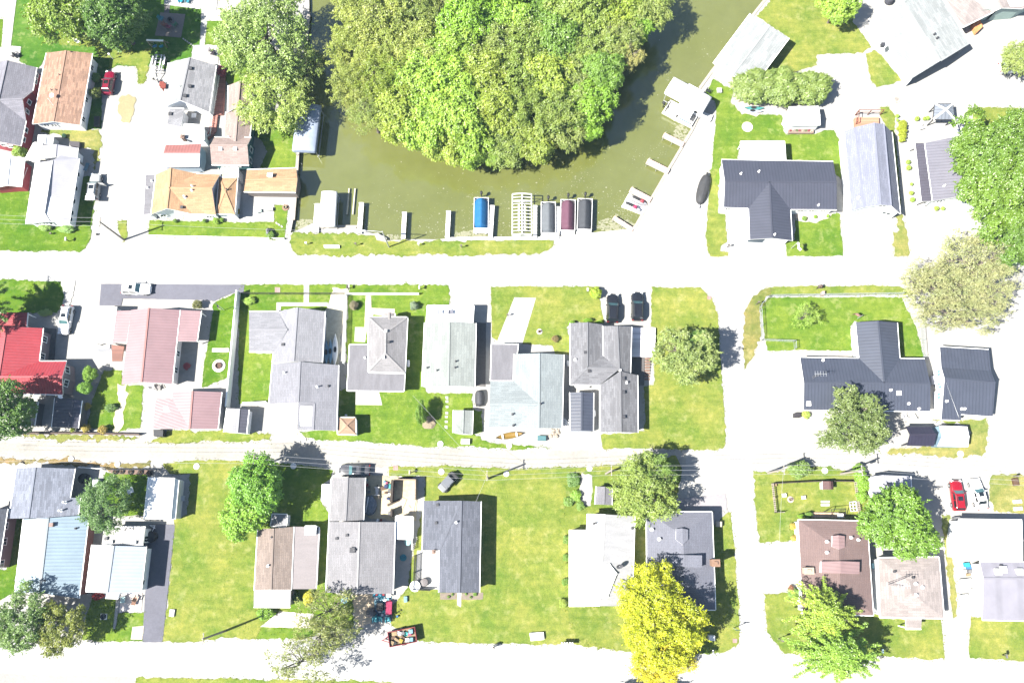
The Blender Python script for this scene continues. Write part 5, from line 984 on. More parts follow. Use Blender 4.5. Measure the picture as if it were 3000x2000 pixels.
for i, (x, y, r, c) in enumerate(((560, -300, 70, D1), (590, -150, 60, B1), (520, -100, 50, D2), (630, -60, 46, D2))): shrub('32', x, y, r, .8, c, ('weedy clump, topmost, left of the small grey shed', 'weedy clump beside the white gravel strip', 'weedy clump at the edge of the mown lot', 'weedy clump above the stained white roof')[i], v=i % 2, group='weedy clumps')
for i, (x, y, r, h_) in enumerate(((500, 250, 40, 1.0), (495, 420, 36, .9), (490, 640, 38, .9), (470, 840, 46, 1.0))): shrub('32', x, y, r, h_, D2 if i < 3 else Y1, ('highest', 'second', 'third', 'lowest')[i] + ' bush along the left wall of the stained white roof', v=i % 2, group='bushes along the white house wall')
shrub('31', 90, 930, 90, 1.4, B1, 'leafy clump beside the pole below the brown house', ry=60); shrub('31', 480, 790, 52, 1.0, (.34, .33, .02), 'bright yellow bush below the brown house', ry=70); shrub('31', 370, 780, 44, 1.2, D1, 'dark bush at the corner of the brown house')
shrub('31', 50, 60, 66, 2, D1, 'dark leafy bush behind the dappled shed')
for i, (x, y, r) in enumerate(((230, 130, 34), (235, 235, 32), (235, 740, 56), (210, 700, 30))): shrub('33', x, y, r, .9, ((.32, .26, .05), (.30, .24, .05), D2, (.22, .10, .06))[i], ('golden shrub, upper, beside the mauve hip roof', 'golden shrub, lower, beside the mauve hip roof', 'dark green shrub at the corner of the mauve hip roof', 'rusty shrub beside the white slab')[i], v=i % 2)
shrub('G', 760, 1120, 70, 1.2, B1, 'leafy bush behind the mauve hip roof, left', ry=44); shrub('G', 905, 1095, 80, 1.4, D2, 'leafy bush behind the mauve hip roof, right', ry=60)
for i, (x, y, r) in enumerate(((1770, 775, 14), (1805, 755, 12), (1930, 750, 12), (1972, 780, 12), (2012, 752, 20))): shrub('31', x, y, r, .4, D2, 'tiny plant in the mulch bed, %s of five' % ('first', 'second', 'third', 'fourth', 'last')[i], group='tiny bed plants')
# ================================================================ CARS, TRAILERS, BOATS, DOCKS
PAINT = tinted('car_paint', .25, .03, 2, 0, .5, .6); TYRE = plain('tyre_rubber', (.02, .02, .02), .9); RIM = plain('alloy_rim', (.4, .4, .42), .35, .05, 3, .7)
AUTOG = glass((.035, .075, .08), .06); DARKG = glass((.008, .011, .013), .06); HEADL = plain('lamp_clear', (.6, .62, .62), .2); TAILL = plain('lamp_red', (.35, .01, .012), .3); BLACKP = plain('black_plastic', (.015, .015, .016), .6)
def loft(mb, rings, mi=0, cap=True):
    n = len(rings[0]); k = len(mb.v)
    for r in rings: mb.v += [Vector(p) for p in r]
    for i in range(len(rings) - 1):
        for j in range(n - 1):
            mb.f.append([k + i * n + j, k + i * n + j + 1, k + (i + 1) * n + j + 1, k + (i + 1) * n + j]); mb.m.append(mi); mb.u.append(None)
    if cap:
        for i in (0, len(rings) - 1):
            f = [k + i * n + j for j in range(n)]; mb.f.append(f if i == 0 else f[::-1]); mb.m.append(mi); mb.u.append(None)
def fixn(o):
    bm = bmesh.new(); bm.from_mesh(o.data); bmesh.ops.recalc_face_normals(bm, faces=bm.faces); bm.to_mesh(o.data); bm.free(); return o
def make_car(name, label, col, L=4.6, Wd=1.86, Ht=1.65, kind='suv', roofcol=None, sunroof=True):
    """front towards +x"""
    root = thing(name, label, 'car'); hw = Wd / 2; deck = 1.0 if kind == 'suv' else .98; hood = .98 if kind == 'suv' else .88
    st = [(-L / 2, .78, deck - .22), (-L / 2 + .08, .90, deck - .06), (-L / 2 + .3, .96, deck), (-L * .25, 1.0, deck + .02), (0, 1.0, deck), (L * .2, .99, hood + .05), (L * .3, .98, hood + .02), (L / 2 - .45, .94, hood - .04), (L / 2 - .15, .84, hood - .14), (L / 2, .62, hood - .3)]
    rings = []
    for x, k, z in st:
        w_ = hw * k; rings.append([(x, -w_ * .93, .25), (x, -w_, .5), (x, -w_ * .985, z - .16), (x, -w_ * .9, z - .03), (x, -w_ * .5, z + .02), (x, 0, z + .035), (x, w_ * .5, z + .02), (x, w_ * .9, z - .03), (x, w_ * .985, z - .16), (x, w_, .5), (x, w_ * .93, .25)])
    mb = MB(); loft(mb, rings); b = fixn(mb.build('body', PAINT, root, True, col, subsurf(1))); b['painted'] = 1
    if kind == 'suv': xb0, xb1, xt0, xt1 = -L / 2 + .12, L * .17, -L / 2 + .45, L * .03
    else: xb0, xb1, xt0, xt1 = -L * .36, L * .17, -L * .2, L * .02
    zb = deck - .04; wb, wt = hw * .93, hw * .74
    base = [(xb0, -wb), (xb1, -wb * .96), (xb1, wb * .96), (xb0, wb)]; top = [(xt0, -wt), (xt1, -wt), (xt1, wt), (xt0, wt)]
    mb = MB(); rg = []
    for t in (0, .5, .86, 1.0):
        q = []
        for i in range(4):
            p = Vector(base[i]).lerp(Vector(top[i]), min(1, t * 1.02)); q.append(p)
        z = zb + (Ht - zb) * (t if t < 1 else 1.0); ins = 1.0 if t < 1 else .84
        c = sum(q, Vector((0, 0))) / 4; rg.append([(c.x + (p.x - c.x) * ins, c.y + (p.y - c.y) * ins, z) for p in q])
    k = len(mb.v)
    for r in rg: mb.v += [Vector(p) for p in r]
    for i in range(3):
        for j in range(4): mb.f.append([k + i * 4 + j, k + i * 4 + (j + 1) % 4, k + (i + 1) * 4 + (j + 1) % 4, k + (i + 1) * 4 + j]); mb.m.append(0); mb.u.append(None)
    mb.f.append([k + 12, k + 13, k + 14, k + 15]); mb.m.append(0); mb.u.append(None)
    cab = mb.build('cabin', PAINT, root, False, roofcol or col, bevel(.06, 2)); cab['painted'] = 1
    def panel(nm, i, t0, t1, u0, u1, mat=AUTOG):
        a0, a1 = Vector(base[i]), Vector(base[(i + 1) % 4]); b0, b1 = Vector(top[i]), Vector(top[(i + 1) % 4]); q = []
        for t, u in ((t0, u0), (t0, u1), (t1, u1), (t1, u0)):
            p = (a0.lerp(a1, u)).lerp(b0.lerp(b1, u), t); q.append(Vector((p.x, p.y, zb + (Ht - zb) * t)))
        n = (q[1] - q[0]).cross(q[3] - q[0]).normalized()
        if n.x * (q[0].x) + n.y * q[0].y < 0 and i in (0, 2): n = -n
        if i == 1 and n.x < 0 or i == 3 and n.x > 0: n = -n
        m = MB(); q2 = [p + n * .022 for p in q]; m.face(q2); m.face([p - n * .03 for p in q2][::-1])
        for j in range(4): m.face([q2[j], q2[(j + 1) % 4], q2[(j + 1) % 4] - n * .03, q2[j] - n * .03])
        fixn(m.build(nm, mat, root))
    panel('windshield', 1, .06, .84, .07, .93); panel('rear_window', 3, .2, .82, .1, .9, DARKG)
    for i in (0, 2): panel('side_window', i, .12, .8, .08, .47, DARKG); panel('side_window', i, .12, .8, .52, .92, DARKG)
    if sunroof:
        m = MB(); m.box(((xt0 + xt1) / 2 + .35, 0, Ht + .006), (.62, wt * 1.1, .02)); m.build('sunroof', DARKG, root)
    if kind == 'suv':
        for s in (-1, 1):
            m = MB(); m.beam((xt0 + .15, s * wt * .84, Ht + .05), (xt1 - .2, s * wt * .84, Ht + .05), .05, .05); m.build('roof_rail', BLACKP, root)
    for sx in (-L * .31, L * .32):
        for sy in (-1, 1):
            m = MB(); m.tube([(sx, sy * (hw - .2), .34), (sx, sy * (hw - .0), .34)], .34, 14); w_ = m.build('wheel', TYRE, root)
            m = MB(); m.tube([(sx, sy * (hw - .01), .34), (sx, sy * (hw + .012), .34)], .21, 10); m.build('rim', RIM, w_)
    for s in (-1, 1):
        m = MB(); m.box((L / 2 - .2, s * hw * .66, hood - .2), (.3, .34, .12), -s * .35); m.build('headlight', HEADL, root)
        m = MB(); m.box((-L / 2 + .08, s * hw * .74, deck - .16), (.12, .3, .2), s * .25); m.build('taillight', TAILL, root)
        m = MB(); m.box((xb1 - .45, s * (hw + .1), deck + .06), (.14, .22, .14)); mm = m.build('mirror', PAINT, root, False, col, bevel(.03)); mm['painted'] = 1
    return root
def aim(o, fr, x, y, x2, y2, z=0.0):                 # put a thing at photo point, facing the second point
    p, q = W(fr, x, y, z), W(fr, x2, y2, z); o.location = (p.x, p.y, 0); o.rotation_euler = (0, 0, atan2(q.y - p.y, q.x - p.x)); return o
GC = 'cars parked in the village'
c1 = make_car('parked_car', 'crimson hatchback parked on gravel beside the tan brown roof', (.30, .008, .045), 4.3, 1.8, 1.6, 'suv'); aim(c1, '00', 1000, 758, 1018, 655, .7); c1['group'] = GC
c2 = make_car('parked_car', 'silver suv with open door and raised tailgate by the lavender roof', (.22, .225, .225), 4.6, 1.86, 1.7); aim(c2, '10', 868, 145, 885, 20, .7); c2['group'] = GC
m = MB(); m.box((-2.45, -.1, 1.72), (.75, 1.5, .08)); m.build('tailgate', PAINT, c2, False, (.6, .6, .6), bevel(.03)); m = MB(); m.box((.25, -1.32, .72), (.12, .95, .85)); m.box((.25, -1.32, 1.3), (.05, .8, .32)); m.build('open_door', PAINT, c2, False, (.3, .3, .29), bevel(.02))
c3 = dup(c2, (0, 0, 0), 0, 'x'); bpy.data.objects.remove(c3) if False else None
for ch in kids(c3):
    if ch.name.startswith(('tailgate', 'open_door')): bpy.data.objects.remove(ch)
def recolor(o, col):
    for ch in kids(o):
        if ch.get('painted'): ch.color = (*expo(col), 1)
aim(c3, '10', 1252, 1085, 1400, 1088, .7); c3['label'] = 'white suv parked on the grey asphalt strip above the pink roof'; recolor(c3, (.62, .62, .62))
_KIDS.pop(c3.name, None)
c4 = make_car('parked_car', 'white crossover on gravel beside the red metal roofed house', (.6, .6, .6), 4.7, 1.85, 1.55, 'suv'); aim(c4, '10', 602, 1370, 575, 1510, .7); c4['group'] = GC
c5 = make_car('parked_car', 'black suv with roof rails, the left one of two on the white drive', (.009, .009, .011), 4.75, 1.92, 1.75, 'suv', None, False); aim(c5, '12', 925, 1262, 928, 1130, .7); c5['group'] = GC
c6 = dup(c5, (0, 0, 0), 0, 'black suv nearer the corner lawn, the right one of two on the white drive'); aim(c6, '12', 1152, 1245, 1152, 1120, .7)
c7 = make_car('parked_car', 'dark grey sedan parked along the alley above the long grey house', (.04, .04, .046), 4.75, 1.85, 1.42, 'sedan'); aim(c7, '21', 905, 1182, 780, 1182, .7); c7['group'] = GC
c8 = make_car('parked_car', 'bright red car parked on white gravel near the right edge', (.42, .006, .02), 4.55, 1.82, 1.5, 'suv'); aim(c8, '23', 1740, 1412, 1725, 1290, .7); c8['group'] = GC
c9 = make_car('parked_car', 'white car parked beside the bright red car', (.6, .6, .61), 4.6, 1.82, 1.45, 'sedan'); aim(c9, '23', 1935, 1400, 1905, 1290, .7); c9['group'] = GC
c10 = make_car('parked_car', 'pale pickup like vehicle under the thin tree at the upper right edge', (.5, .52, .55), 5.0, 1.9, 1.7, 'suv'); aim(c10, '03', 2255, 620, 2400, 610, .7); c10['group'] = GC
# small open jeep on the mown lot
o = thing('utility_buggy', 'small silver and black buggy parked on the mown lot by the alley', 'buggy'); aim(o, '21', 1765, 1290, 1700, 1360, .5)
m = MB(); m.box((0, 0, .62), (3.1, 1.4, .5), 0, 0, .94); m.box((1.25, 0, .86), (.8, 1.2, .16)); m.build('body', PAINT, o, False, (.16, .165, .17), bevel(.08, 2))
m = MB(); m.box((.05, 0, 1.66), (1.5, 1.25, .07)); m.box((.05, 0, 1.71), (1.25, 1.0, .03)); m.build('roof', PAINT, o, False, (.11, .115, .125), bevel(.03))
m = MB()
for x in (-.6, .7):
    for y in (-.56, .56): m.beam((x, y, .85), (x, y, 1.64), .06, .06)
m.build('roll_cage', BLACKP, o); m = MB(); m.box((-1.15, 0, .98), (.85, 1.25, .22)); m.box((-1.15, 0, 1.02), (.65, 1.05, .2)); m.build('cargo_bed', BLACKP, o)
for x in (-1.05, 1.1):
    for y in (-.72, .72):
        m = MB(); m.tube([(x, y - .11, .34), (x, y + .11, .34)], .34, 12); w_ = m.build('wheel', TYRE, o); m = MB(); m.tube([(x, y - .12, .34), (x, y + .12, .34)], .17, 8); m.build('rim', RIM, w_)
# vehicle wrapped in a dark cover
o = thing('covered_buggy', 'small vehicle wrapped in a dark grey cover beside the pale house', 'covered vehicle'); aim(o, '21', 2055, 518, 2055, 640, .6)
def tarp(L, Wd, Ht, n=14, sq=3.2, z0=.12, ridge=.0, bumps=0):
    mb = MB(); rings = []
    for i in range(n + 1):
        t = i / n * 2 - 1; e = (1 - abs(t) ** sq) ** (1 / sq) if abs(t) < 1 else 0.04; e = max(e, .05); x = t * L / 2; q = []
        for j in range(13):
            s = j / 12 * 2 - 1; yy = s * Wd / 2 * e; hz = (1 - abs(s) ** 3.0) ** .6 if abs(s) < 1 else 0
            zz = z0 + (Ht - z0) * (hz * min(1, e * 1.15)) + (ridge * max(0, 1 - abs(s) * 1.25) * e) + (bumps * cos(i * pi * .66) * max(0, 1 - abs(s) * 1.6) if 1 < i < n - 1 else 0)
            q.append((x, yy, zz))
        rings.append(q)
    loft(mb, rings); return mb
fixn(tarp(2.6, 1.5, 1.15, 12, 3.0, .12, .12).build('cover', plain('dark_cover', (.035, .036, .042), .7, .2, 2), o, True))
m = MB(); m.tube([(1.0, -.62, .25), (1.0, .62, .25)], .25, 12); m.build('wheel', TYRE, o)
# boat trailer (empty) on the gravel
GALV = plain('galvanised_steel', (.38, .38, .4), .4, .1, 3, .4)
o = thing('boat_trailer', 'empty galvanised boat trailer on gravel beside the light grey house', 'trailer'); aim(o, '00', 1450, 610, 1425, 740, .5)
m = MB()
for y in (-.75, .75): m.beam((-2.2, y, .55), (1.2, y, .55), .1, .12); m.beam((1.2, y, .55), (3.0, 0, .5), .1, .12)
for x in (-2.1, -1.4, -.7, 0, .7, 1.2): m.beam((x, -.9, .52), (x, .9, .52), .08, .1)
m.build('frame', GALV, o)
for y in (-.42, .42): m = MB(); m.box((-.6, y, .72), (3.0, .16, .12)); m.build('bunk', plain('bunk_carpet', (.5, .5, .52), .9), o)
for y in (-1.02, 1.02): m = MB(); m.box((-1.0, y, .78), (1.5, .3, .06)); m.build('fender', plain('white_fender', (.6, .6, .6), .4), o, False, None, bevel(.02))
for x in (-1.35, -.65):
    for y in (-1.0, 1.0): m = MB(); m.tube([(x, y - .1, .33), (x, y + .1, .33)], .33, 12); w_ = m.build('wheel', TYRE, o); m = MB(); m.tube([(x, y - .11, .33), (x, y + .11, .33)], .17, 8); m.build('rim', RIM, w_)
m = MB(); m.beam((2.7, 0, .5), (2.7, 0, 1.1), .1, .1); m.box((2.75, 0, 1.12), (.3, .25, .2)); m.build('winch', BLACKP, o)
# red trailer full of junk
o = thing('utility_trailer', 'red utility trailer heaped with household junk on the lower street', 'trailer'); aim(o, 'H', 925, 1165, 1150, 1120, .7); RT = o
RED = plain('red_paint', (.30, .012, .03), .5, .15)
TL, TW = 3.9, 2.0
m = MB(); m.box((0, 0, .55), (TL, TW, .1)); m.build('bed', plain('bed_plywood', (.35, .26, .16), .8), o)
for (c, d) in (((0, TW / 2, .95), (TL, .08, .75)), ((0, -TW / 2, .95), (TL, .08, .75)), ((TL / 2, 0, .95), (.08, TW, .75)), ((-TL / 2, 0, .95), (.08, TW, .75))): m = MB(); m.box(c, d); m.build('side_panel', RED, o)
m = MB(); m.beam((-TL / 2, -.5, .5), (-TL / 2 - 1.0, 0, .48), .1, .1); m.beam((-TL / 2, .5, .5), (-TL / 2 - 1.0, 0, .48), .1, .1); m.box((-TL / 2 - 1.05, 0, .52), (.2, .12, .12)); m.build('tow_bar', RED, o)
for y in (-TW / 2 - .12, TW / 2 + .12): m = MB(); m.tube([(0, y - .1, .34), (0, y + .1, .34)], .34, 12); w_ = m.build('wheel', TYRE, o); m = MB(); m.tube([(0, y - .105, .34), (0, y + .105, .34)], .17, 8); m.build('rim', RIM, w_)
JC = {'white': (.6, .6, .58), 'tan': (.42, .30, .16), 'brown': (.16, .09, .05), 'teal': (.05, .42, .42), 'blue': (.05, .22, .5), 'grey': (.09, .09, .095), 'red': (.4, .03, .04), 'sky': (.25, .5, .62), 'cyan': (.03, .42, .52), 'pink': (.5, .1, .2), 'green': (.05, .3, .12), 'yellow': (.5, .38, .04), 'navy': (.03, .05, .15), 'black': (.015, .015, .018)}
def junk_box(fr, x, y, z, d, col, name, label, rz=None, group=None, cat=None, open_=True):
    p = W(fr, x, y, z); mb = MB(); a = R.uniform(-.6, .6) if rz is None else rz; w_, l_, h_ = d
    mb.box((p.x, p.y, z + h_ / 2), d, a)
    if open_: mb.box((p.x, p.y, z + h_ + .01), (w_ * 1.06, l_ * 1.06, .03), a); mb.box((p.x, p.y, z + h_ + .03), (w_ * .6, l_ * .5, .05), a + .2)
    return solo(mb, name, plain('junk_' + col, JC[col], .7, .25, 4), label, cat or name.replace('_', ' '), group)
TZ = .61
for i, (x, y, d, col, nm, lb) in enumerate(((760, 1100, (.7, .5, .45), 'tan', 'cardboard_box', 'tan cardboard box at the left end of the red trailer'), (850, 1090, (.6, .45, .4), 'white', 'plastic_crate', 'white plastic crate near the upper side of the red trailer'), (930, 1090, (.5, .4, .35), 'grey', 'plastic_crate', 'grey crate in the upper middle of the red trailer'),
        (1100, 1050, (.55, .5, .5), 'sky', 'storage_bin', 'pale blue bin in the far corner of the red trailer'), (720, 1190, (.8, .35, .3), 'brown', 'wooden_crate', 'brown wooden crate in the red trailer, left'), (700, 1290, (.6, .5, .4), 'tan', 'cardboard_box', 'tan cardboard box in the lower left corner of the red trailer'), (820, 1240, (.9, .3, .25), 'tan', 'wooden_plank_box', 'long tan box lying in the middle of the red trailer'),
        (890, 1250, (.5, .5, .35), 'yellow', 'wooden_stool', 'yellowish stool in the middle of the red trailer'), (960, 1190, (1.0, .2, .2), 'brown', 'broken_shelf', 'brown broken shelf lying across the red trailer'), (1030, 1230, (.5, .45, .45), 'white', 'plastic_bucket', 'white bin on the right of the red trailer'), (1100, 1220, (.6, .5, .4), 'sky', 'storage_bin', 'pale blue bin at the right end of the red trailer'), (760, 1300, (.5, .4, .3), 'black', 'tool_case', 'black case at the lower edge of the red trailer'), (1080, 1110, (.4, .4, .35), 'pink', 'toy_box', 'pink box by the right end of the red trailer'))):
    junk_box('H', x, y, TZ + (.12 if i % 3 == 0 else 0), d, col, nm, lb, None, 'junk in the red trailer')
m = MB(); p = W('H', 1000, 1108, TZ); m.lathe((p.x, p.y, TZ), [(.2, 0), (.27, .3), (.3, .32), (.24, .3), (.2, .1)], 14); solo(m, 'bucket', plain('junk_teal', JC['teal'], .5), 'round teal bucket in the red trailer', 'bucket', 'junk in the red trailer')
# ---------------- boats
ALU = plain('aluminium', (.45, .46, .47), .35, .08, 3, .5); RAILW = plain('white_rail', (.6, .6, .6), .5)
DECKG = plain('boat_deck', (.4, .39, .37), .8)
COVER = tinted('boat_cover', .75, .1, 1.5, 0, .2)
def outboard(o, x):
    m = MB(); m.tube([(x - .3, 0, .75), (x - .32, 0, -.4)], .08, 8); m.box((x - .2, 0, .55), (.3, .2, .12)); mo = m.build('motor', BLACKP, o)
    m = MB(); m.lathe((x - .4, 0, .7), [(.16, 0), (.22, .1), (.22, .38), (.14, .48)], 10, 0, 1.4, 1); m.build('cowl', BLACKP, mo, True)
def pontoon(label, col, L=6.3, Wd=2.45, cover=True):
    o = thing('pontoon_boat', label, 'boat', (0, 0, 0), 0, 'pontoon boats on the canal')
    for y in (-.8, .8):
        m = MB(); m.tube([(-L / 2, y, -.45), (L / 2 - .7, y, -.45), (L / 2 - .15, y, -.3), (L / 2, y, -.2)], [.3, .3, .2, .05], 10); m.build('pontoon', ALU, o, True)
    m = MB(); m.box((0, 0, -.08), (L - .15, Wd, .1)); m.build('deck', DECKG, o, False, None, bevel(.04))
    m = MB()
    for y in (-Wd / 2 + .06, Wd / 2 - .06):
        m.box((-.2, y, .3), (L - .9, .05, .62)); m.beam((-L / 2 + .3, y, .65), (L / 2 - .7, y, .65), .06, .05)
    for x in (-L / 2 + .3, L / 2 - .7): m.box((x, 0, .3), (.05, Wd - .1, .62))
    m.build('railing', RAILW, o)
    for y in (-.7, .7):
        m = MB(); m.box((-1.6, y, .22), (1.9, .7, .5)); m.build('bench_seat', plain('cream_vinyl', (.5, .47, .42), .6), o, False, None, bevel(.06))
    outboard(o, -L / 2)
    if cover:
        cv = fixn(tarp(L - .95, Wd + .1, .98, 18, 4.2, .15, .55, .05).build('cover', COVER, o, True, col)); cv.location.x = -.15; cv['painted'] = 1
    return o
pb = pontoon('pontoon boat under a bright blue cover beside a white dock', (.02, .17, .42)); aim(pb, 'p', 1410, 631, 1409, 700)
for (x, y, x2, y2, col, lb) in ((1606, 644, 1606, 700, (.085, .093, .104), 'pontoon boat under a mid grey cover, left of the maroon one'), (1663, 637, 1662, 700, (.17, .075, .115), 'pontoon boat under a dusty maroon cover'), (1712, 634, 1710, 700, (.042, .045, .052), 'pontoon boat under a charcoal cover, right of the maroon one')):
    q = dup(pb, (0, 0, 0), 0, lb, None, None, col); aim(q, 'p', x, y, x2, y2)
pw = pontoon('white open pontoon boat moored at the diagonal seawall', (.6, .6, .6), 6.2, 2.5, False); aim(pw, 'p', 1996, 338, 2050, 366)
m = MB(); m.box((.2, .0, 1.55), (2.8, 2.2, .06)); m.build('bimini_top', plain('white_canvas', (.6, .6, .6), .7), pw, False, None, bevel(.03))
m = MB(); m.box((.9, -1.0, .5), (2.2, .06, .3)); m.build('blue_stripe', plain('blue_vinyl', (.2, .4, .6), .5), pw)
def canopy(label, col, L, Wd, zt=2.9, skirt=.5):
    o = thing('boat_canopy', label, 'boat canopy', (0, 0, 0), 0, 'boat lift canopies')
    mb = MB(); rings = []
    prof = [(1.0, -skirt), (1.0, 0), (.9, .16), (.5, .42), (0, .5), (-.5, .42), (-.9, .16), (-1.0, 0), (-1.0, -skirt)]
    for i, (t, k) in enumerate(((-1, .86), (-.985, .98), (-.8, 1), (-.4, 1), (0, 1), (.4, 1), (.8, 1), (.985, .98), (1, .86))):
        e = .55 if i in (0, 8) else .92 if i in (1, 7) else 1.0
        rings.append([(t * L / 2, s * Wd / 2 * k, zt - .25 + (z if z < 0 else z * e)) for s, z in prof])
    loft(mb, rings); fixn(mb.build('canopy', COVER, o, True, col)); kids(o)[0]['painted'] = 1
    for x in (-L / 2 + .4, L / 2 - .4):
        for y in (-Wd / 2 + .15, Wd / 2 - .15): m = MB(); m.tube([(x, y, -1.2), (x, y, zt - .3)], .06, 6); m.build('post', ALU, o)
    m = MB()
    for y in (-Wd / 2 + .15, Wd / 2 - .15): m.beam((-L / 2 + .4, y, .1), (L / 2 - .4, y, .1), .1, .1)
    m.build('lift_frame', ALU, o); return o
cn = canopy('blue grey boat canopy dappled with willow shade on the left canal', (.30, .35, .45), 8.4, 3.9, 2.9); aim(cn, 'p', 899, 376, 891, 440, 2.5)
c_ = dup(cn, (0, 0, 0), 0, 'white boat canopy standing diagonally below the boathouse', None, (.86, .86, 1), (.4, .4, .4)); aim(c_, 'p', 2016, 279, 2072, 309, 2.5)
c_ = dup(cn, (0, 0, 0), 0, 'white boat canopy at the left end of the lower bank', None, (.72, .66, .7), (.4, .4, .4)); aim(c_, 'p', 962, 612, 959, 660, 1.8)
pq = dup(pw, (0, 0, 0), 0, 'white pontoon boat under the diagonal white canopy'); aim(pq, 'p', 2022, 284, 2078, 314)
pq = dup(pw, (0, 0, 0), 0, 'white pontoon boat under the canopy at the left end of the bank', None, (.85, .85, .7)); aim(pq, 'p', 962, 620, 959, 670)
# empty lift frame
o = thing('boat_lift', 'empty white boat lift frame standing in the canal', 'boat lift'); aim(o, 'p', 1529, 628, 1529, 700, 1.8)
LL, LW = 6.9, 3.1; m = MB(); zt = 1.9
for y in (-LW / 2, LW / 2, 0): m.beam((-LL / 2, y, zt + (.25 if y == 0 else 0)), (LL / 2, y, zt + (.25 if y == 0 else 0)), .12 if y else .09, .1)
for i in range(13):
    x = -LL / 2 + LL * i / 12; wd = .16 if i in (0, 12) else .07; m.beam((x, -LW / 2, zt), (x, 0, zt + .25), wd, .08); m.beam((x, 0, zt + .25), (x, LW / 2, zt), wd, .08)
m.build('canopy_frame', RAILW, o)
for x in (-LL / 2 + .5, LL / 2 - .5):
    for y in (-LW / 2, LW / 2): m = MB(); m.tube([(x, y, -1.4), (x, y, zt)], .06, 6); m.build('post', RAILW, o)
for y in (-.5, .45): m = MB(); m.box((0, y, .25), (4.6, .2, .14)); m.build('bunk', RAILW, o)
m = MB()
for x in (-LL / 2 + .5, LL / 2 - .5): m.beam((x, -LW / 2, .1), (x, LW / 2, .1), .1, .1)
m.build('cradle', RAILW, o)
# two white guide pipes in the water
for i, (x0, y0, x1, y1) in enumerate(((857, 165, 836, 400), (912, 166, 890, 402))):
    m = MB(); m.tube([W('11', x0, y0, -.3), W('11', x1, y1, -.3)], .14, 8); solo(m, 'guide_rail', plain('cream_pipe', (.5, .48, .36), .6), ('left' if i == 0 else 'right') + ' one of two cream guide rails lying in the water', 'guide rail', 'cream guide rails')
# docks
DOCKW = boards((.50, .49, .47), .22, 1); DOCKR = boards((.34, .25, .21), .2, 0)
def dock(fr, x0, y0, x1, y1, wd, label, mat=DOCKW, z=.35):
    a, b = W(fr, x0, y0, z), W(fr, x1, y1, z); o = thing('dock', label, 'dock', (a.x, a.y, 0), 0, 'small docks along the canal'); d = (b - a).normalized(); n = Vector((-d.y, d.x, 0))
    m = MB(o.location); m.beam(a, b, wd, .1); m.build('deck', mat, o)
    for s in (-1, 1): m = MB(o.location); m.beam(a + n * s * (wd / 2 - .03) - Vector((0, 0, .12)), b + n * s * (wd / 2 - .03) - Vector((0, 0, .12)), .06, .16); m.build('side_beam', ALU, o)
    for t in (.05, .5, .95):
        for s in (-1, 1): p = a.lerp(b, t) + n * s * (wd / 2 + .04); m = MB(o.location); m.tube([(p.x, p.y, -1.6), (p.x, p.y, z + (.45 if t < .4 else .1))], .04, 6); m.build('post', ALU, o)
    return o
dock('11', 568, 302, 548, 570, .95, 'white dock left of the white boat canopy'); dock('11', 970, 292, 950, 575, .75, 'white dock right of the two guide rails')
dock('11', 1365, 380, 1352, 625, .7, 'bare white dock in the middle of the bank'); dock('11', 1770, 368, 1757, 618, .7, 'bare white dock left of the blue covered boat')
dock('11', 2172, 318, 2152, 628, .7, 'white dock right of the blue covered boat'); dock('12', 212, 318, 210, 622, .65, 'white dock between the empty lift and the grey boat')
dock('12', 428, 330, 415, 625, .6, 'narrow white dock between the grey and maroon boats'); dock('12', 1085, 172, 1275, 272, .95, 'reddish dock above the two jet skis', DOCKR)
dock('12', 930, 430, 1112, 545, .7, 'reddish dock below the two jet skis', DOCKR); dock('02', 1390, 1240, 1575, 1330, .9, 'reddish dock below the white pontoon boat', DOCKR); dock('02', 1240, 1478, 1440, 1578, 1.0, 'reddish dock beside the white ramp', DOCKR)
dock('02', 1700, 1040, 1835, 1088, 1.1, 'short pale gangway below the diagonal white canopy')
# jet skis on a white floating platform
m = MB(); p = pts('12', '1075,205 1250,300 1190,400 1005,330', -.3); m.prism(p, -.7, -.3); solo(m, 'floating_platform', plain('white_float', (.6, .6, .6), .6), 'white floating platform under the two jet skis', 'platform', None, mods=bevel(.08))
def jetski(label, c1_, c2_):
    o = thing('jet_ski', label, 'jet ski', (0, 0, 0), 0, 'jet skis'); mb = MB(); rings = []
    for x, w_, z in ((-1.5, .42, .25), (-1.3, .52, .38), (-.4, .56, .5), (.4, .54, .62), (1.0, .42, .58), (1.4, .22, .48), (1.6, .05, .4)): rings.append([(x, -w_, -.2), (x, -w_, .1), (x, -w_ * .6, z * .75), (x, 0, z), (x, w_ * .6, z * .75), (x, w_, .1), (x, w_, -.2)])
    loft(mb, rings); fixn(mb.build('hull', tinted('gelcoat', .4), o, True, c1_, subsurf(1)))
    m = MB(); m.box((-.55, 0, .6), (1.3, .42, .28), 0, 0, .8); m.build('seat', BLACKP, o, True, None, bevel(.08))
    m = MB(); m.box((.5, 0, .72), (.8, .62, .3), 0, 0, .7); m.build('nose_cover', tinted('gelcoat', .4), o, True, c2_, bevel(.08)); m = MB(); m.tube([(.15, -.38, .95), (.2, 0, .98), (.15, .38, .95)], .03, 6); m.build('handlebar', BLACKP, o); return o
j = jetski('pink and grey jet ski, the lower one on the white platform', (.25, .25, .26), (.45, .03, .12)); aim(j, '12', 1100, 332, 1180, 370); j.location.z = -.05
j = jetski('red and grey jet ski, the upper one on the white platform', (.16, .16, .17), (.38, .05, .07)); aim(j, '12', 1165, 278, 1245, 318); j.location.z = -.05
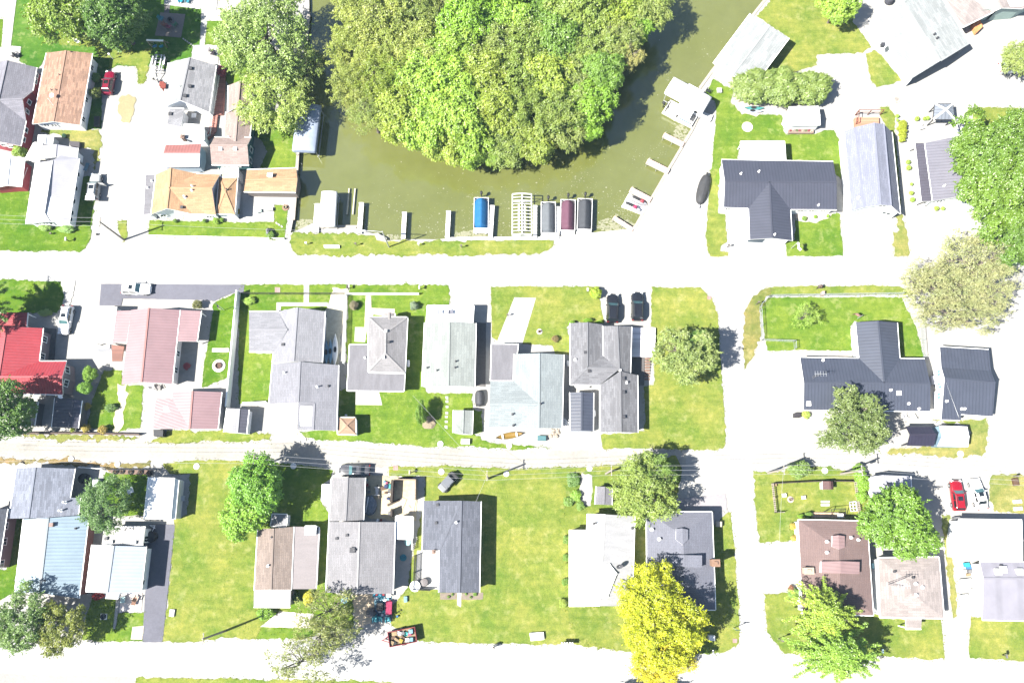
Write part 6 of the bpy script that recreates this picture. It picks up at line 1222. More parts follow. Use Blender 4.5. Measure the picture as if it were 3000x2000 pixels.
# covered jon boat on the ramp
o = thing('covered_boat', 'narrow boat under a black cover on the white ramp', 'boat'); aim(o, '12', 1760, 165, 1725, 300, .7)
fixn(tarp(5.6, 1.9, 1.05, 16, 2.3, .3, .16).build('cover', plain('black_cover', (.028, .028, .03), .75, .2, 2), o, True)); m = MB(); m.tube([(-2.9, 0, .5), (-2.5, 0, .9)], .2, 8); m.build('motor', BLACKP, o)
m = MB(); m.beam((2.4, 0, .4), (3.3, 0, .4), .1, .1); m.box((3.2, 0, .45), (.3, .3, .2)); m.build('trailer_tongue', GALV, o)
# kayaks and canoe
def kayak(fr, x, y, x2, y2, L, Wd, col, label, name='kayak', cat='kayak', z=.1, open_=False, group=None):
    o = thing(name, label, cat, (0, 0, 0), 0, group); aim(o, fr, x, y, x2, y2); o.location.z = z; mb = MB(); rings = []
    for i in range(13):
        t = i / 12 * 2 - 1; w_ = max(.02, Wd / 2 * (1 - abs(t) ** 2.1)); up = .14 * abs(t) ** 3
        rings.append([(t * L / 2, -w_, .26 + up), (t * L / 2, -w_ * .8, .08 + up), (t * L / 2, 0, up), (t * L / 2, w_ * .8, .08 + up), (t * L / 2, w_, .26 + up)] + ([] if open_ else [(t * L / 2, w_ * .5, .34 + up), (t * L / 2, 0, .37 + up), (t * L / 2, -w_ * .5, .34 + up), (t * L / 2, -w_, .26 + up)]))
    loft(mb, rings, 0, False); ob_ = mb.build('hull', tinted('plastic_hull', .4), o, True, col)
    if open_:
        md = ob_.modifiers.new('shell', 'SOLIDIFY'); md.thickness = .03
        for x_ in (-L * .25, L * .25): m = MB(); m.box((x_, 0, .24), (.28, Wd * .72, .05)); m.build('seat', plain('pale_seat', (.5, .48, .45), .6), o)
        m = MB()
        for s in (-1, 1): m.tube([(t * L / 20, s * max(.02, Wd / 2 * (1 - abs(t / 10) ** 2.1)), .27 + .14 * abs(t / 10) ** 3) for t in range(-10, 11)], .025, 5)
        m.build('gunwale', BLACKP, o)
    else: m = MB(); m.lathe((-.1, 0, .33), [(.28, 0), (.3, .07), (.22, .06)], 12, 0, 1.6, .8); m.build('cockpit', BLACKP, o)
    return o
kayak('21', 650, 110, 650, 250, 4.0, .72, (.22, .42, .62), 'blue kayak, the left one by the long grey house', group='kayaks by the long grey house'); kayak('21', 688, 100, 688, 250, 4.0, .75, (.25, .48, .68), 'lighter blue kayak, the middle one by the long grey house', group='kayaks by the long grey house'); kayak('21', 732, 85, 728, 250, 5.2, .95, (.6, .6, .58), 'long white canoe beside the two blue kayaks', 'canoe', 'canoe')
kayak('p', 1493, 1276, 1540, 1268, 4.3, .95, (.33, .20, .03), 'ochre canoe with pale seats lying behind the pale green grey house', 'canoe', 'canoe', .05, True)
kayak('02', 2220, 1003, 2320, 1005, 3.2, .7, (.08, .34, .33), 'teal kayak under the clipped shrubs', group='kayaks under the shrub'); kayak('02', 2210, 1030, 2310, 1035, 3.1, .7, (.3, .34, .40), 'grey striped kayak under the clipped shrubs', group='kayaks under the shrub')
# ================================================================ POLES, WIRES, FENCES AND SMALL THINGS
WOODP = plain('pole_wood', (.26, .235, .20), .85, .2, 4); WIREM = plain('wire', (.22, .22, .23), .5, .05); DWOOD = plain('dark_wood', (.06, .045, .035), .8, .3, 6)
TOPS = {}
def pole(key, fr, x, y, h, label, arms=1, trans=False, mat=None, lean=(0, 0)):
    p = W(fr, x, y); o = thing('utility_pole', label, 'utility pole', p, 0, 'utility poles'); m = MB(p); tp = p + Vector((lean[0], lean[1], h))
    m.tube([p, tp], [.17, .11], 10); m.build('pole', mat or WOODP, o); TOPS[key] = tp
    for i in range(arms): m = MB(p); c = tp - Vector((0, 0, .3 + i * .7)); m.beam(c + Vector((0, -.75, 0)), c + Vector((0, .75, 0)), .1, .12); a = m.build('crossarm', WOODP, o)
    for dy in (-.65, 0, .65): m = MB(p); m.lathe(tp + Vector((0, dy, -.25)), [(.05, 0), (.06, .1), (.03, .18)], 8); m.build('insulator', plain('ceramic', (.4, .4, .42), .3), o)
    if trans: m = MB(p); m.lathe(tp + Vector((.3, 0, -2.1)), [(.22, 0), (.24, .1), (.24, .75), (.16, .85)], 12); m.build('transformer', STEEL, o)
    return o
pole('a', '10', 1140, 636, 8.0, 'leaning wooden utility pole at the upper road, left of the orange house', 1, False, WOODP)
pole('c', '21', 2135, 1258, 7.2, 'utility pole on the mown lot beside the silver buggy'); pole('d', '22', 862, 1213, 7.2, 'pale utility pole beside the large tree at the alley corner')
pole('e', '23', 0, 1206, 7.6, 'pale utility pole at the alley right of the side road', 1, True); pole('g', '23', 668, 1215, 7.8, 'pale utility pole above the fenced small yard', 1, True)
pole('h', '21', 120, 1115, 7.6, 'utility pole at the alley beside the bright green tree', 1, True); pole('i', '30', 2075, 1086, 9.0, 'utility pole at the lower street beside the open lawn')
# street lamp leaning over the canal bank
p = W('11', 1222, 702); o = thing('lamp_or_sign_post', 'pale street lamp with a long arm over the canal bank', 'street lamp', p); m = MB(p); m.tube([p, p + Vector((0, 0, 7.0))], [.12, .08], 8); m.build('post', STEEL, o); TOPS['b'] = p + Vector((0, 0, 7))
m = MB(p); m.tube([p + Vector((0, 0, 6.7)), p + Vector((-1.2, .05, 7.1)), p + Vector((-2.6, .05, 7.15))], .05, 6); ar = m.build('arm', STEEL, o); m = MB(p); m.box(p + Vector((-2.9, .05, 7.12)), (.7, .28, .14)); m.build('lamp_head', STEEL, ar)
p = W('32', 2032, 1062); o = thing('lamp_or_sign_post', 'thin street sign post at the lower street corner', 'street lamp', p); m = MB(p); m.tube([p, p + Vector((0, 0, 2.6))], .05, 6); m.build('post', STEEL, o); m = MB(p); m.box(p + Vector((0, 0, 2.6)), (.75, .06, .3)); m.build('sign_plate', plain('green_sign', (.04, .15, .08), .5), o)  # street sign with a green plate, carries no lamp
def wire(a, b, label, sag=.5, r=.016):
    m = MB(); m.tube([a.lerp(b, t / 10) - Vector((0, 0, sag * 4 * (t / 10) * (1 - t / 10))) for t in range(11)], r, 4, 0, False); return solo(m, 'power_line', WIREM, label, 'power line', 'power lines')
OFF = [Vector((0, d, z)) for d, z in ((-.65, -.1), (0, -.1), (.65, -.1))]; NM = ('lower', 'middle', 'upper')
FARL = W('10', -420, 420, 8); FARR = W('23', 2700, 1300, 8); FAR2 = W('20', -500, 1050, 7.5)
for i, q in enumerate(OFF):
    for a, b, lb in ((TOPS['a'], FARL, 'wire over the long white house at the left edge'), (TOPS['h'], TOPS['c'], 'wire above the alley and the grey sedan'), (TOPS['c'], TOPS['d'], 'wire along the top of the mown lot'), (TOPS['d'], TOPS['e'], 'wire crossing the side road'), (TOPS['e'], TOPS['g'], 'wire above the wide green shrub at the alley'), (TOPS['h'], FAR2, 'wire along the left part of the alley'), (TOPS['g'], FARR, 'wire at the right end of the alley')):
        wire(a + q, b + q, NM[i] + ' ' + lb)
wire(TOPS['a'], TOPS['b'], 'single wire over the front lawn of the orange house', .9); wire(TOPS['c'], W('21', 1440, 495, 3.5), 'thin service wire to the hip roofed grey house', .4); wire(TOPS['c'] , W('21', 2020, 1470, 3.5), 'thin service wire to the dark shingled house', .3)
wire(TOPS['h'], W('31', 220, 160, 3.6), 'thin service wire to the brown low house', .4); wire(TOPS['e'] + Vector((0, 0, -.5)), W('33', 105, 330, 3), 'thin service wire over the fenced lawn', .3)
# ---- fences
def fence(name, fr, s, h, label, kind='picket', mat=None, wd=.05, gap=.28, cat='fence', post_every=2.4):
    run = pts(fr, s); o = thing(name, label, cat, (run[0].x, run[0].y, 0)); mat = mat or TRIM
    m = MB(o.location); rl = MB(o.location)
    for i in range(len(run) - 1):
        a, b = run[i], run[i + 1]; d = b - a; L = d.length; d.normalize(); n = max(1, round(L / post_every))
        for k in range(n + 1):
            p = a + d * (L * k / n); q = MB(o.location); q.beam((p.x, p.y, -.05), (p.x, p.y, h + .08), .1 if kind != 'chain' else .05, .1 if kind != 'chain' else .05); q.build('post', mat, o)
        up = lambda z: Vector((0, 0, z))
        if kind == 'solid': m.beam(a + up(h / 2), b + up(h / 2), wd, h); rl.beam(a + up(h), b + up(h), wd + .06, .06)
        elif kind == 'chain':
            rl.beam(a + up(h), b + up(h), .045, .045); rl.beam(a + up(.06), b + up(.06), .02, .02)
            k = 0.0
            while k < L: m.beam(a + d * k + up(.05), a + d * min(L, k + h * .7) + up(h), .012, .012); m.beam(a + d * k + up(h), a + d * min(L, k + h * .7) + up(.05), .012, .012); k += .22
        elif kind == 'rail':
            for z in (h, h * .55): rl.beam(a + up(z), b + up(z), .07, .1)
        else:
            for z in (h * .85, h * .25): rl.beam(a + up(z), b + up(z), .05, .08)
            k = gap / 2
            while k < L: p = a + d * k; m.box((p.x, p.y, h / 2 + .03), (wd + .07, .03, h), atan2(d.y, d.x)); k += gap
    if m.v: m.build({'solid': 'panel', 'chain': 'mesh'}.get(kind, 'pickets'), mat, o)
    if rl.v: rl.build('rails', mat, o)
    return o
GREYF = plain('grey_pipe', (.22, .25, .25), .5, .1); BRF = boards((.20, .15, .11), .16, 1, 'fence_boards'); DKF = plain('dark_fence', (.03, .028, .028), .7, .15)
fence('board_fence', '10', '2208,1128 2110,2180', 1.85, 'tall white board fence between the pink roof and the long grey house', 'solid', None, .14)
fence('board_fence', '21', '-92,578 122,570', 1.7, 'short white board fence below the long grey house', 'solid', None, .1)
fence('picket_fence', '11', '835,1150 815,1780', 1.3, 'white picket fence casting a ladder like shadow', 'picket', None, .06, .3)
fence('chain_fence', '11', '-135,1137 830,1140', 1.1, 'dark chain link fence along the front of the long grey house', 'chain', DKF)
fence('low_fence', '11', '842,1140 1498,1140', .8, 'low white fence in front of the hip roofed grey house', 'solid', None, .12)
fence('chain_fence', '13', '-80,1290 -75,1240 0,1158 1225,1138', 1.2, 'grey chain link fence along the top of the fenced back lawn', 'chain', GREYF)
fence('chain_fence', '13', '-75,1290 -60,1562 235,1572 240,1640', 1.2, 'grey chain link fence left of the dark blue roof', 'chain', GREYF); fence('chain_fence', '13', '1400,1410 1425,1715', 1.1, 'short chain link fence between blue roof and garage', 'chain', GREYF)
fence('rail_fence', '10', '1352,604 2615,632', .55, 'low white rail along the road below the orange house', 'rail')
fence('picket_fence', 'G', '195,505 255,1050 400,1045', 1.0, 'weathered picket fence on the left of the small yard', 'picket', plain('weathered', (.30, .26, .22), .8), .05, .3); fence('board_fence', 'G', '195,500 680,475 1180,452 1770,458', .95, 'brown board fence along the back of the small yard', 'solid', DWOOD, .07)
fence('picket_fence', 'G', '1772,460 1868,1160', 1.0, 'pale picket fence on the right of the small yard', 'picket', plain('weathered', (.30, .26, .22), .8), .06, .26)
fence('board_fence', 'E', '575,340 898,345', 1.7, 'sandy board fence at the back of the littered yard', 'solid', BRF, .06); fence('board_fence', 'E', '895,345 890,640', 1.8, 'board fence on the right of the littered yard', 'solid', BRF, .06); fence('board_fence', 'E', '545,350 525,685', 1.7, 'dark board fence inside the littered yard', 'solid', DWOOD, .3); fence('board_fence', 'E', '530,790 530,900', 1.7, 'short dark board fence above the white shed', 'solid', DWOOD, .2)
fence('picket_fence', '31', '1465,395 1452,705 1600,712', 1.4, 'dark slatted fence around the white notch patio', 'picket', DKF, .05, .2); fence('picket_fence', 'E', '835,1190 830,1400', 1.2, 'white picket fence below the white flat shed', 'picket', None, .05, .26)
fence('garden_wall', '20', '168,848 680,846 1300,858', .85, 'low brown grey wall along the alley at the lawn', 'solid', plain('wall_brown', (.14, .10, .08), .9, .2), .16, cat='wall')
fence('rail_fence', 'D', '755,218 960,232', 1.0, 'white rail behind the blue grey shingled house', 'rail'); fence('rail_fence', 'D', '975,238 1470,238', .8, 'thin dark rail behind the row of tyre planters', 'rail', DKF)
fence('rail_fence', '00', '2035,690 1975,1055', 1.0, 'white lattice rail beside the light grey house', 'picket', None, .04, .3); fence('rail_fence', '00', '1972,1060 1945,1258 1860,1312', 1.0, 'white railing at the lower end of the reddish ramp', 'picket', None, .04, .3)
m = MB(); m.prism(pts('00', '1980,700 2080,640 2060,1065 2010,1068 1990,1220 1960,1260 1880,1320 1850,1300 1930,1220 1950,1060 1968,1060'), -.05, .5); solo(m, 'wheelchair_ramp', boards((.22, .09, .07), .16, 1), 'long reddish boarded ramp beside the light grey house', 'ramp')
# decks and stairs
def slab(name, fr, s, z0, z1, mat, label, cat, **kw): m = MB(); m.prism(pts(fr, s, z1), z0, z1); return solo(m, name, mat, label, cat, **kw)
slab('wooden_deck', '03', '800,1080 1020,1078 1022,1180 805,1180', -.05, .7, boards((.30, .13, .08), .15, 1), 'reddish wooden deck behind the gambrel barn', 'deck'); fence('deck_rail', '03', '800,1062 790,1160', 1.7, 'reddish rail on the left of the barn deck', 'rail', plain('red_rail', (.3, .12, .08)), cat='railing'); fence('deck_rail', '03', '800,1058 1025,1058', 1.7, 'reddish rail along the back of the barn deck', 'rail', plain('red_rail', (.3, .12, .08)), cat='railing')
slab('wooden_deck', '22', '1105,-128 1318,-125 1315,140 1100,138', -.05, .55, boards((.45, .43, .45), .3, 1), 'pale grey boarded deck beside the leafy tree', 'deck')
slab('wooden_deck', 'G', '985,1045 1600,1050 1605,1150 975,1148', -.05, .35, boards((.30, .21, .14), .16, 0), 'brown wooden deck behind the mauve hip roof', 'deck')
slab('wooden_deck', '03', '1880,215 1950,180 1975,245 1920,300', -.05, .9, boards((.45, .16, .06), .15, 0), 'small orange wooden deck at the top right roof', 'deck')
slab('pergola', '20', '1025,30 1140,45 1120,180 1030,180', 1.9, 2.1, boards((.12, .05, .035), .3, 1), 'dark reddish pergola beside the pink roofed house', 'pergola')
for i in range(8):
    y = 150 + i * 27
    slab('brick_step', '22', '%d,%d %d,%d %d,%d %d,%d' % (1226 - i, y, 1272 - i, y, 1271 - i, y + 16, 1225 - i, y + 16), -.05, .52 - i * .06, plain('brick_paver', (.32, .2, .15), .9), ('first', 'second', 'third', 'fourth', 'fifth', 'sixth', 'seventh', 'last')[i] + ' brick step down from the pale grey deck', 'step', group='brick steps')
slab('concrete_pad', '22', '1100,140 1215,140 1215,400 1160,400 1160,305 1100,305', -.05, .12, GREYC, 'grey concrete pad below the pale grey deck', 'pad')
for i, (x, y) in enumerate(((1752, 512), (1754, 550), (1755, 598), (1752, 655), (1748, 690), (1747, 735), (1745, 780))): slab('stepping_stone', '21', '%d,%d %d,%d %d,%d %d,%d' % (x - 13, y - 10, x + 14, y - 9, x + 13, y + (24 if i in (0, 6) else 12), x - 12, y + 12), -.02, .11, CONC, ('first', 'second', 'third', 'fourth', 'fifth', 'sixth', 'last')[i] + ' pale stepping stone from the pale house to its shed', 'stepping stone', group='pale stepping stones')
for i in range(6): x, y = 1682 + i * 18, 357 + i * 13; slab('stepping_stone', '00', '%d,%d %d,%d %d,%d %d,%d' % (x - 8, y - 2, x + 3, y - 9, x + 12, y + 2, x + 1, y + 9), -.02, .11, CONC, ('first', 'second', 'third', 'fourth', 'fifth', 'last')[i] + ' stepping stone below the grey fire pit patio', 'stepping stone', group='stones by the fire pit patio')
for i, (x, y) in enumerate(((188, 482), (210, 496), (236, 513))): slab('stepping_stone', '11', '%d,%d %d,%d %d,%d %d,%d' % (x - 12, y - 4, x, y - 13, x + 12, y + 4, x, y + 12), -.02, .12, CONC, ('upper', 'middle', 'lower')[i] + ' pale stepping stone beside the clay ring', 'stepping stone', group='stones by the clay ring')
for i, (x, y) in enumerate(((490, 1460), (490, 1490))): slab('board_step', '23', '%d,%d %d,%d %d,%d %d,%d' % (x - 5, y, x + 78, y, x + 76, y + 22, x - 4, y + 22), -.02, .12, CONC, ('upper', 'lower')[i] + ' white slab behind the mauve hip roof', 'slab', group='white slabs')
slab('bench', '11', '622,680 765,682 768,708 625,708', -.02, .4, plain('bench_white', (.6, .58, .57), .6), 'long white bench block on the canal bank grass', 'bench', mods=bevel(.04))
slab('well_cover', '30', '1560,890 1605,892 1595,960 1550,955', -.02, .35, plain('pink_slab', (.5, .47, .46)), 'pale box lid on the open lawn by the drive', 'lid', mods=bevel(.04)); slab('garden_bench', '32', '162,1108 290,1100 296,1168 172,1180', -.02, .5, TRIM, 'white bench block at the lower edge of the mown lot', 'bench', mods=bevel(.03))
for i, (fr, x, y, r) in enumerate((('20', 655, 1078, 26), ('20', 1082, 1127, 26), ('20', 1808, 1147, 28), ('21', 345, 1142, 28), ('21', 438, 902, 24), ('21', 1694, 941, 28), ('21', 1703, 1196, 28), ('21', 2300, 1215, 26), ('21', 2325, 957, 26), ('22', 712, 1166, 26), ('23', 520, 1186, 28), ('23', 1765, 1032, 30))):
    p = W(fr, x, y); m = MB(); k = mpp(fr, x, y) * r; m.lathe((p.x, p.y, -.02), [(k, 0), (k, .14), (k * .95, .17), (k * .3, .17), (k * .28, .2)], 20)
    solo(m, 'manhole_cover', plain('cover_concrete', (.5, .49, .47), .8), 'round white concrete cover ' + ('at the dry weeds, left end of the alley', 'above the tyre planters by the alley', 'on the open lawn beside the alley', 'left of the grey sedan by the alley', 'below the long grey house at the alley', 'on the grass below the little pale shed', 'on the mown lot left of the silver buggy', 'on the mown lot right of the utility pole', 'near the ochre canoe', 'above the white gravel strip', 'above the small fenced yard', 'on the pale grass by the white shelter')[i], 'manhole cover', 'white concrete covers')
# fire rings, drains
def ring(fr, x, y, r, label, col=(.45, .42, .38), name='fire_pit', core=(.10, .08, .07), h=.3):
    p = W(fr, x, y); k = mpp(fr, x, y) * r; o = thing(name, label, 'fire pit', (p.x, p.y, 0)); m = MB(o.location)
    m.lathe((p.x, p.y, .09), [(k, 0), (k, .05), (k * .52, .05), (k * .5, .0)], 24); m.build('stone_ring', plain('ring_stone', col, .9, .2, 4), o)
    m = MB(o.location); m.lathe((p.x, p.y, .09), [(k * .5, 0), (k * .5, h), (k * .4, h), (k * .36, .1), (k * .05, .1)], 18); m.build('fire_bowl', plain('ring_core', core, .9, .3, 5), o); return o
ring('20', 2012, 224, 60, 'large pale fire ring on the lawn inside the white fence', (.42, .39, .36), core=(.16, .09, .07)); ring('12', 252, 1479, 26, 'small round fire pit on the sunny lawn by the black cars', core=(.16, .09, .07)); ring('02', 2160, 1170, 50, 'pale stone ring on the lawn behind the black roof', core=(.3, .28, .25), h=.15)
ring('G', 555, 800, 62, 'rough stone fire ring in the small fenced yard', (.40, .33, .28), core=(.22, .17, .14)); ring('03', 1180, 915, 36, 'faint stone ring on the upper white drive', (.27, .25, .22), core=(.2, .18, .16), h=.06)
ring('11', 272, 343, 30, 'clay coloured ring on the small canal side lawn', (.40, .24, .17), core=(.35, .3, .2), h=.35); ring('00', 1567, 190, 36, 'black metal fire pit on the grey patio', (.09, .085, .085), core=(.012, .012, .014), h=.4)
for i, (fr, x, y, s_, c) in enumerate((('11', 197, 1093, 24, 'lawn at the long grey house'), ('12', 1812, 1165, 18, 'rounded corner of the wide corner lawn'), ('21', 1282, 1160, 22, 'alley beside the littered yard'), ('32', 2048, 1178, 20, 'lower street corner'))):
    slab('drain_grate', fr, '%d,%d %d,%d %d,%d %d,%d' % (x - s_, y - s_, x + s_, y - s_ + 3, x + s_, y + s_, x - s_, y + s_), -.02, .09, boards((.2, .13, .12), .12, 0), 'square rusty drain grate at the ' + c, 'drain grate', group='drain grates')
# chairs
def chair_proto(name, label, col):
    o = thing(name, label, 'chair'); P = tinted('painted_plastic', .5, .06)
    m = MB(); m.box((.02, 0, .36), (.55, .58, .05)); c = m.build('seat', P, o, False, col); c['painted'] = 1
    m = MB()
    for i in range(5): m.beam((-.22, -.22 + i * .11, .34), (-.48, -.26 + i * .13, .98), .09, .02)
    c = m.build('backrest', P, o, False, col); c['painted'] = 1
    for s in (-1, 1):
        m = MB(); m.box((.02, s * .34, .56), (.72, .12, .03)); c = m.build('armrest', P, o, False, col); c['painted'] = 1
        for x in (-.28, .32): m = MB(); m.beam((x, s * .31, 0), (x, s * .31, .55), .05, .07); c = m.build('leg', P, o, False, col); c['painted'] = 1
    return o
CH = chair_proto('garden_chair', 'turquoise garden chair at the upper left of the grey patio', (.01, .36, .46)); CH['group'] = 'garden chairs'
def chair(fr, x, y, a, col, label, grp='garden chairs', first=[1]):
    o = CH if first else dup(CH, (0, 0, 0), 0, label, grp, None, col); first.clear(); p = W(fr, x, y, .3); o.location = (p.x, p.y, .09); o.rotation_euler.z = a; return o
chair('00', 1483, 178, -.4, None, ''); chair('00', 1510, 230, .9, (.40, .10, .03), 'orange garden chair on the grey patio'); chair('00', 1553, 252, 1.3, (.42, .02, .09), 'pinkish red garden chair on the grey patio'); chair('00', 1612, 232, 2.4, (.04, .26, .10), 'green garden chair on the grey patio')
chair('00', 1660, 14, -1.2, (.01, .36, .50), 'bright blue garden chair on the top patio, the left one'); chair('00', 1725, 16, -1.8, (.03, .30, .40), 'blue garden chair on the top patio, the right one')
for x, y, a, l in ((352, 812, -1.5, 'leftmost of three by the red trailer'), (447, 808, -1.6, 'middle of three by the red trailer'), (620, 815, -1.5, 'rightmost of three by the red trailer')): chair('H', x, y, a, (.01, .38, .46), 'cyan garden chair at the sale, ' + l)
for fr, x, y, a, c, l in (('00', 158, 505, .5, (.05, .045, .05), 'dark garden chair on the white patio above the red house, upper'), ('00', 130, 515, 2.6, (.06, .05, .055), 'dark garden chair on the white patio above the red house, lower'), ('00', 1940, 470, 1.2, (.10, .07, .09), 'dark chair on the back patio of the light grey house'), ('00', 1958, 495, 2.8, (.03, .02, .03), 'black chair on the back patio of the light grey house'),
        ('11', 1690, 1300, 1.5, (.45, .45, .48), 'grey chair on the flat white deck roof, left'), ('11', 1790, 1303, 1.5, (.12, .12, .15), 'dark chair on the flat white deck roof, middle'), ('30', 1255, 785, 1.2, (.25, .16, .1), 'brown chair on the pale front patio'), ('20', 1400, 412, 1, (.4, .4, .4), 'grey chair below the pink roofed house'), ('20', 1455, 425, -1, (.10, .09, .09), 'dark chair below the pink roofed house'), ('F', 640, 410, .3, (.4, .4, .42), 'pale chair on the big white pad'), ('23', 1252, 684, .2, (.35, .35, .37), 'pale chair beside the oak, left'), ('23', 1325, 695, 2, (.4, .4, .4), 'pale chair beside the oak, right'), ('00', 725, 385, .5, (.5, .5, .5), 'white chair on the dry grass behind the brown roof')):
    o = chair(fr, x, y, a, c, l)
    if 'deck roof' in l: o.location = W(fr, x, y, 2.7)
    for ch in kids(o):
        if ch.get('painted'): ch.color = (*expo(c), 1)
# swing frame
o = thing('swing_set', 'white topped swing frame with two blue seats beside the maple', 'swing'); p = W('00', 1440, 430); o.location = p; q0, q1 = W('00', 1345, 370, 2.2), W('00', 1500, 375, 2.2); b0, b1 = W('00', 1402, 440), W('00', 1540, 442)
m = MB(p); m.beam(q0, q1, .28, .1); m.build('top_beam', TRIM, o)
for a, b in ((q0, b0), (q1, b1)): m = MB(p); m.beam(a, b, .1, .1); m.build('leg', plain('swing_wood', (.35, .27, .2)), o); m = MB(p); m.beam(a, (a.x, a.y + 1.0, 0), .1, .1); m.build('leg', plain('swing_wood', (.35, .27, .2)), o)
for x, y, c in ((1425, 425, (.01, .22, .5)), (1485, 425, (.02, .36, .52))):
    s_ = W('00', x, y, .5); m = MB(p); m.box(s_, (.55, .5, .06), .3); m.box(s_ + Vector((0, -.25, .25)), (.55, .06, .5), .3); se = m.build('seat', plain('swing_blue', c, .5), o); m = MB(p); t = q0.lerp(q1, .35 if x < 1450 else .75); m.tube([s_, t], .02, 4); m.build('chain', STEEL, se)
# mail boxes, bins and other small things
def mailbox(fr, x, y, label, col=(.5, .5, .5), a=0.0):
    p = W(fr, x, y); o = thing('mailbox', label, 'mailbox', p, a, 'mailboxes'); m = MB(); m.beam((0, 0, -.05), (0, 0, 1.05), .1, .1); m.build('post', DWOOD, o)
    m = MB(); m.lathe((0, 0, 0), [(.01, 0), (.12, 0)], 4); m = MB(); rings = []
    for yy in (-.27, .27): rings.append([(-.12, yy, 1.05), (-.12, yy, 1.2), (-.07, yy, 1.3), (0, yy, 1.33), (.07, yy, 1.3), (.12, yy, 1.2), (.12, yy, 1.05), (-.12, yy, 1.05)])
    loft(m, rings); fixn(m.build('box', plain('mailbox_%.2f' % col[0], col, .4), o)); m = MB(); m.box((.14, 0, 1.28), (.02, .16, .06)); m.build('flag', plain('flag_red', (.4, .03, .03)), o); return o
for i, x in enumerate((455, 480, 505, 530, 552)): mailbox('32', x, 1200, ('leftmost', 'second', 'middle', 'fourth', 'rightmost')[i] + ' of five mailboxes at the mown lot', (.5, .5, .5))
mailbox('11', 850, 1085, 'dark mailbox at the left of the white low fence', (.05, .045, .045)); mailbox('11', 1508, 1090, 'white mailbox beside the hip roofed house lawn'); mailbox('12', 690, 1110, 'white mailbox beside the round clipped shrub'); mailbox('13', 445, 1085, 'dark brown mailbox at the fenced back lawn, left', (.09, .07, .06)); mailbox('13', 465, 1080, 'dark brown mailbox at the fenced back lawn, right', (.12, .09, .07)); mailbox('32', 1830, 1270, 'white mailbox at the lower street corner'); mailbox('33', 1022, 1262, 'pale blue mailbox beside the spiky tree', (.35, .5, .55)); mailbox('33', 2150, 1308, 'dark mailbox at the lower right lawn', (.06, .06, .06)); mailbox('21', 1420, 1205, 'round topped grey mailbox above the littered yard', (.3, .28, .26)); mailbox('10', 638, 650, 'white mailbox on the lawn of the long white house'); mailbox('31', 470 + 1710, 1228, 'x') if False else None
for fr, s, z, c, nm, lb in (('32', '1812,1130 1868,1132 1866,1180 1814,1178', 1.0, (.55, .55, .54), 'utility_box', 'white utility box at the lower street corner'), ('13', '495,1105 525,1102 522,1140 497,1142', .8, (.35, .27, .25), 'utility_box', 'pinkish utility box outside the chain link fence'), ('23', '245,655 305,655 305,695 245,695', .8, (.025, .022, .025), 'garden_cart', 'black cart with a pale lid on the gravel'), ('32', '1880,82 1932,84 1930,134 1878,132', .8, (.4, .35, .28), 'planter_box', 'square planter box beside the slate hip roof'), ('21', '1885,892 1965,893 1962,942 1882,940', .6, (.55, .55, .55), 'chest', 'white chest below the little pale shed'), ('p', '1575,1275 1600,1276 1600,1290 1575,1289', .7, (.10, .24, .27), 'water_tank', 'teal box tank beside the rock pile'), ('A', '1065,225 1220,235 1215,320 1065,290', .7, (.045, .04, .045), 'trailer_frame', 'black slatted cart behind the lavender roofed house'), ('03', '190,1186 425,1190 422,1222 190,1222', .5, (.30, .22, .18), 'flower_box', 'long flower box in front of the white lawn shed'), ('00', '862,1068 912,1066 908,1160 860,1160', .5, (.02, .022, .02), 'sand_box', 'white rimmed black bed beside the brown roofed house'), ('20', '1408,808 1500,808 1498,872 1410,868', 1.2, (.015, .016, .02), 'storage_box', 'black box against the pink garage'), ('D', '850,325 905,325 900,395 848,392', .8, (.42, .44, .47), 'air_conditioner', 'grey air conditioner behind the blue grey house'), ('30', '922,928 982,930 980,986 920,986', .12, (.5, .5, .47), 'tank_lid', 'pale square with a dark round lid on the small front lawn'), ('20', '868,70 1010,20 1005,60 870,75', 2.3, (.5, .5, .53), 'canopy_roof', 'grey canopy panel beside the pergola'), ('21', '2110,0 2360,40 2352,95 2120,100', .05, (.3, .28, .26), 'patio_slab', 'x')):
    if lb == 'x': continue
    m = MB(); m.prism(pts(fr, s, z), -.02, z); solo(m, nm, plain('box_%.2f' % c[0], c, .6, .15, 4), lb, nm.replace('_', ' '), None, mods=bevel(.04))
m = MB(); p = W('30', 950, 957, .12); m.lathe(p, [(.42, 0), (.42, .14), (.3, .2)], 16); solo(m, 'septic_cover', plain('lid_dark', (.03, .04, .045)), 'dark round lid on the pale square on the small front lawn', 'lid')
for i in range(8):
    p = W('03', 205 + i * 28, 1203, .5); m = MB(); rr_ = random.Random(i)
    for k in range(40): leafquad(m, p + Vector((rr_.uniform(-.2, .2), rr_.uniform(-.15, .15), rr_.uniform(0, .25))), (rnd(rr_) + Vector((0, 0, 1))).normalized(), .07, rr_)
    solo(m, 'flower_clump', plain('petal_%d' % (i % 3), ((.5, .08, .1), (.5, .45, .35), (.15, .25, .06))[i % 3], .8), ('first', 'second', 'third', 'fourth', 'fifth', 'sixth', 'seventh', 'last')[i] + ' flower clump in the long box of the white lawn shed, counted from the left', 'flowers', 'flowers in the long box')
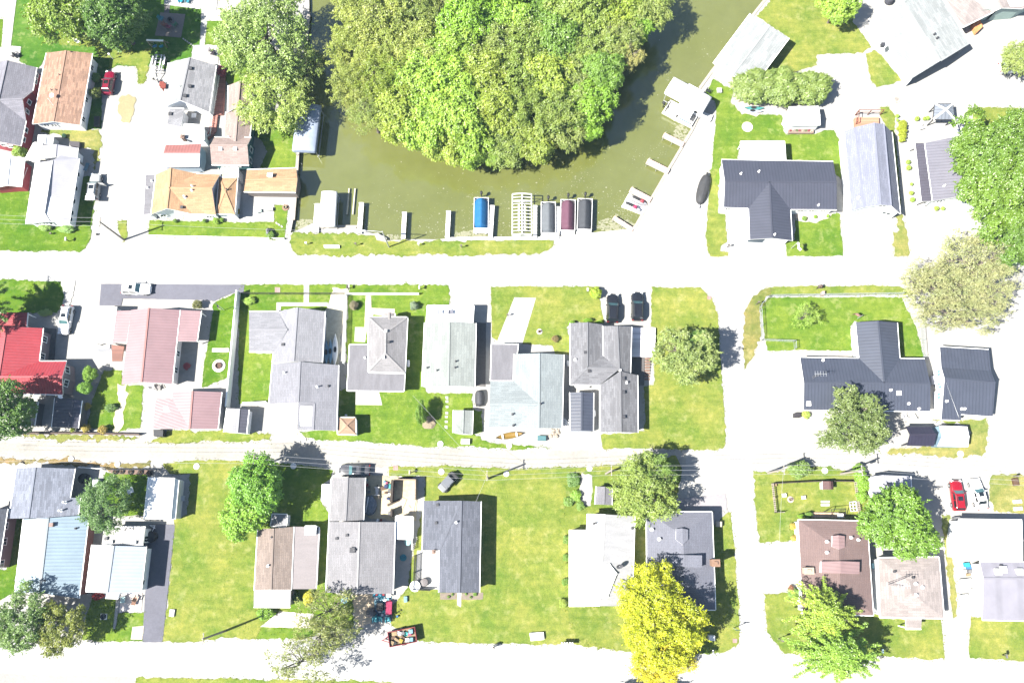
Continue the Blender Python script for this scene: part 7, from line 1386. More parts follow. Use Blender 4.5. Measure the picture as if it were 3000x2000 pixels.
# propane tanks, water coolers, dishes, tyres
def capsule(fr, x, y, x2, y2, z, r, label, name='propane_tank', col=(.55, .55, .55)):
    a, b = W(fr, x, y, z), W(fr, x2, y2, z); m = MB(); d = (b - a).normalized(); m.tube([a - d * r * .7, a - d * r * .45, a, b, b + d * r * .45, b + d * r * .7], [.05, r * .75, r, r, r * .75, .05], 12); c = (a + b) / 2
    m.beam(a + (b - a) * .2 - Vector((0, 0, z)), a + (b - a) * .2, .12, .3); m.beam(a + (b - a) * .8 - Vector((0, 0, z)), a + (b - a) * .8, .12, .3); return solo(m, name, plain('tank_white', col, .4), label, 'tank', smooth=False)
capsule('22', 590, 406, 700, 406, .6, .36, 'long white propane tank between the grey houses'); capsule('22', 752, 640, 752, 680, .6, .3, 'short white tank beside the navy carport'); capsule('21', 1400, 178, 1400, 225, .5, .22, 'small white tank beside the hip roofed house'); capsule('22', 512, 185, 520, 222, .5, .25, 'small white tank beside the grey gabled house', col=(.5, .5, .5))
for i, (x, y) in enumerate(((1068, 255), (1125, 250), (1207, 257), (1297, 260), (1375, 270))):
    p = W('D', x, y); o = thing('tyre_planter', ('first', 'second', 'third', 'fourth', 'last')[i] + ' tyre planter in the row behind the shaded lawn, from the left', 'planter', p, 0, 'tyre planters'); m = MB(p); m.lathe(p, [(.36, 0), (.42, .1), (.42, .25), (.3, .32), (.24, .2)], 16); m.build('tyre', TYRE, o); m = MB(p); rr_ = random.Random(i)
    for k in range(60): leafquad(m, p + Vector((rr_.uniform(-.2, .2), rr_.uniform(-.2, .2), rr_.uniform(.2, .45))), (rnd(rr_) + Vector((0, 0, 1))).normalized(), .07, rr_)
    f = m.build('foliage', LEAF, o); f.color = (.12, .08, .06, 1)
slab('planter_bed', 'D', '1010,236 1400,240 1400,282 1020,276', -.02, .1, plain('brick_bed', (.24, .16, .13), .9), 'brick coloured bed under the tyre planters', 'bed')
def dish(fr, x, y, z, r, label, mat=None):
    p = W(fr, x, y, z); o = thing('satellite_dish', label, 'dish', p, 0, None); m = MB(p); m.tube([p, p + Vector((0, 0, .5))], .05, 6); m.build('mast', STEEL, o); m = MB(p); rings = []
    ax = Vector((.1, -.75, .65)).normalized(); u = ax.cross(Vector((0, 0, 1))).normalized(); v = ax.cross(u); c = p + Vector((0, 0, .6))
    for rr_, dd in ((.02, -.14), (.5, -.09), (.85, -.02), (1, .02)): rings.append([c + (u * cos(j * pi / 8) + v * sin(j * pi / 8)) * r * rr_ + ax * dd for j in range(17)])
    loft(m, rings, 0, False); q = m.build('reflector', mat or PIPEM, o, True); return o
dish('32', 985, 495, 3.6, .5, 'big dark dish on the stained white roof', plain('dish_dark', (.05, .05, .06))); dish('20', 575, 512, 3, .35, 'small white dish beside the dark grey shed')
for key, fr, x, y, h_, lb in ((0, '23', 332, 372, 3.6, 'tall lattice antenna at the left end of the dark blue roof'), (1, '33', 1020, 640, 4.5, 'tall lattice antenna beside the pale pink roof')):
    p = W(fr, x, y); o = thing('antenna_mast', lb, 'antenna', p); m = MB(p); zt = h_ + 3.2
    for a in range(3): m.tube([p + Vector((cos(a * 2.1) * .2, sin(a * 2.1) * .2, 0)), p + Vector((cos(a * 2.1) * .12, sin(a * 2.1) * .12, zt))], .03, 4)
    for k in range(12): z = zt * k / 12; m.beam(p + Vector((.18, 0, z)), p + Vector((-.1, .17, z + .3)), .02, .02); m.beam(p + Vector((-.1, .17, z)), p + Vector((-.1, -.17, z + .3)), .02, .02)
    m.build('mast', plain('mast_dark', (.1, .1, .11), .6), o); m = MB(p); m.beam(p + Vector((-.9, 0, zt)), p + Vector((.9, 0, zt)), .04, .04)
    for k in range(5): m.beam(p + Vector((-.8 + k * .4, -.4, zt + .03)), p + Vector((-.8 + k * .4, .4, zt + .03)), .03, .03)
    m.build('aerial', STEEL, o)
# flags
def flag(fr, x, y, h_, a, label, stripes=True, col=(.5, .5, .5)):
    p = W(fr, x, y); o = thing('flag_pole', label, 'flag', p); m = MB(p); m.tube([p, p + Vector((0, 0, h_))], [.05, .03], 6); m.build('pole', STEEL, o); d = Vector((cos(a), sin(a), 0)); rows = 7 if stripes else 1
    mats = [plain('flag_red', (.4, .03, .05)), plain('flag_white', (.6, .6, .6)), plain('flag_blue', (.04, .06, .2))] if stripes else [plain('flag_%.2f' % col[0], col)]; m = MB(p)
    for r in range(rows):
        z0 = h_ - .05 - r * .8 / rows
        for s_ in range(6):
            q = [p + d * (.1 + (s_ + t) * .2) + Vector((-d.y, d.x, 0)) * .12 * sin((s_ + t) * 1.3) + Vector((0, 0, z - (s_ + t) * .05)) for t, z in ((0, z0 - .8 / rows), (1, z0 - .8 / rows), (1, z0), (0, z0))]
            m.face(q, 0 if not stripes else 2 if r < 4 and s_ < 3 else r % 2); m.face([v + Vector((d.y, -d.x, 0)) * .012 for v in q[::-1]], 0 if not stripes else 2 if r < 4 and s_ < 3 else r % 2)
    m.build('banner', mats, o); return o
flag('10', 2062, 1280, 4.4, -.9, 'striped flag on a leaning pole by the white fence'); flag('13', 215, 714, 3.2, -1.2, 'white flag on a short pole beside the black roofed house', False, (.58, .58, .6)); flag('13', 822, 1356, 2.0, 2.8, 'pinkish flag behind the dark blue roof', False, (.5, .28, .26))
# tables, tarps, sale goods
def table(fr, x, y, wx, wy, h_, col, label, a=0.0, cloth=False, cat='table'):
    p = W(fr, x, y); o = thing('table', label, cat, (p.x, p.y, .07), a); m = MB(); m.box((0, 0, h_), (wx, wy, .04)); 
    if cloth: m.box((0, wy / 2 + .01, h_ - .15), (wx, .02, .32)); m.box((0, -wy / 2 - .01, h_ - .15), (wx, .02, .32)); m.box((wx / 2 + .01, 0, h_ - .15), (.02, wy, .32)); m.box((-wx / 2 - .01, 0, h_ - .15), (.02, wy, .32))
    m.build('tabletop' if not cloth else 'cloth', plain('table_%.2f_%.2f' % (col[0], col[1]), col, .7, .1), o)
    for sx in (-1, 1):
        for sy in (-1, 1): m = MB(); m.beam((sx * (wx / 2 - .08), sy * (wy / 2 - .08), 0), (sx * (wx / 2 - .08), sy * (wy / 2 - .08), h_), .04, .04); m.build('leg', STEEL, o)
    return o
slab('blue_tarp', 'H', '330,262 590,265 600,330 690,330 695,760 340,750 330,400', .07, .12, plain('tarp_blue', (.20, .40, .52), .6, .45, 1.6), 'crumpled pale blue tarp spread under the sale goods', 'tarp')
table('H', 652, 560, .85, 1.8, .74, (.38, .015, .09), 'crimson cloth table at the right of the sale', 0, True); table('H', 440, 295, 1.7, .6, .74, (.04, .28, .42), 'blue table with red boxes at the top of the sale'); table('H', 645, 290, .7, .6, .74, (.5, .48, .44), 'small pale table at the top right of the sale')
m = MB(); p = W('H', 468, 540); m.box((p.x, p.y, .6), (.9, 1.1, 1.0), .05); m.box((p.x, p.y, 1.14), (.8, .9, .12), .05, 0, .7); m.box((p.x + .6, p.y, .8), (.3, .8, .04)); solo(m, 'grill', plain('grill_black', (.02, .018, .018), .5, .3), 'black grill in the middle of the blue tarp', 'grill', mods=bevel(.05))
m = MB(); p = W('H', 275, 660); m.lathe(p, [(.6, .05), (.75, .3), (.7, .8), (.35, 1.1), (.1, 1.15)], 9); solo(m, 'covered_heap', plain('bin_bag', (.06, .055, .06), .4, .5, 5), 'heap under a dark plastic sheet beside the sale', 'heap')
SG = [(380, 295, .80, (.3, .25, .2), 'red', 'red box on the blue sale table, left'), (525, 292, .80, (.3, .25, .2), 'red', 'red box on the blue sale table, right'), (380, 360, .12, (.5, .4, .3), 'white', 'white carton near the top left of the tarp'), (470, 350, .12, (.45, .35, .25), 'cyan', 'cyan carton below the blue sale table'), (560, 400, .12, (.4, .4, .3), 'white', 'white carton on the upper right of the tarp'), (620, 380, .12, (.35, .3, .3), 'sky', 'pale blue carton at the upper right of the tarp'), (370, 470, .12, (.4, .5, .2), 'sky', 'pale blue carton left of the black grill'), (560, 480, .12, (.35, .4, .3), 'blue', 'blue carton right of the black grill'),
      (390, 620, .12, (.4, .3, .3), 'blue', 'blue carton below the grill, left'), (450, 640, .12, (.35, .3, .25), 'white', 'white carton below the grill, middle'), (520, 620, .12, (.4, .4, .2), 'cyan', 'cyan carton below the grill, right'), (570, 660, .12, (.3, .35, .3), 'sky', 'pale carton at the lower right of the tarp'), (430, 725, .12, (.35, .3, .3), 'navy', 'navy carton above the cyan chairs'), (500, 715, .12, (.3, .3, .2), 'white', 'white carton above the cyan chairs'), (650, 715, .12, (.4, .4, .3), 'grey', 'grey carton near the right cyan chair'), (378, 730, .12, (.3, .25, .25), 'cyan', 'small cyan carton above the left cyan chair'), (545, 350, .12, (.3, .5, .22), 'sky', 'flat pale carton under the blue sale table'), (660, 430, .12, (.35, .35, .4), 'red', 'red carton above the crimson table')]
for x, y, z, d, c, lb in SG: junk_box('H', x, y, z, d, c, 'carton', lb, None, 'goods at the sale', 'box')
junk_box('H', 990, 385, .05, (.45, .75, .35), 'sky', 'cool_box', 'blue cool box on the shaded lawn beside the sale', .05); junk_box('31', 1300, 952, .05, (.25, .25, .3), 'blue', 'toy_block', 'tiny blue thing on the lawn below the cool box', .2)
m = MB(); p = W('31', 1468, 674); m.lathe(p, [(.06, 0), (.06, .9), (.72, .95), (.76, 1.0), (.3, 1.04)], 24); solo(m, 'round_table', plain('white_top', (.6, .6, .6), .5), 'round white table at the corner of the notch patio', 'table')
m = MB(); p = W('31', 1548, 640); m.lathe(p, [(.55, 0), (.6, .3), (.55, .75), (.2, .8)], 20); solo(m, 'round_grill', plain('dark_round', (.1, .09, .09), .6), 'dark round tub beside the white round table', 'tub')
m = MB(); p = W('31', 1400, 272); m.lathe(p, [(.45, 0), (.5, .8), (.5, .95), (.1, 1.0)], 20); solo(m, 'water_butt', plain('mint', (.30, .52, .50), .5), 'mint green round water butt below the white flat shed', 'water butt'); m = MB(); p = W('31', 1355, 415); m.lathe(p, [(.45, 0), (.5, .25), (.5, .3), (.42, .28), (.4, .12), (.05, .1)], 20); solo(m, 'paddling_pool', plain('pool_blue', (.02, .32, .42), .4, .3), 'small blue tub beside the long grey house', 'tub')
m = MB(); p = W('31', 820, 800); m.lathe(p, [(.5, 0), (.55, .5), (.5, .7), (.1, .75)], 14); solo(m, 'water_butt', plain('mint2', (.22, .45, .47), .5), 'mint green butt half under the sparse tree', 'water butt')
# littered yard
YJ = [('E', 118, 340, (.4, .3, .3), 'teal'), ('E', 130, 420, (.5, .4, .4), 'red'), ('E', 160, 445, (.35, .35, .3), 'brown'), ('E', 165, 525, (.4, .4, .25), 'grey'), ('E', 110, 750, (.3, .5, .5), 'white'), ('E', 385, 470, (.7, .5, .4), 'brown'), ('E', 430, 440, (.5, .5, .5), 'navy'), ('E', 405, 375, (.4, .3, .3), 'sky'), ('E', 438, 388, (.3, .3, .35), 'pink'), ('E', 480, 440, (.5, .6, .3), 'teal'), ('E', 430, 540, (.5, .3, .3), 'brown'), ('E', 475, 500, (.4, .4, .3), 'grey'), ('E', 480, 560, (.4, .3, .25), 'white'), ('E', 460, 630, (.5, .3, .3), 'navy'), ('E', 490, 850, (.5, .5, .6), 'grey'), ('E', 300, 960, (.3, .4, .4), 'white'), ('E', 350, 955, (.25, .3, .3), 'red')]
ORD = ('first', 'second', 'third', 'fourth', 'fifth', 'sixth', 'seventh', 'eighth', 'ninth', 'tenth', 'eleventh', 'twelfth', 'thirteenth', 'fourteenth', 'fifteenth', 'sixteenth', 'last')
for i, (fr, x, y, d, c) in enumerate(YJ): junk_box(fr, x, y, .07, d, c, 'junk_box', ('%s box against the wall of the long grey house' if x < 180 else '%s junk box in the littered yard beside the dark fence' if x > 380 else '%s junk box at the corner of the long grey house') % ({'teal': 'teal', 'red': 'red', 'brown': 'brown', 'grey': 'grey', 'white': 'white', 'navy': 'navy', 'sky': 'pale blue', 'pink': 'pink'}[c] + (' larger' if d[0] > .45 else ' smaller') + (' upper' if y < 500 else ' lower')), None, 'junk in the littered yard', 'box')
m = MB(); p = W('E', 175, 730); rr_ = random.Random(3); m.lathe(p, [(1.05, .0), (1.1, .3), (.95, .6), (.5, .85), (.1, .9)], 11, 0, 1, 1.35)
for v in m.v: v.x += rr_.uniform(-.14, .14); v.y += rr_.uniform(-.14, .14); v.z += rr_.uniform(-.06, .1)
solo(m, 'covered_heap', plain('grey_tarp', (.16, .19, .23), .6, .35, 3), 'heap under a grey blue tarp beside the long grey house', 'heap'); m = MB(); m.beam(W('E', 155, 600, 1.1), W('E', 110, 840, 1.0), .1, .06); solo(m, 'ladder', RAILW, 'white pole lying on the tarp heap', 'pole')
p = W('E', 293, 515); o = thing('wheelbarrow', 'pale wheelbarrow at the edge of the house shadow in the littered yard', 'wheelbarrow', p, 1.6); m = MB(); rings = [[(-.6, -.45, .75), (-.45, -.3, .4), (.3, -.25, .4), (.6, -.4, .75)], [(-.6, .45, .75), (-.45, .3, .4), (.3, .25, .4), (.6, .4, .75)]]; loft(m, rings, 0, False); q = m.build('tray', plain('tray_pale', (.5, .48, .44), .6), o); md = q.modifiers.new('s', 'SOLIDIFY'); md.thickness = .04
m = MB(); m.tube([(.75, -.06, .2), (.75, .06, .2)], .2, 12); m.build('wheel', TYRE, o)
for s_ in (-1, 1): m = MB(); m.beam((.75, s_ * .1, .22), (-1.1, s_ * .32, .6), .05, .05); m.build('handle', plain('handle_wood', (.4, .3, .2)), o)
for i, (a, b, w_, lb) in enumerate((((445, 730), (640, 640), .35, 'long dark plank lying across the littered yard'), ((640, 760), (700, 620), .9, 'pale sheet of board in the littered yard'), ((700, 850), (800, 760), .8, 'wide pale board near the white flat shed'), ((810, 880), (860, 640), .5, 'tall pale board leaning at the right fence'), ((790, 895), (885, 820), .2, 'narrow plank at the corner of the board fence'), ((610, 325), (830, 300), .3, 'reddish plank behind the sandy board fence'))):
    m = MB(); m.beam(W('E', *a, .14), W('E', *b, .16), w_, .05); solo(m, 'wooden_plank', plain('plank_%d' % (i % 2), ((.10, .07, .05), (.42, .36, .28))[i in (1, 2, 3, 4)], .8, .2), lb, 'plank', 'planks in the littered yard')
# rocks by the canoe
rr_ = random.Random(9)
for i in range(14):
    x, y = 360 + (i % 5) * 16 + rr_.uniform(-5, 5), 810 + (i // 5) * 32 + rr_.uniform(-6, 6); p = W('22', x, y, .1); m = MB(); r = rr_.uniform(.18, .34); m.lathe(p - Vector((0, 0, .08)), [(r * .8, 0), (r, r * .4), (r * .6, r * .9), (.03, r)], 7)
    for v in m.v: v.x += rr_.uniform(-.06, .06); v.y += rr_.uniform(-.06, .06)
    solo(m, 'rock', plain('rock', (.34, .29, .24), .9, .25, 5), 'rough pale rock in the pile beside the teal tank', 'rock', 'rocks beside the teal tank')
m = MB(); p = W('21', 1590, 745, .05); m.lathe(p, [(1.1, 0), (.9, .25), (.4, .4), (.05, .45)], 12)
for v in m.v: v.x += rr_.uniform(-.15, .15); v.y += rr_.uniform(-.15, .15)
solo(m, 'brush_pile', plain('dry_brush', (.32, .26, .18), .95, .35, 7), 'dry brush pile beside the narrow dark shrub', 'brush pile')
# white trellis beside the navy carport
p = W('22', 490, 800); o = thing('trellis', 'white leaning trellis beside the navy carport', 'trellis', p); m = MB(p)
for k in range(5): m.beam(W('22', 460 + k * 14, 680 + k * 14, 1.9), W('22', 462 + k * 14, 800 + k * 2, .3), .07, .05); m.beam(W('22', 458, 700 + k * 26, 1.7 - k * .3), W('22', 522, 745 + k * 18, 1.6 - k * .3), .07, .05)
m.build('slats', RAILW, o); m = MB(p); m.beam(W('22', 522, 720, .0), W('22', 522, 720, 1.9), .1, .1); m.build('post', RAILW, o)
# furniture and odds and ends around the village
def lounge(fr, x, y, L, a, col, label): return table(fr, x, y, L, .6, .4, col, label, a)
lounge('11', 30, 380, 1.0, .3, (.28, .36, .33), 'green glass table on the canal side patio'); lounge('11', 120, 365, 1.5, .1, (.22, .22, .21), 'grey mesh lounger on the canal side patio'); table('30', 1145, 800, .6, .9, .5, (.35, .5, .5), 'pale table on the front patio'); lounge('30', 1245, 815, 1.1, 1.4, (.25, .11, .06), 'brown cart on the front patio')
table('00', 1795, 1080, .8, .8, .6, (.5, .5, .5), 'white round edged table behind the light grey house'); table('G', 1465, 1110, .9, .6, .9, (.55, .55, .54), 'white work table on the brown deck'); table('20', 1685, 1440, .9, .8, .6, (.35, .36, .38), 'grey table against the white garage'); table('10', 2200, 390, .5, .9, .6, (.45, .33, .02), 'yellow box seat at the end of the orange house'); lounge('20', 2035, 85, 2.6, 0, (.42, .40, .37), 'long pale bench on the lawn inside the white fence')
lounge('A', 1345, 640, 1.4, 1.3, (.25, .42, .52), 'pale blue sled like board beside the lavender roofed house'); table('02', 1898, 845, .8, .8, .45, (.5, .52, .5), 'small pale table on the lawn at the seawall'); chair('02', 1800, 840, 1, (.02, .03, .02), 'dark chair on the lawn at the seawall'); junk_box('31', 2640, 50, .05, (.8, .7, .9), 'white', 'cooler', 'x') if False else None
m = MB(); p = W('00', 490, 0, .1); m = MB(); m.lathe(W('03', 1105, 20), [(.7, 0), (.8, .4), (.6, .9), (.1, 1.1)], 12); solo(m, 'covered_grill', plain('dark_cover2', (.035, .035, .045), .7), 'dark covered grill at the top of the askew white house', 'grill')
m = MB(); m.box(W('03', 1012, 290, .5), (.85, .7, 1.0), .6); solo(m, 'grill', plain('grey_metal', (.14, .14, .15), .5), 'grey grill against the askew white house', 'grill', mods=bevel(.05)); m = MB(); m.box(W('03', 970, 205, .4), (.6, .5, .8), .6); solo(m, 'grill', plain('grey_metal2', (.2, .2, .2), .5), 'small grey box beside the askew white house', 'box', mods=bevel(.05))
m = MB(); m.lathe(W('03', 1278, 742), [(.35, 0), (.42, .8), (.4, 1.4), (.1, 1.45)], 14); solo(m, 'lantern_post', plain('white_lantern', (.55, .53, .5)), 'round white topped pillar at the corner of the askew white house', 'pillar')
m = MB(); p = W('23', 1495, 365); m.box((p.x, p.y, .6), (1.0, 1.3, 1.2), .1); solo(m, 'air_conditioner', plain('ac_grey', (.24, .24, .26), .5), 'grey air conditioner between the blue roof and its garage', 'air conditioner', mods=bevel(.04))
p = W('D', 790, 320); m = MB(); m.lathe(p, [(.75, 0), (.8, .5), (.75, .9), (.2, 1.0)], 18); solo(m, 'covered_grill', plain('black_cover', (.012, .013, .016), .7), 'round black covered tub behind the blue grey shingled house', 'tub'); p = W('D', 1405, 850); m = MB(); m.lathe(p, [(.8, 0), (.85, .6), (.7, .95), (.1, 1.05)], 18); solo(m, 'covered_grill', plain('black_cover3', (.02, .016, .02), .7), 'round dark covered tub beside the asphalt driveway', 'tub')
m = MB(); m.box(W('D', 1195, 425, 1.2), (.9, .9, .06), .4); m.tube([W('D', 1200, 470), W('D', 1195, 425, 1.2)], .05, 6); solo(m, 'bird_table', plain('white_hung', (.55, .56, .6), .6), 'white tilted panel beside the feathery green tree', 'panel')
m = MB()
for k in range(5): m.beam(W('D', 1380 + k * 8, 750 + k * 2 - (k == 4) * 10, .9), W('D', 1405 + k * 5, 765 + k * 3, .9), .05, .05)
m.tube([W('D', 1375, 745, .9), W('D', 1425, 745, .9), W('D', 1400, 800, .9)], .04, 5); solo(m, 'ladder', RAILW, 'white ladder leaning at the corrugated roof', 'ladder')
# blue and pale goods on the white drive
GL = [('33', 1815, 480, (.7, .6, .5), 'cyan', 'cyan heap of toys on the white drive'), ('33', 1835, 500, (.6, .6, .4), 'blue', 'blue box on the white drive'), ('33', 1845, 540, (.5, .5, .5), 'grey', 'grey tub on the white drive'), ('33', 1800, 540, (.4, .4, .3), 'white', 'white box on the white drive'), ('33', 1835, 572, (.5, .4, .3), 'tan', 'tan box on the white drive'), ('33', 1760, 660, (.6, .7, .5), 'white', 'white crate further down the white drive'), ('33', 1870, 720, (.4, .6, .5), 'white', 'white bin beside the lavender roof'), ('33', 1790, 770, (1.1, .5, .5), 'white', 'long white chest on the white drive'), ('33', 1800, 640, (1.6, .9, .6), 'white', 'large white covered cart on the white drive'), ('33', 1850, 425, (1.9, .4, .7), 'white', 'long white bench at the white garage'), ('23', 2265, 1290, (.8, 1.1, .4), 'brown', 'brown sled on the lawn at the right edge'), ('23', 2285, 1470, (1.2, .5, .3), 'white', 'white slab seat at the right edge, upper'), ('23', 2290, 1535, (1.2, .5, .3), 'white', 'white slab seat at the right edge, lower'), ('23', 145, 1412, (.5, .5, .45), 'white', 'round white stump seat left of the fire ring'), ('23', 322, 1433, (.5, .5, .45), 'white', 'round white stump seat right of the fire ring'), ('23', 58, 1315, (.5, .5, .4), 'tan', 'tan stump in the corner of the small yard'), ('10', 895, 587, (.25, .25, .3), 'black', 'small dark object on the upper drive'), ('33', 960, 490, (.8, .8, .8), 'sky', 'pale blue air conditioner between mauve and pink roofs'), ('33', 1720, 70, (.9, .9, .7), 'grey', 'grey box at the corner of the white garage')]
for fr, x, y, d, c, lb in GL: junk_box(fr, x, y, .05, d, c, 'storage_box', lb, .1, None, 'box', False)
o = thing('cold_frame', 'white gridded frame lying inside the right picket fence', 'frame', W('G', 1760, 930)); m = MB(o.location)
for a, b in (((1690, 850), (1815, 838)), ((1815, 838), (1835, 1020)), ((1835, 1020), (1715, 1025)), ((1715, 1025), (1690, 850)), ((1750, 845), (1775, 1022)), ((1695, 905), (1822, 900)), ((1705, 965), (1828, 960))): m.beam(W('G', *a, .4), W('G', *b, .4), .08, .08)
m.build('frame', RAILW, o)
o = thing('garden_swing', 'black metal swing frame behind the mauve hip roof', 'frame', W('G', 1500, 1060)); m = MB(o.location)
for a, b in (((1290, 1000, 1.8), (1615, 970, 1.8)), ((1615, 970, 1.8), (1625, 1130, .1)), ((1350, 985, 1.8), (1350, 1140, .1)), ((1290, 1000, 1.8), (1180, 1045, .1)), ((1480, 1020, .6), (1590, 1010, .6))): m.beam(W('G', *a), W('G', *b), .07, .07)
m.build('frame', DKF, o)
for i, (fr, x, y, h_, lb) in enumerate((('11', 470, 680, .9, 'small dark bird feeder post on the canal bank, left'), ('11', 925, 690, 1.1, 'thin sign post on the canal bank, middle'), ('11', 1890, 708, 1.1, 'thin sign post on the canal bank, right'), ('11', 1498, 690, 1.0, 'thin stake on the canal bank'), ('12', 1975, 705, 1.2, 'lamp stake at the drive of the black roofed house'), ('33', 92, 1160, 2.1, 'bare sign post at the side road corner'), ('00', 1040, 545, 1.5, 'thin post on the dry grass by the boat trailer'), ('23', 2250, 1240, 1.2, 'white post with a round top at the right edge'), ('12', 2240, 1230, 1.6, 'sign post on the brown corner verge'), ('21', 838, 684, .9, 'white ball topped stake at the tan pyramid shed'), ('12', -40, 1335, 1.0, 'bird house stake on the lawn by the slab'), ('10', 480, 585, .5, 'little rock post at the white flowers'))):
    p = W(fr, x, y); m = MB(); m.tube([p, p + Vector((0, 0, h_))], .05, 6); m.box(p + Vector((0, 0, h_)), (.3, .22, .3)); solo(m, 'garden_post', plain('post_dark', (.12, .1, .09), .7) if i % 3 else plain('post_white', (.5, .5, .5), .6), lb, 'post', 'thin garden posts')
m = MB(); p = W('11', 120, 575, .05); m.lathe(p, [(.6, 0), (.65, .4), (.4, 1.0), (.05, 1.2)], 7, 0, .7, 1.2)
for v in m.v: v.x += rr_.uniform(-.1, .1); v.y += rr_.uniform(-.1, .1)
solo(m, 'boulder', plain('boulder', (.12, .12, .13), .9, .3, 4), 'tall dark boulder in the canal corner garden', 'boulder')
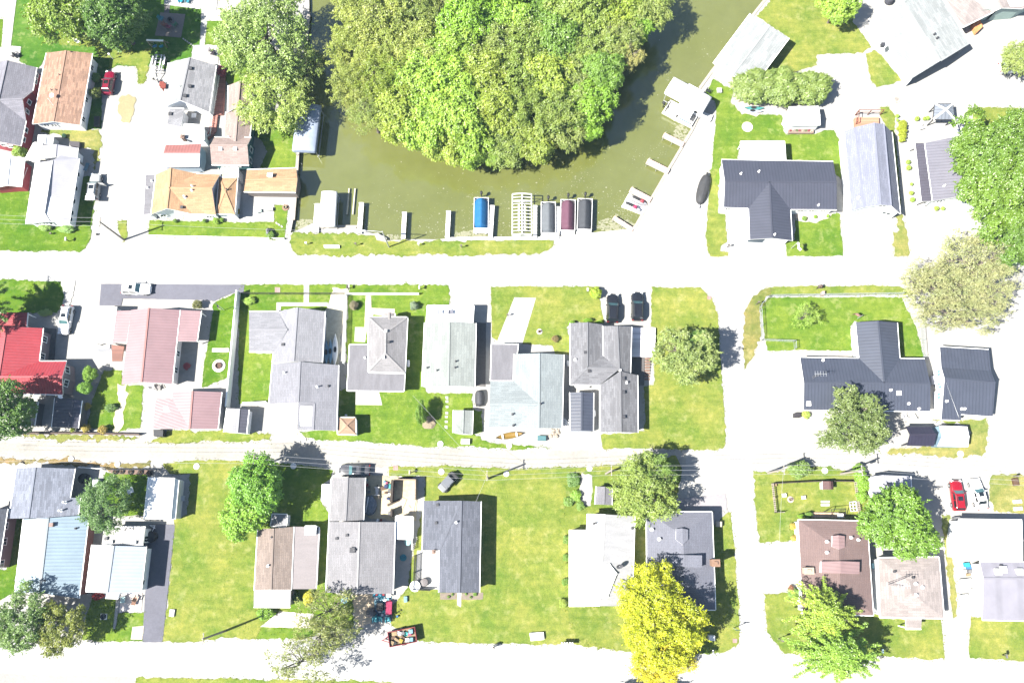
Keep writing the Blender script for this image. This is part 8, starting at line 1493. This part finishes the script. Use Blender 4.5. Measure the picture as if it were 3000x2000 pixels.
# the walker on the lower street
def person():
    p = W('p', 1447, 1891); o = thing('person', 'person in white shirt and pale trousers walking along the lower street', 'person', (p.x, p.y, 0), radians(200))
    J = {'pel': (0, 0, .96), 'sp': (.02, 0, 1.2), 'ch': (.03, 0, 1.38), 'nk': (.04, 0, 1.5), 'hd': (.06, 0, 1.6), 'tp': (.05, 0, 1.73), 'hl': (.02, .1, .9), 'kl': (.18, .11, .5), 'al': (.08, .11, .09), 'tl': (.24, .12, .04), 'hr': (0, -.1, .9), 'kr': (.0, -.11, .5), 'ar': (-.28, -.11, .14), 'tr': (-.15, -.12, .04),
         'sl': (.03, .19, 1.43), 'el': (-.1, .25, 1.16), 'wl': (-.02, .26, .92), 'fl': (.03, .26, .82), 'sr': (.03, -.19, 1.43), 'er': (.08, -.25, 1.15), 'wr': (.25, -.24, .98), 'fr': (.32, -.23, .9)}
    Rr = {'pel': .15, 'sp': .14, 'ch': .155, 'nk': .06, 'hd': .10, 'tp': .075, 'hl': .10, 'kl': .065, 'al': .045, 'tl': .04, 'hr': .10, 'kr': .065, 'ar': .045, 'tr': .04, 'sl': .065, 'el': .045, 'wl': .032, 'fl': .03, 'sr': .065, 'er': .045, 'wr': .032, 'fr': .03}
    E = [('pel', 'sp'), ('sp', 'ch'), ('ch', 'nk'), ('nk', 'hd'), ('hd', 'tp'), ('pel', 'hl'), ('hl', 'kl'), ('kl', 'al'), ('al', 'tl'), ('pel', 'hr'), ('hr', 'kr'), ('kr', 'ar'), ('ar', 'tr'), ('ch', 'sl'), ('sl', 'el'), ('el', 'wl'), ('wl', 'fl'), ('ch', 'sr'), ('sr', 'er'), ('er', 'wr'), ('wr', 'fr')]
    for sd in ('l', 'r'):                              # five fingers, each a short chain from the palm
        f = Vector(J['f' + sd]); w_ = Vector(J['w' + sd]); d = (f - w_).normalized(); s_ = Vector((0, 1 if sd == 'l' else -1, 0)); q = d.cross(s_).normalized()
        for k in range(5):
            off = q * (-.03 + .02 * k) if k < 4 else q * .035; L = (.06, .075, .07, .055, .05)[k]; b0 = f + off + (Vector() if k < 4 else -d * .05); n1, n2 = '%s%dk' % (sd, k), '%s%dt' % (sd, k)
            J[n1] = tuple(b0 + d * L * .55 + s_ * -.005 + (q * .02 if k == 4 else Vector())); J[n2] = tuple(b0 + d * L - s_ * .02 + (q * .02 if k == 4 else Vector())); Rr[n1] = .010; Rr[n2] = .008; E += [('f' + sd, n1), (n1, n2)]
    ks = list(J); me = bpy.data.meshes.new('body'); me.from_pydata([J[k] for k in ks], [(ks.index(a), ks.index(b)) for a, b in E], []); b = bpy.data.objects.new('body', me); C.objects.link(b); b.parent = o
    b.modifiers.new('skin', 'SKIN'); sv = me.skin_vertices[0].data
    for i, k in enumerate(ks): sv[i].radius = (Rr[k], Rr[k]); sv[i].use_root = (k == 'pel')
    ss = b.modifiers.new('sub', 'SUBSURF'); ss.levels = ss.render_levels = 2; me.materials.append(plain('skin', (.36, .22, .16), .6))
    def shell(nm, chains, col):
        m = MB()
        for ch in chains: m.tube([J[k] for k, r in ch], [r for k, r in ch], 12)
        m.build(nm, plain(nm, col, .8), o, True)
    shell('shirt', ([('pel', .17), ('sp', .165), ('ch', .175), ('nk', .08)], [('ch', .12), ('sl', .085), ('el', .06)], [('ch', .12), ('sr', .085), ('er', .06)]), (.55, .53, .52)); shell('trousers', ([('pel', .17), ('hl', .115), ('kl', .08), ('al', .06)], [('pel', .17), ('hr', .115), ('kr', .08), ('ar', .06)]), (.45, .42, .40))
    m = MB(); h0 = Vector(J['hd']); m.lathe(h0 + Vector((-.02, 0, .02)), [(.105, 0), (.118, .05), (.11, .1), (.07, .145), (.01, .16)], 14); m.build('hair', plain('hair', (.10, .055, .03), .7), o, True)
    for sd in ('l', 'r'): m = MB(); a = Vector(J['a' + sd]); t = Vector(J['t' + sd]); m.tube([a - (t - a) * .4 - Vector((0, 0, .03)), a, t], [.05, .06, .045], 10); m.build('shoe', plain('shoe', (.14, .07, .05), .6), o, True)
    m = MB(); m.lathe(h0 + Vector((.11, 0, -.005)), [(.012, 0), (.018, .012), (.006, .03)], 6); m.build('nose', plain('skin', (.36, .22, .16), .6), o)
    for s_ in (-1, 1): m = MB(); m.lathe(h0 + Vector((.095, s_ * .04, .03)), [(.006, 0), (.012, .006), (.006, .012)], 6); m.build('eye', BLACKP, o); m = MB(); m.box(h0 + Vector((0, s_ * .108, .0)), (.03, .02, .055)); m.build('ear', plain('skin', (.36, .22, .16), .6), o)
    m = MB(); m.box(h0 + Vector((.1, 0, -.045)), (.012, .045, .01)); m.build('mouth', plain('lips', (.25, .08, .07), .5), o)
person()
# thin summer haze between the drone and the village
mb = MB(); mb.box((0, 40, 61), (520, 420, 128)); hz = mb.build('haze', plain('haze_tmp', (1, 1, 1))); hz.data.materials.clear()
hm = bpy.data.materials.new('haze'); hm.use_nodes = True; hn = hm.node_tree.nodes; hn.remove(hn['Principled BSDF']); pv = hn.new('ShaderNodeVolumePrincipled')
pv.inputs['Color'].default_value = (.5, .74, 1, 1); pv.inputs['Density'].default_value = HAZE; pv.inputs['Anisotropy'].default_value = 0.0
hm.node_tree.links.new(pv.outputs[0], hn['Material Output'].inputs['Volume']); hz.data.materials.append(hm); tag(hz, 'thin bluish summer haze in the air over the village', 'haze', None, 'stuff')
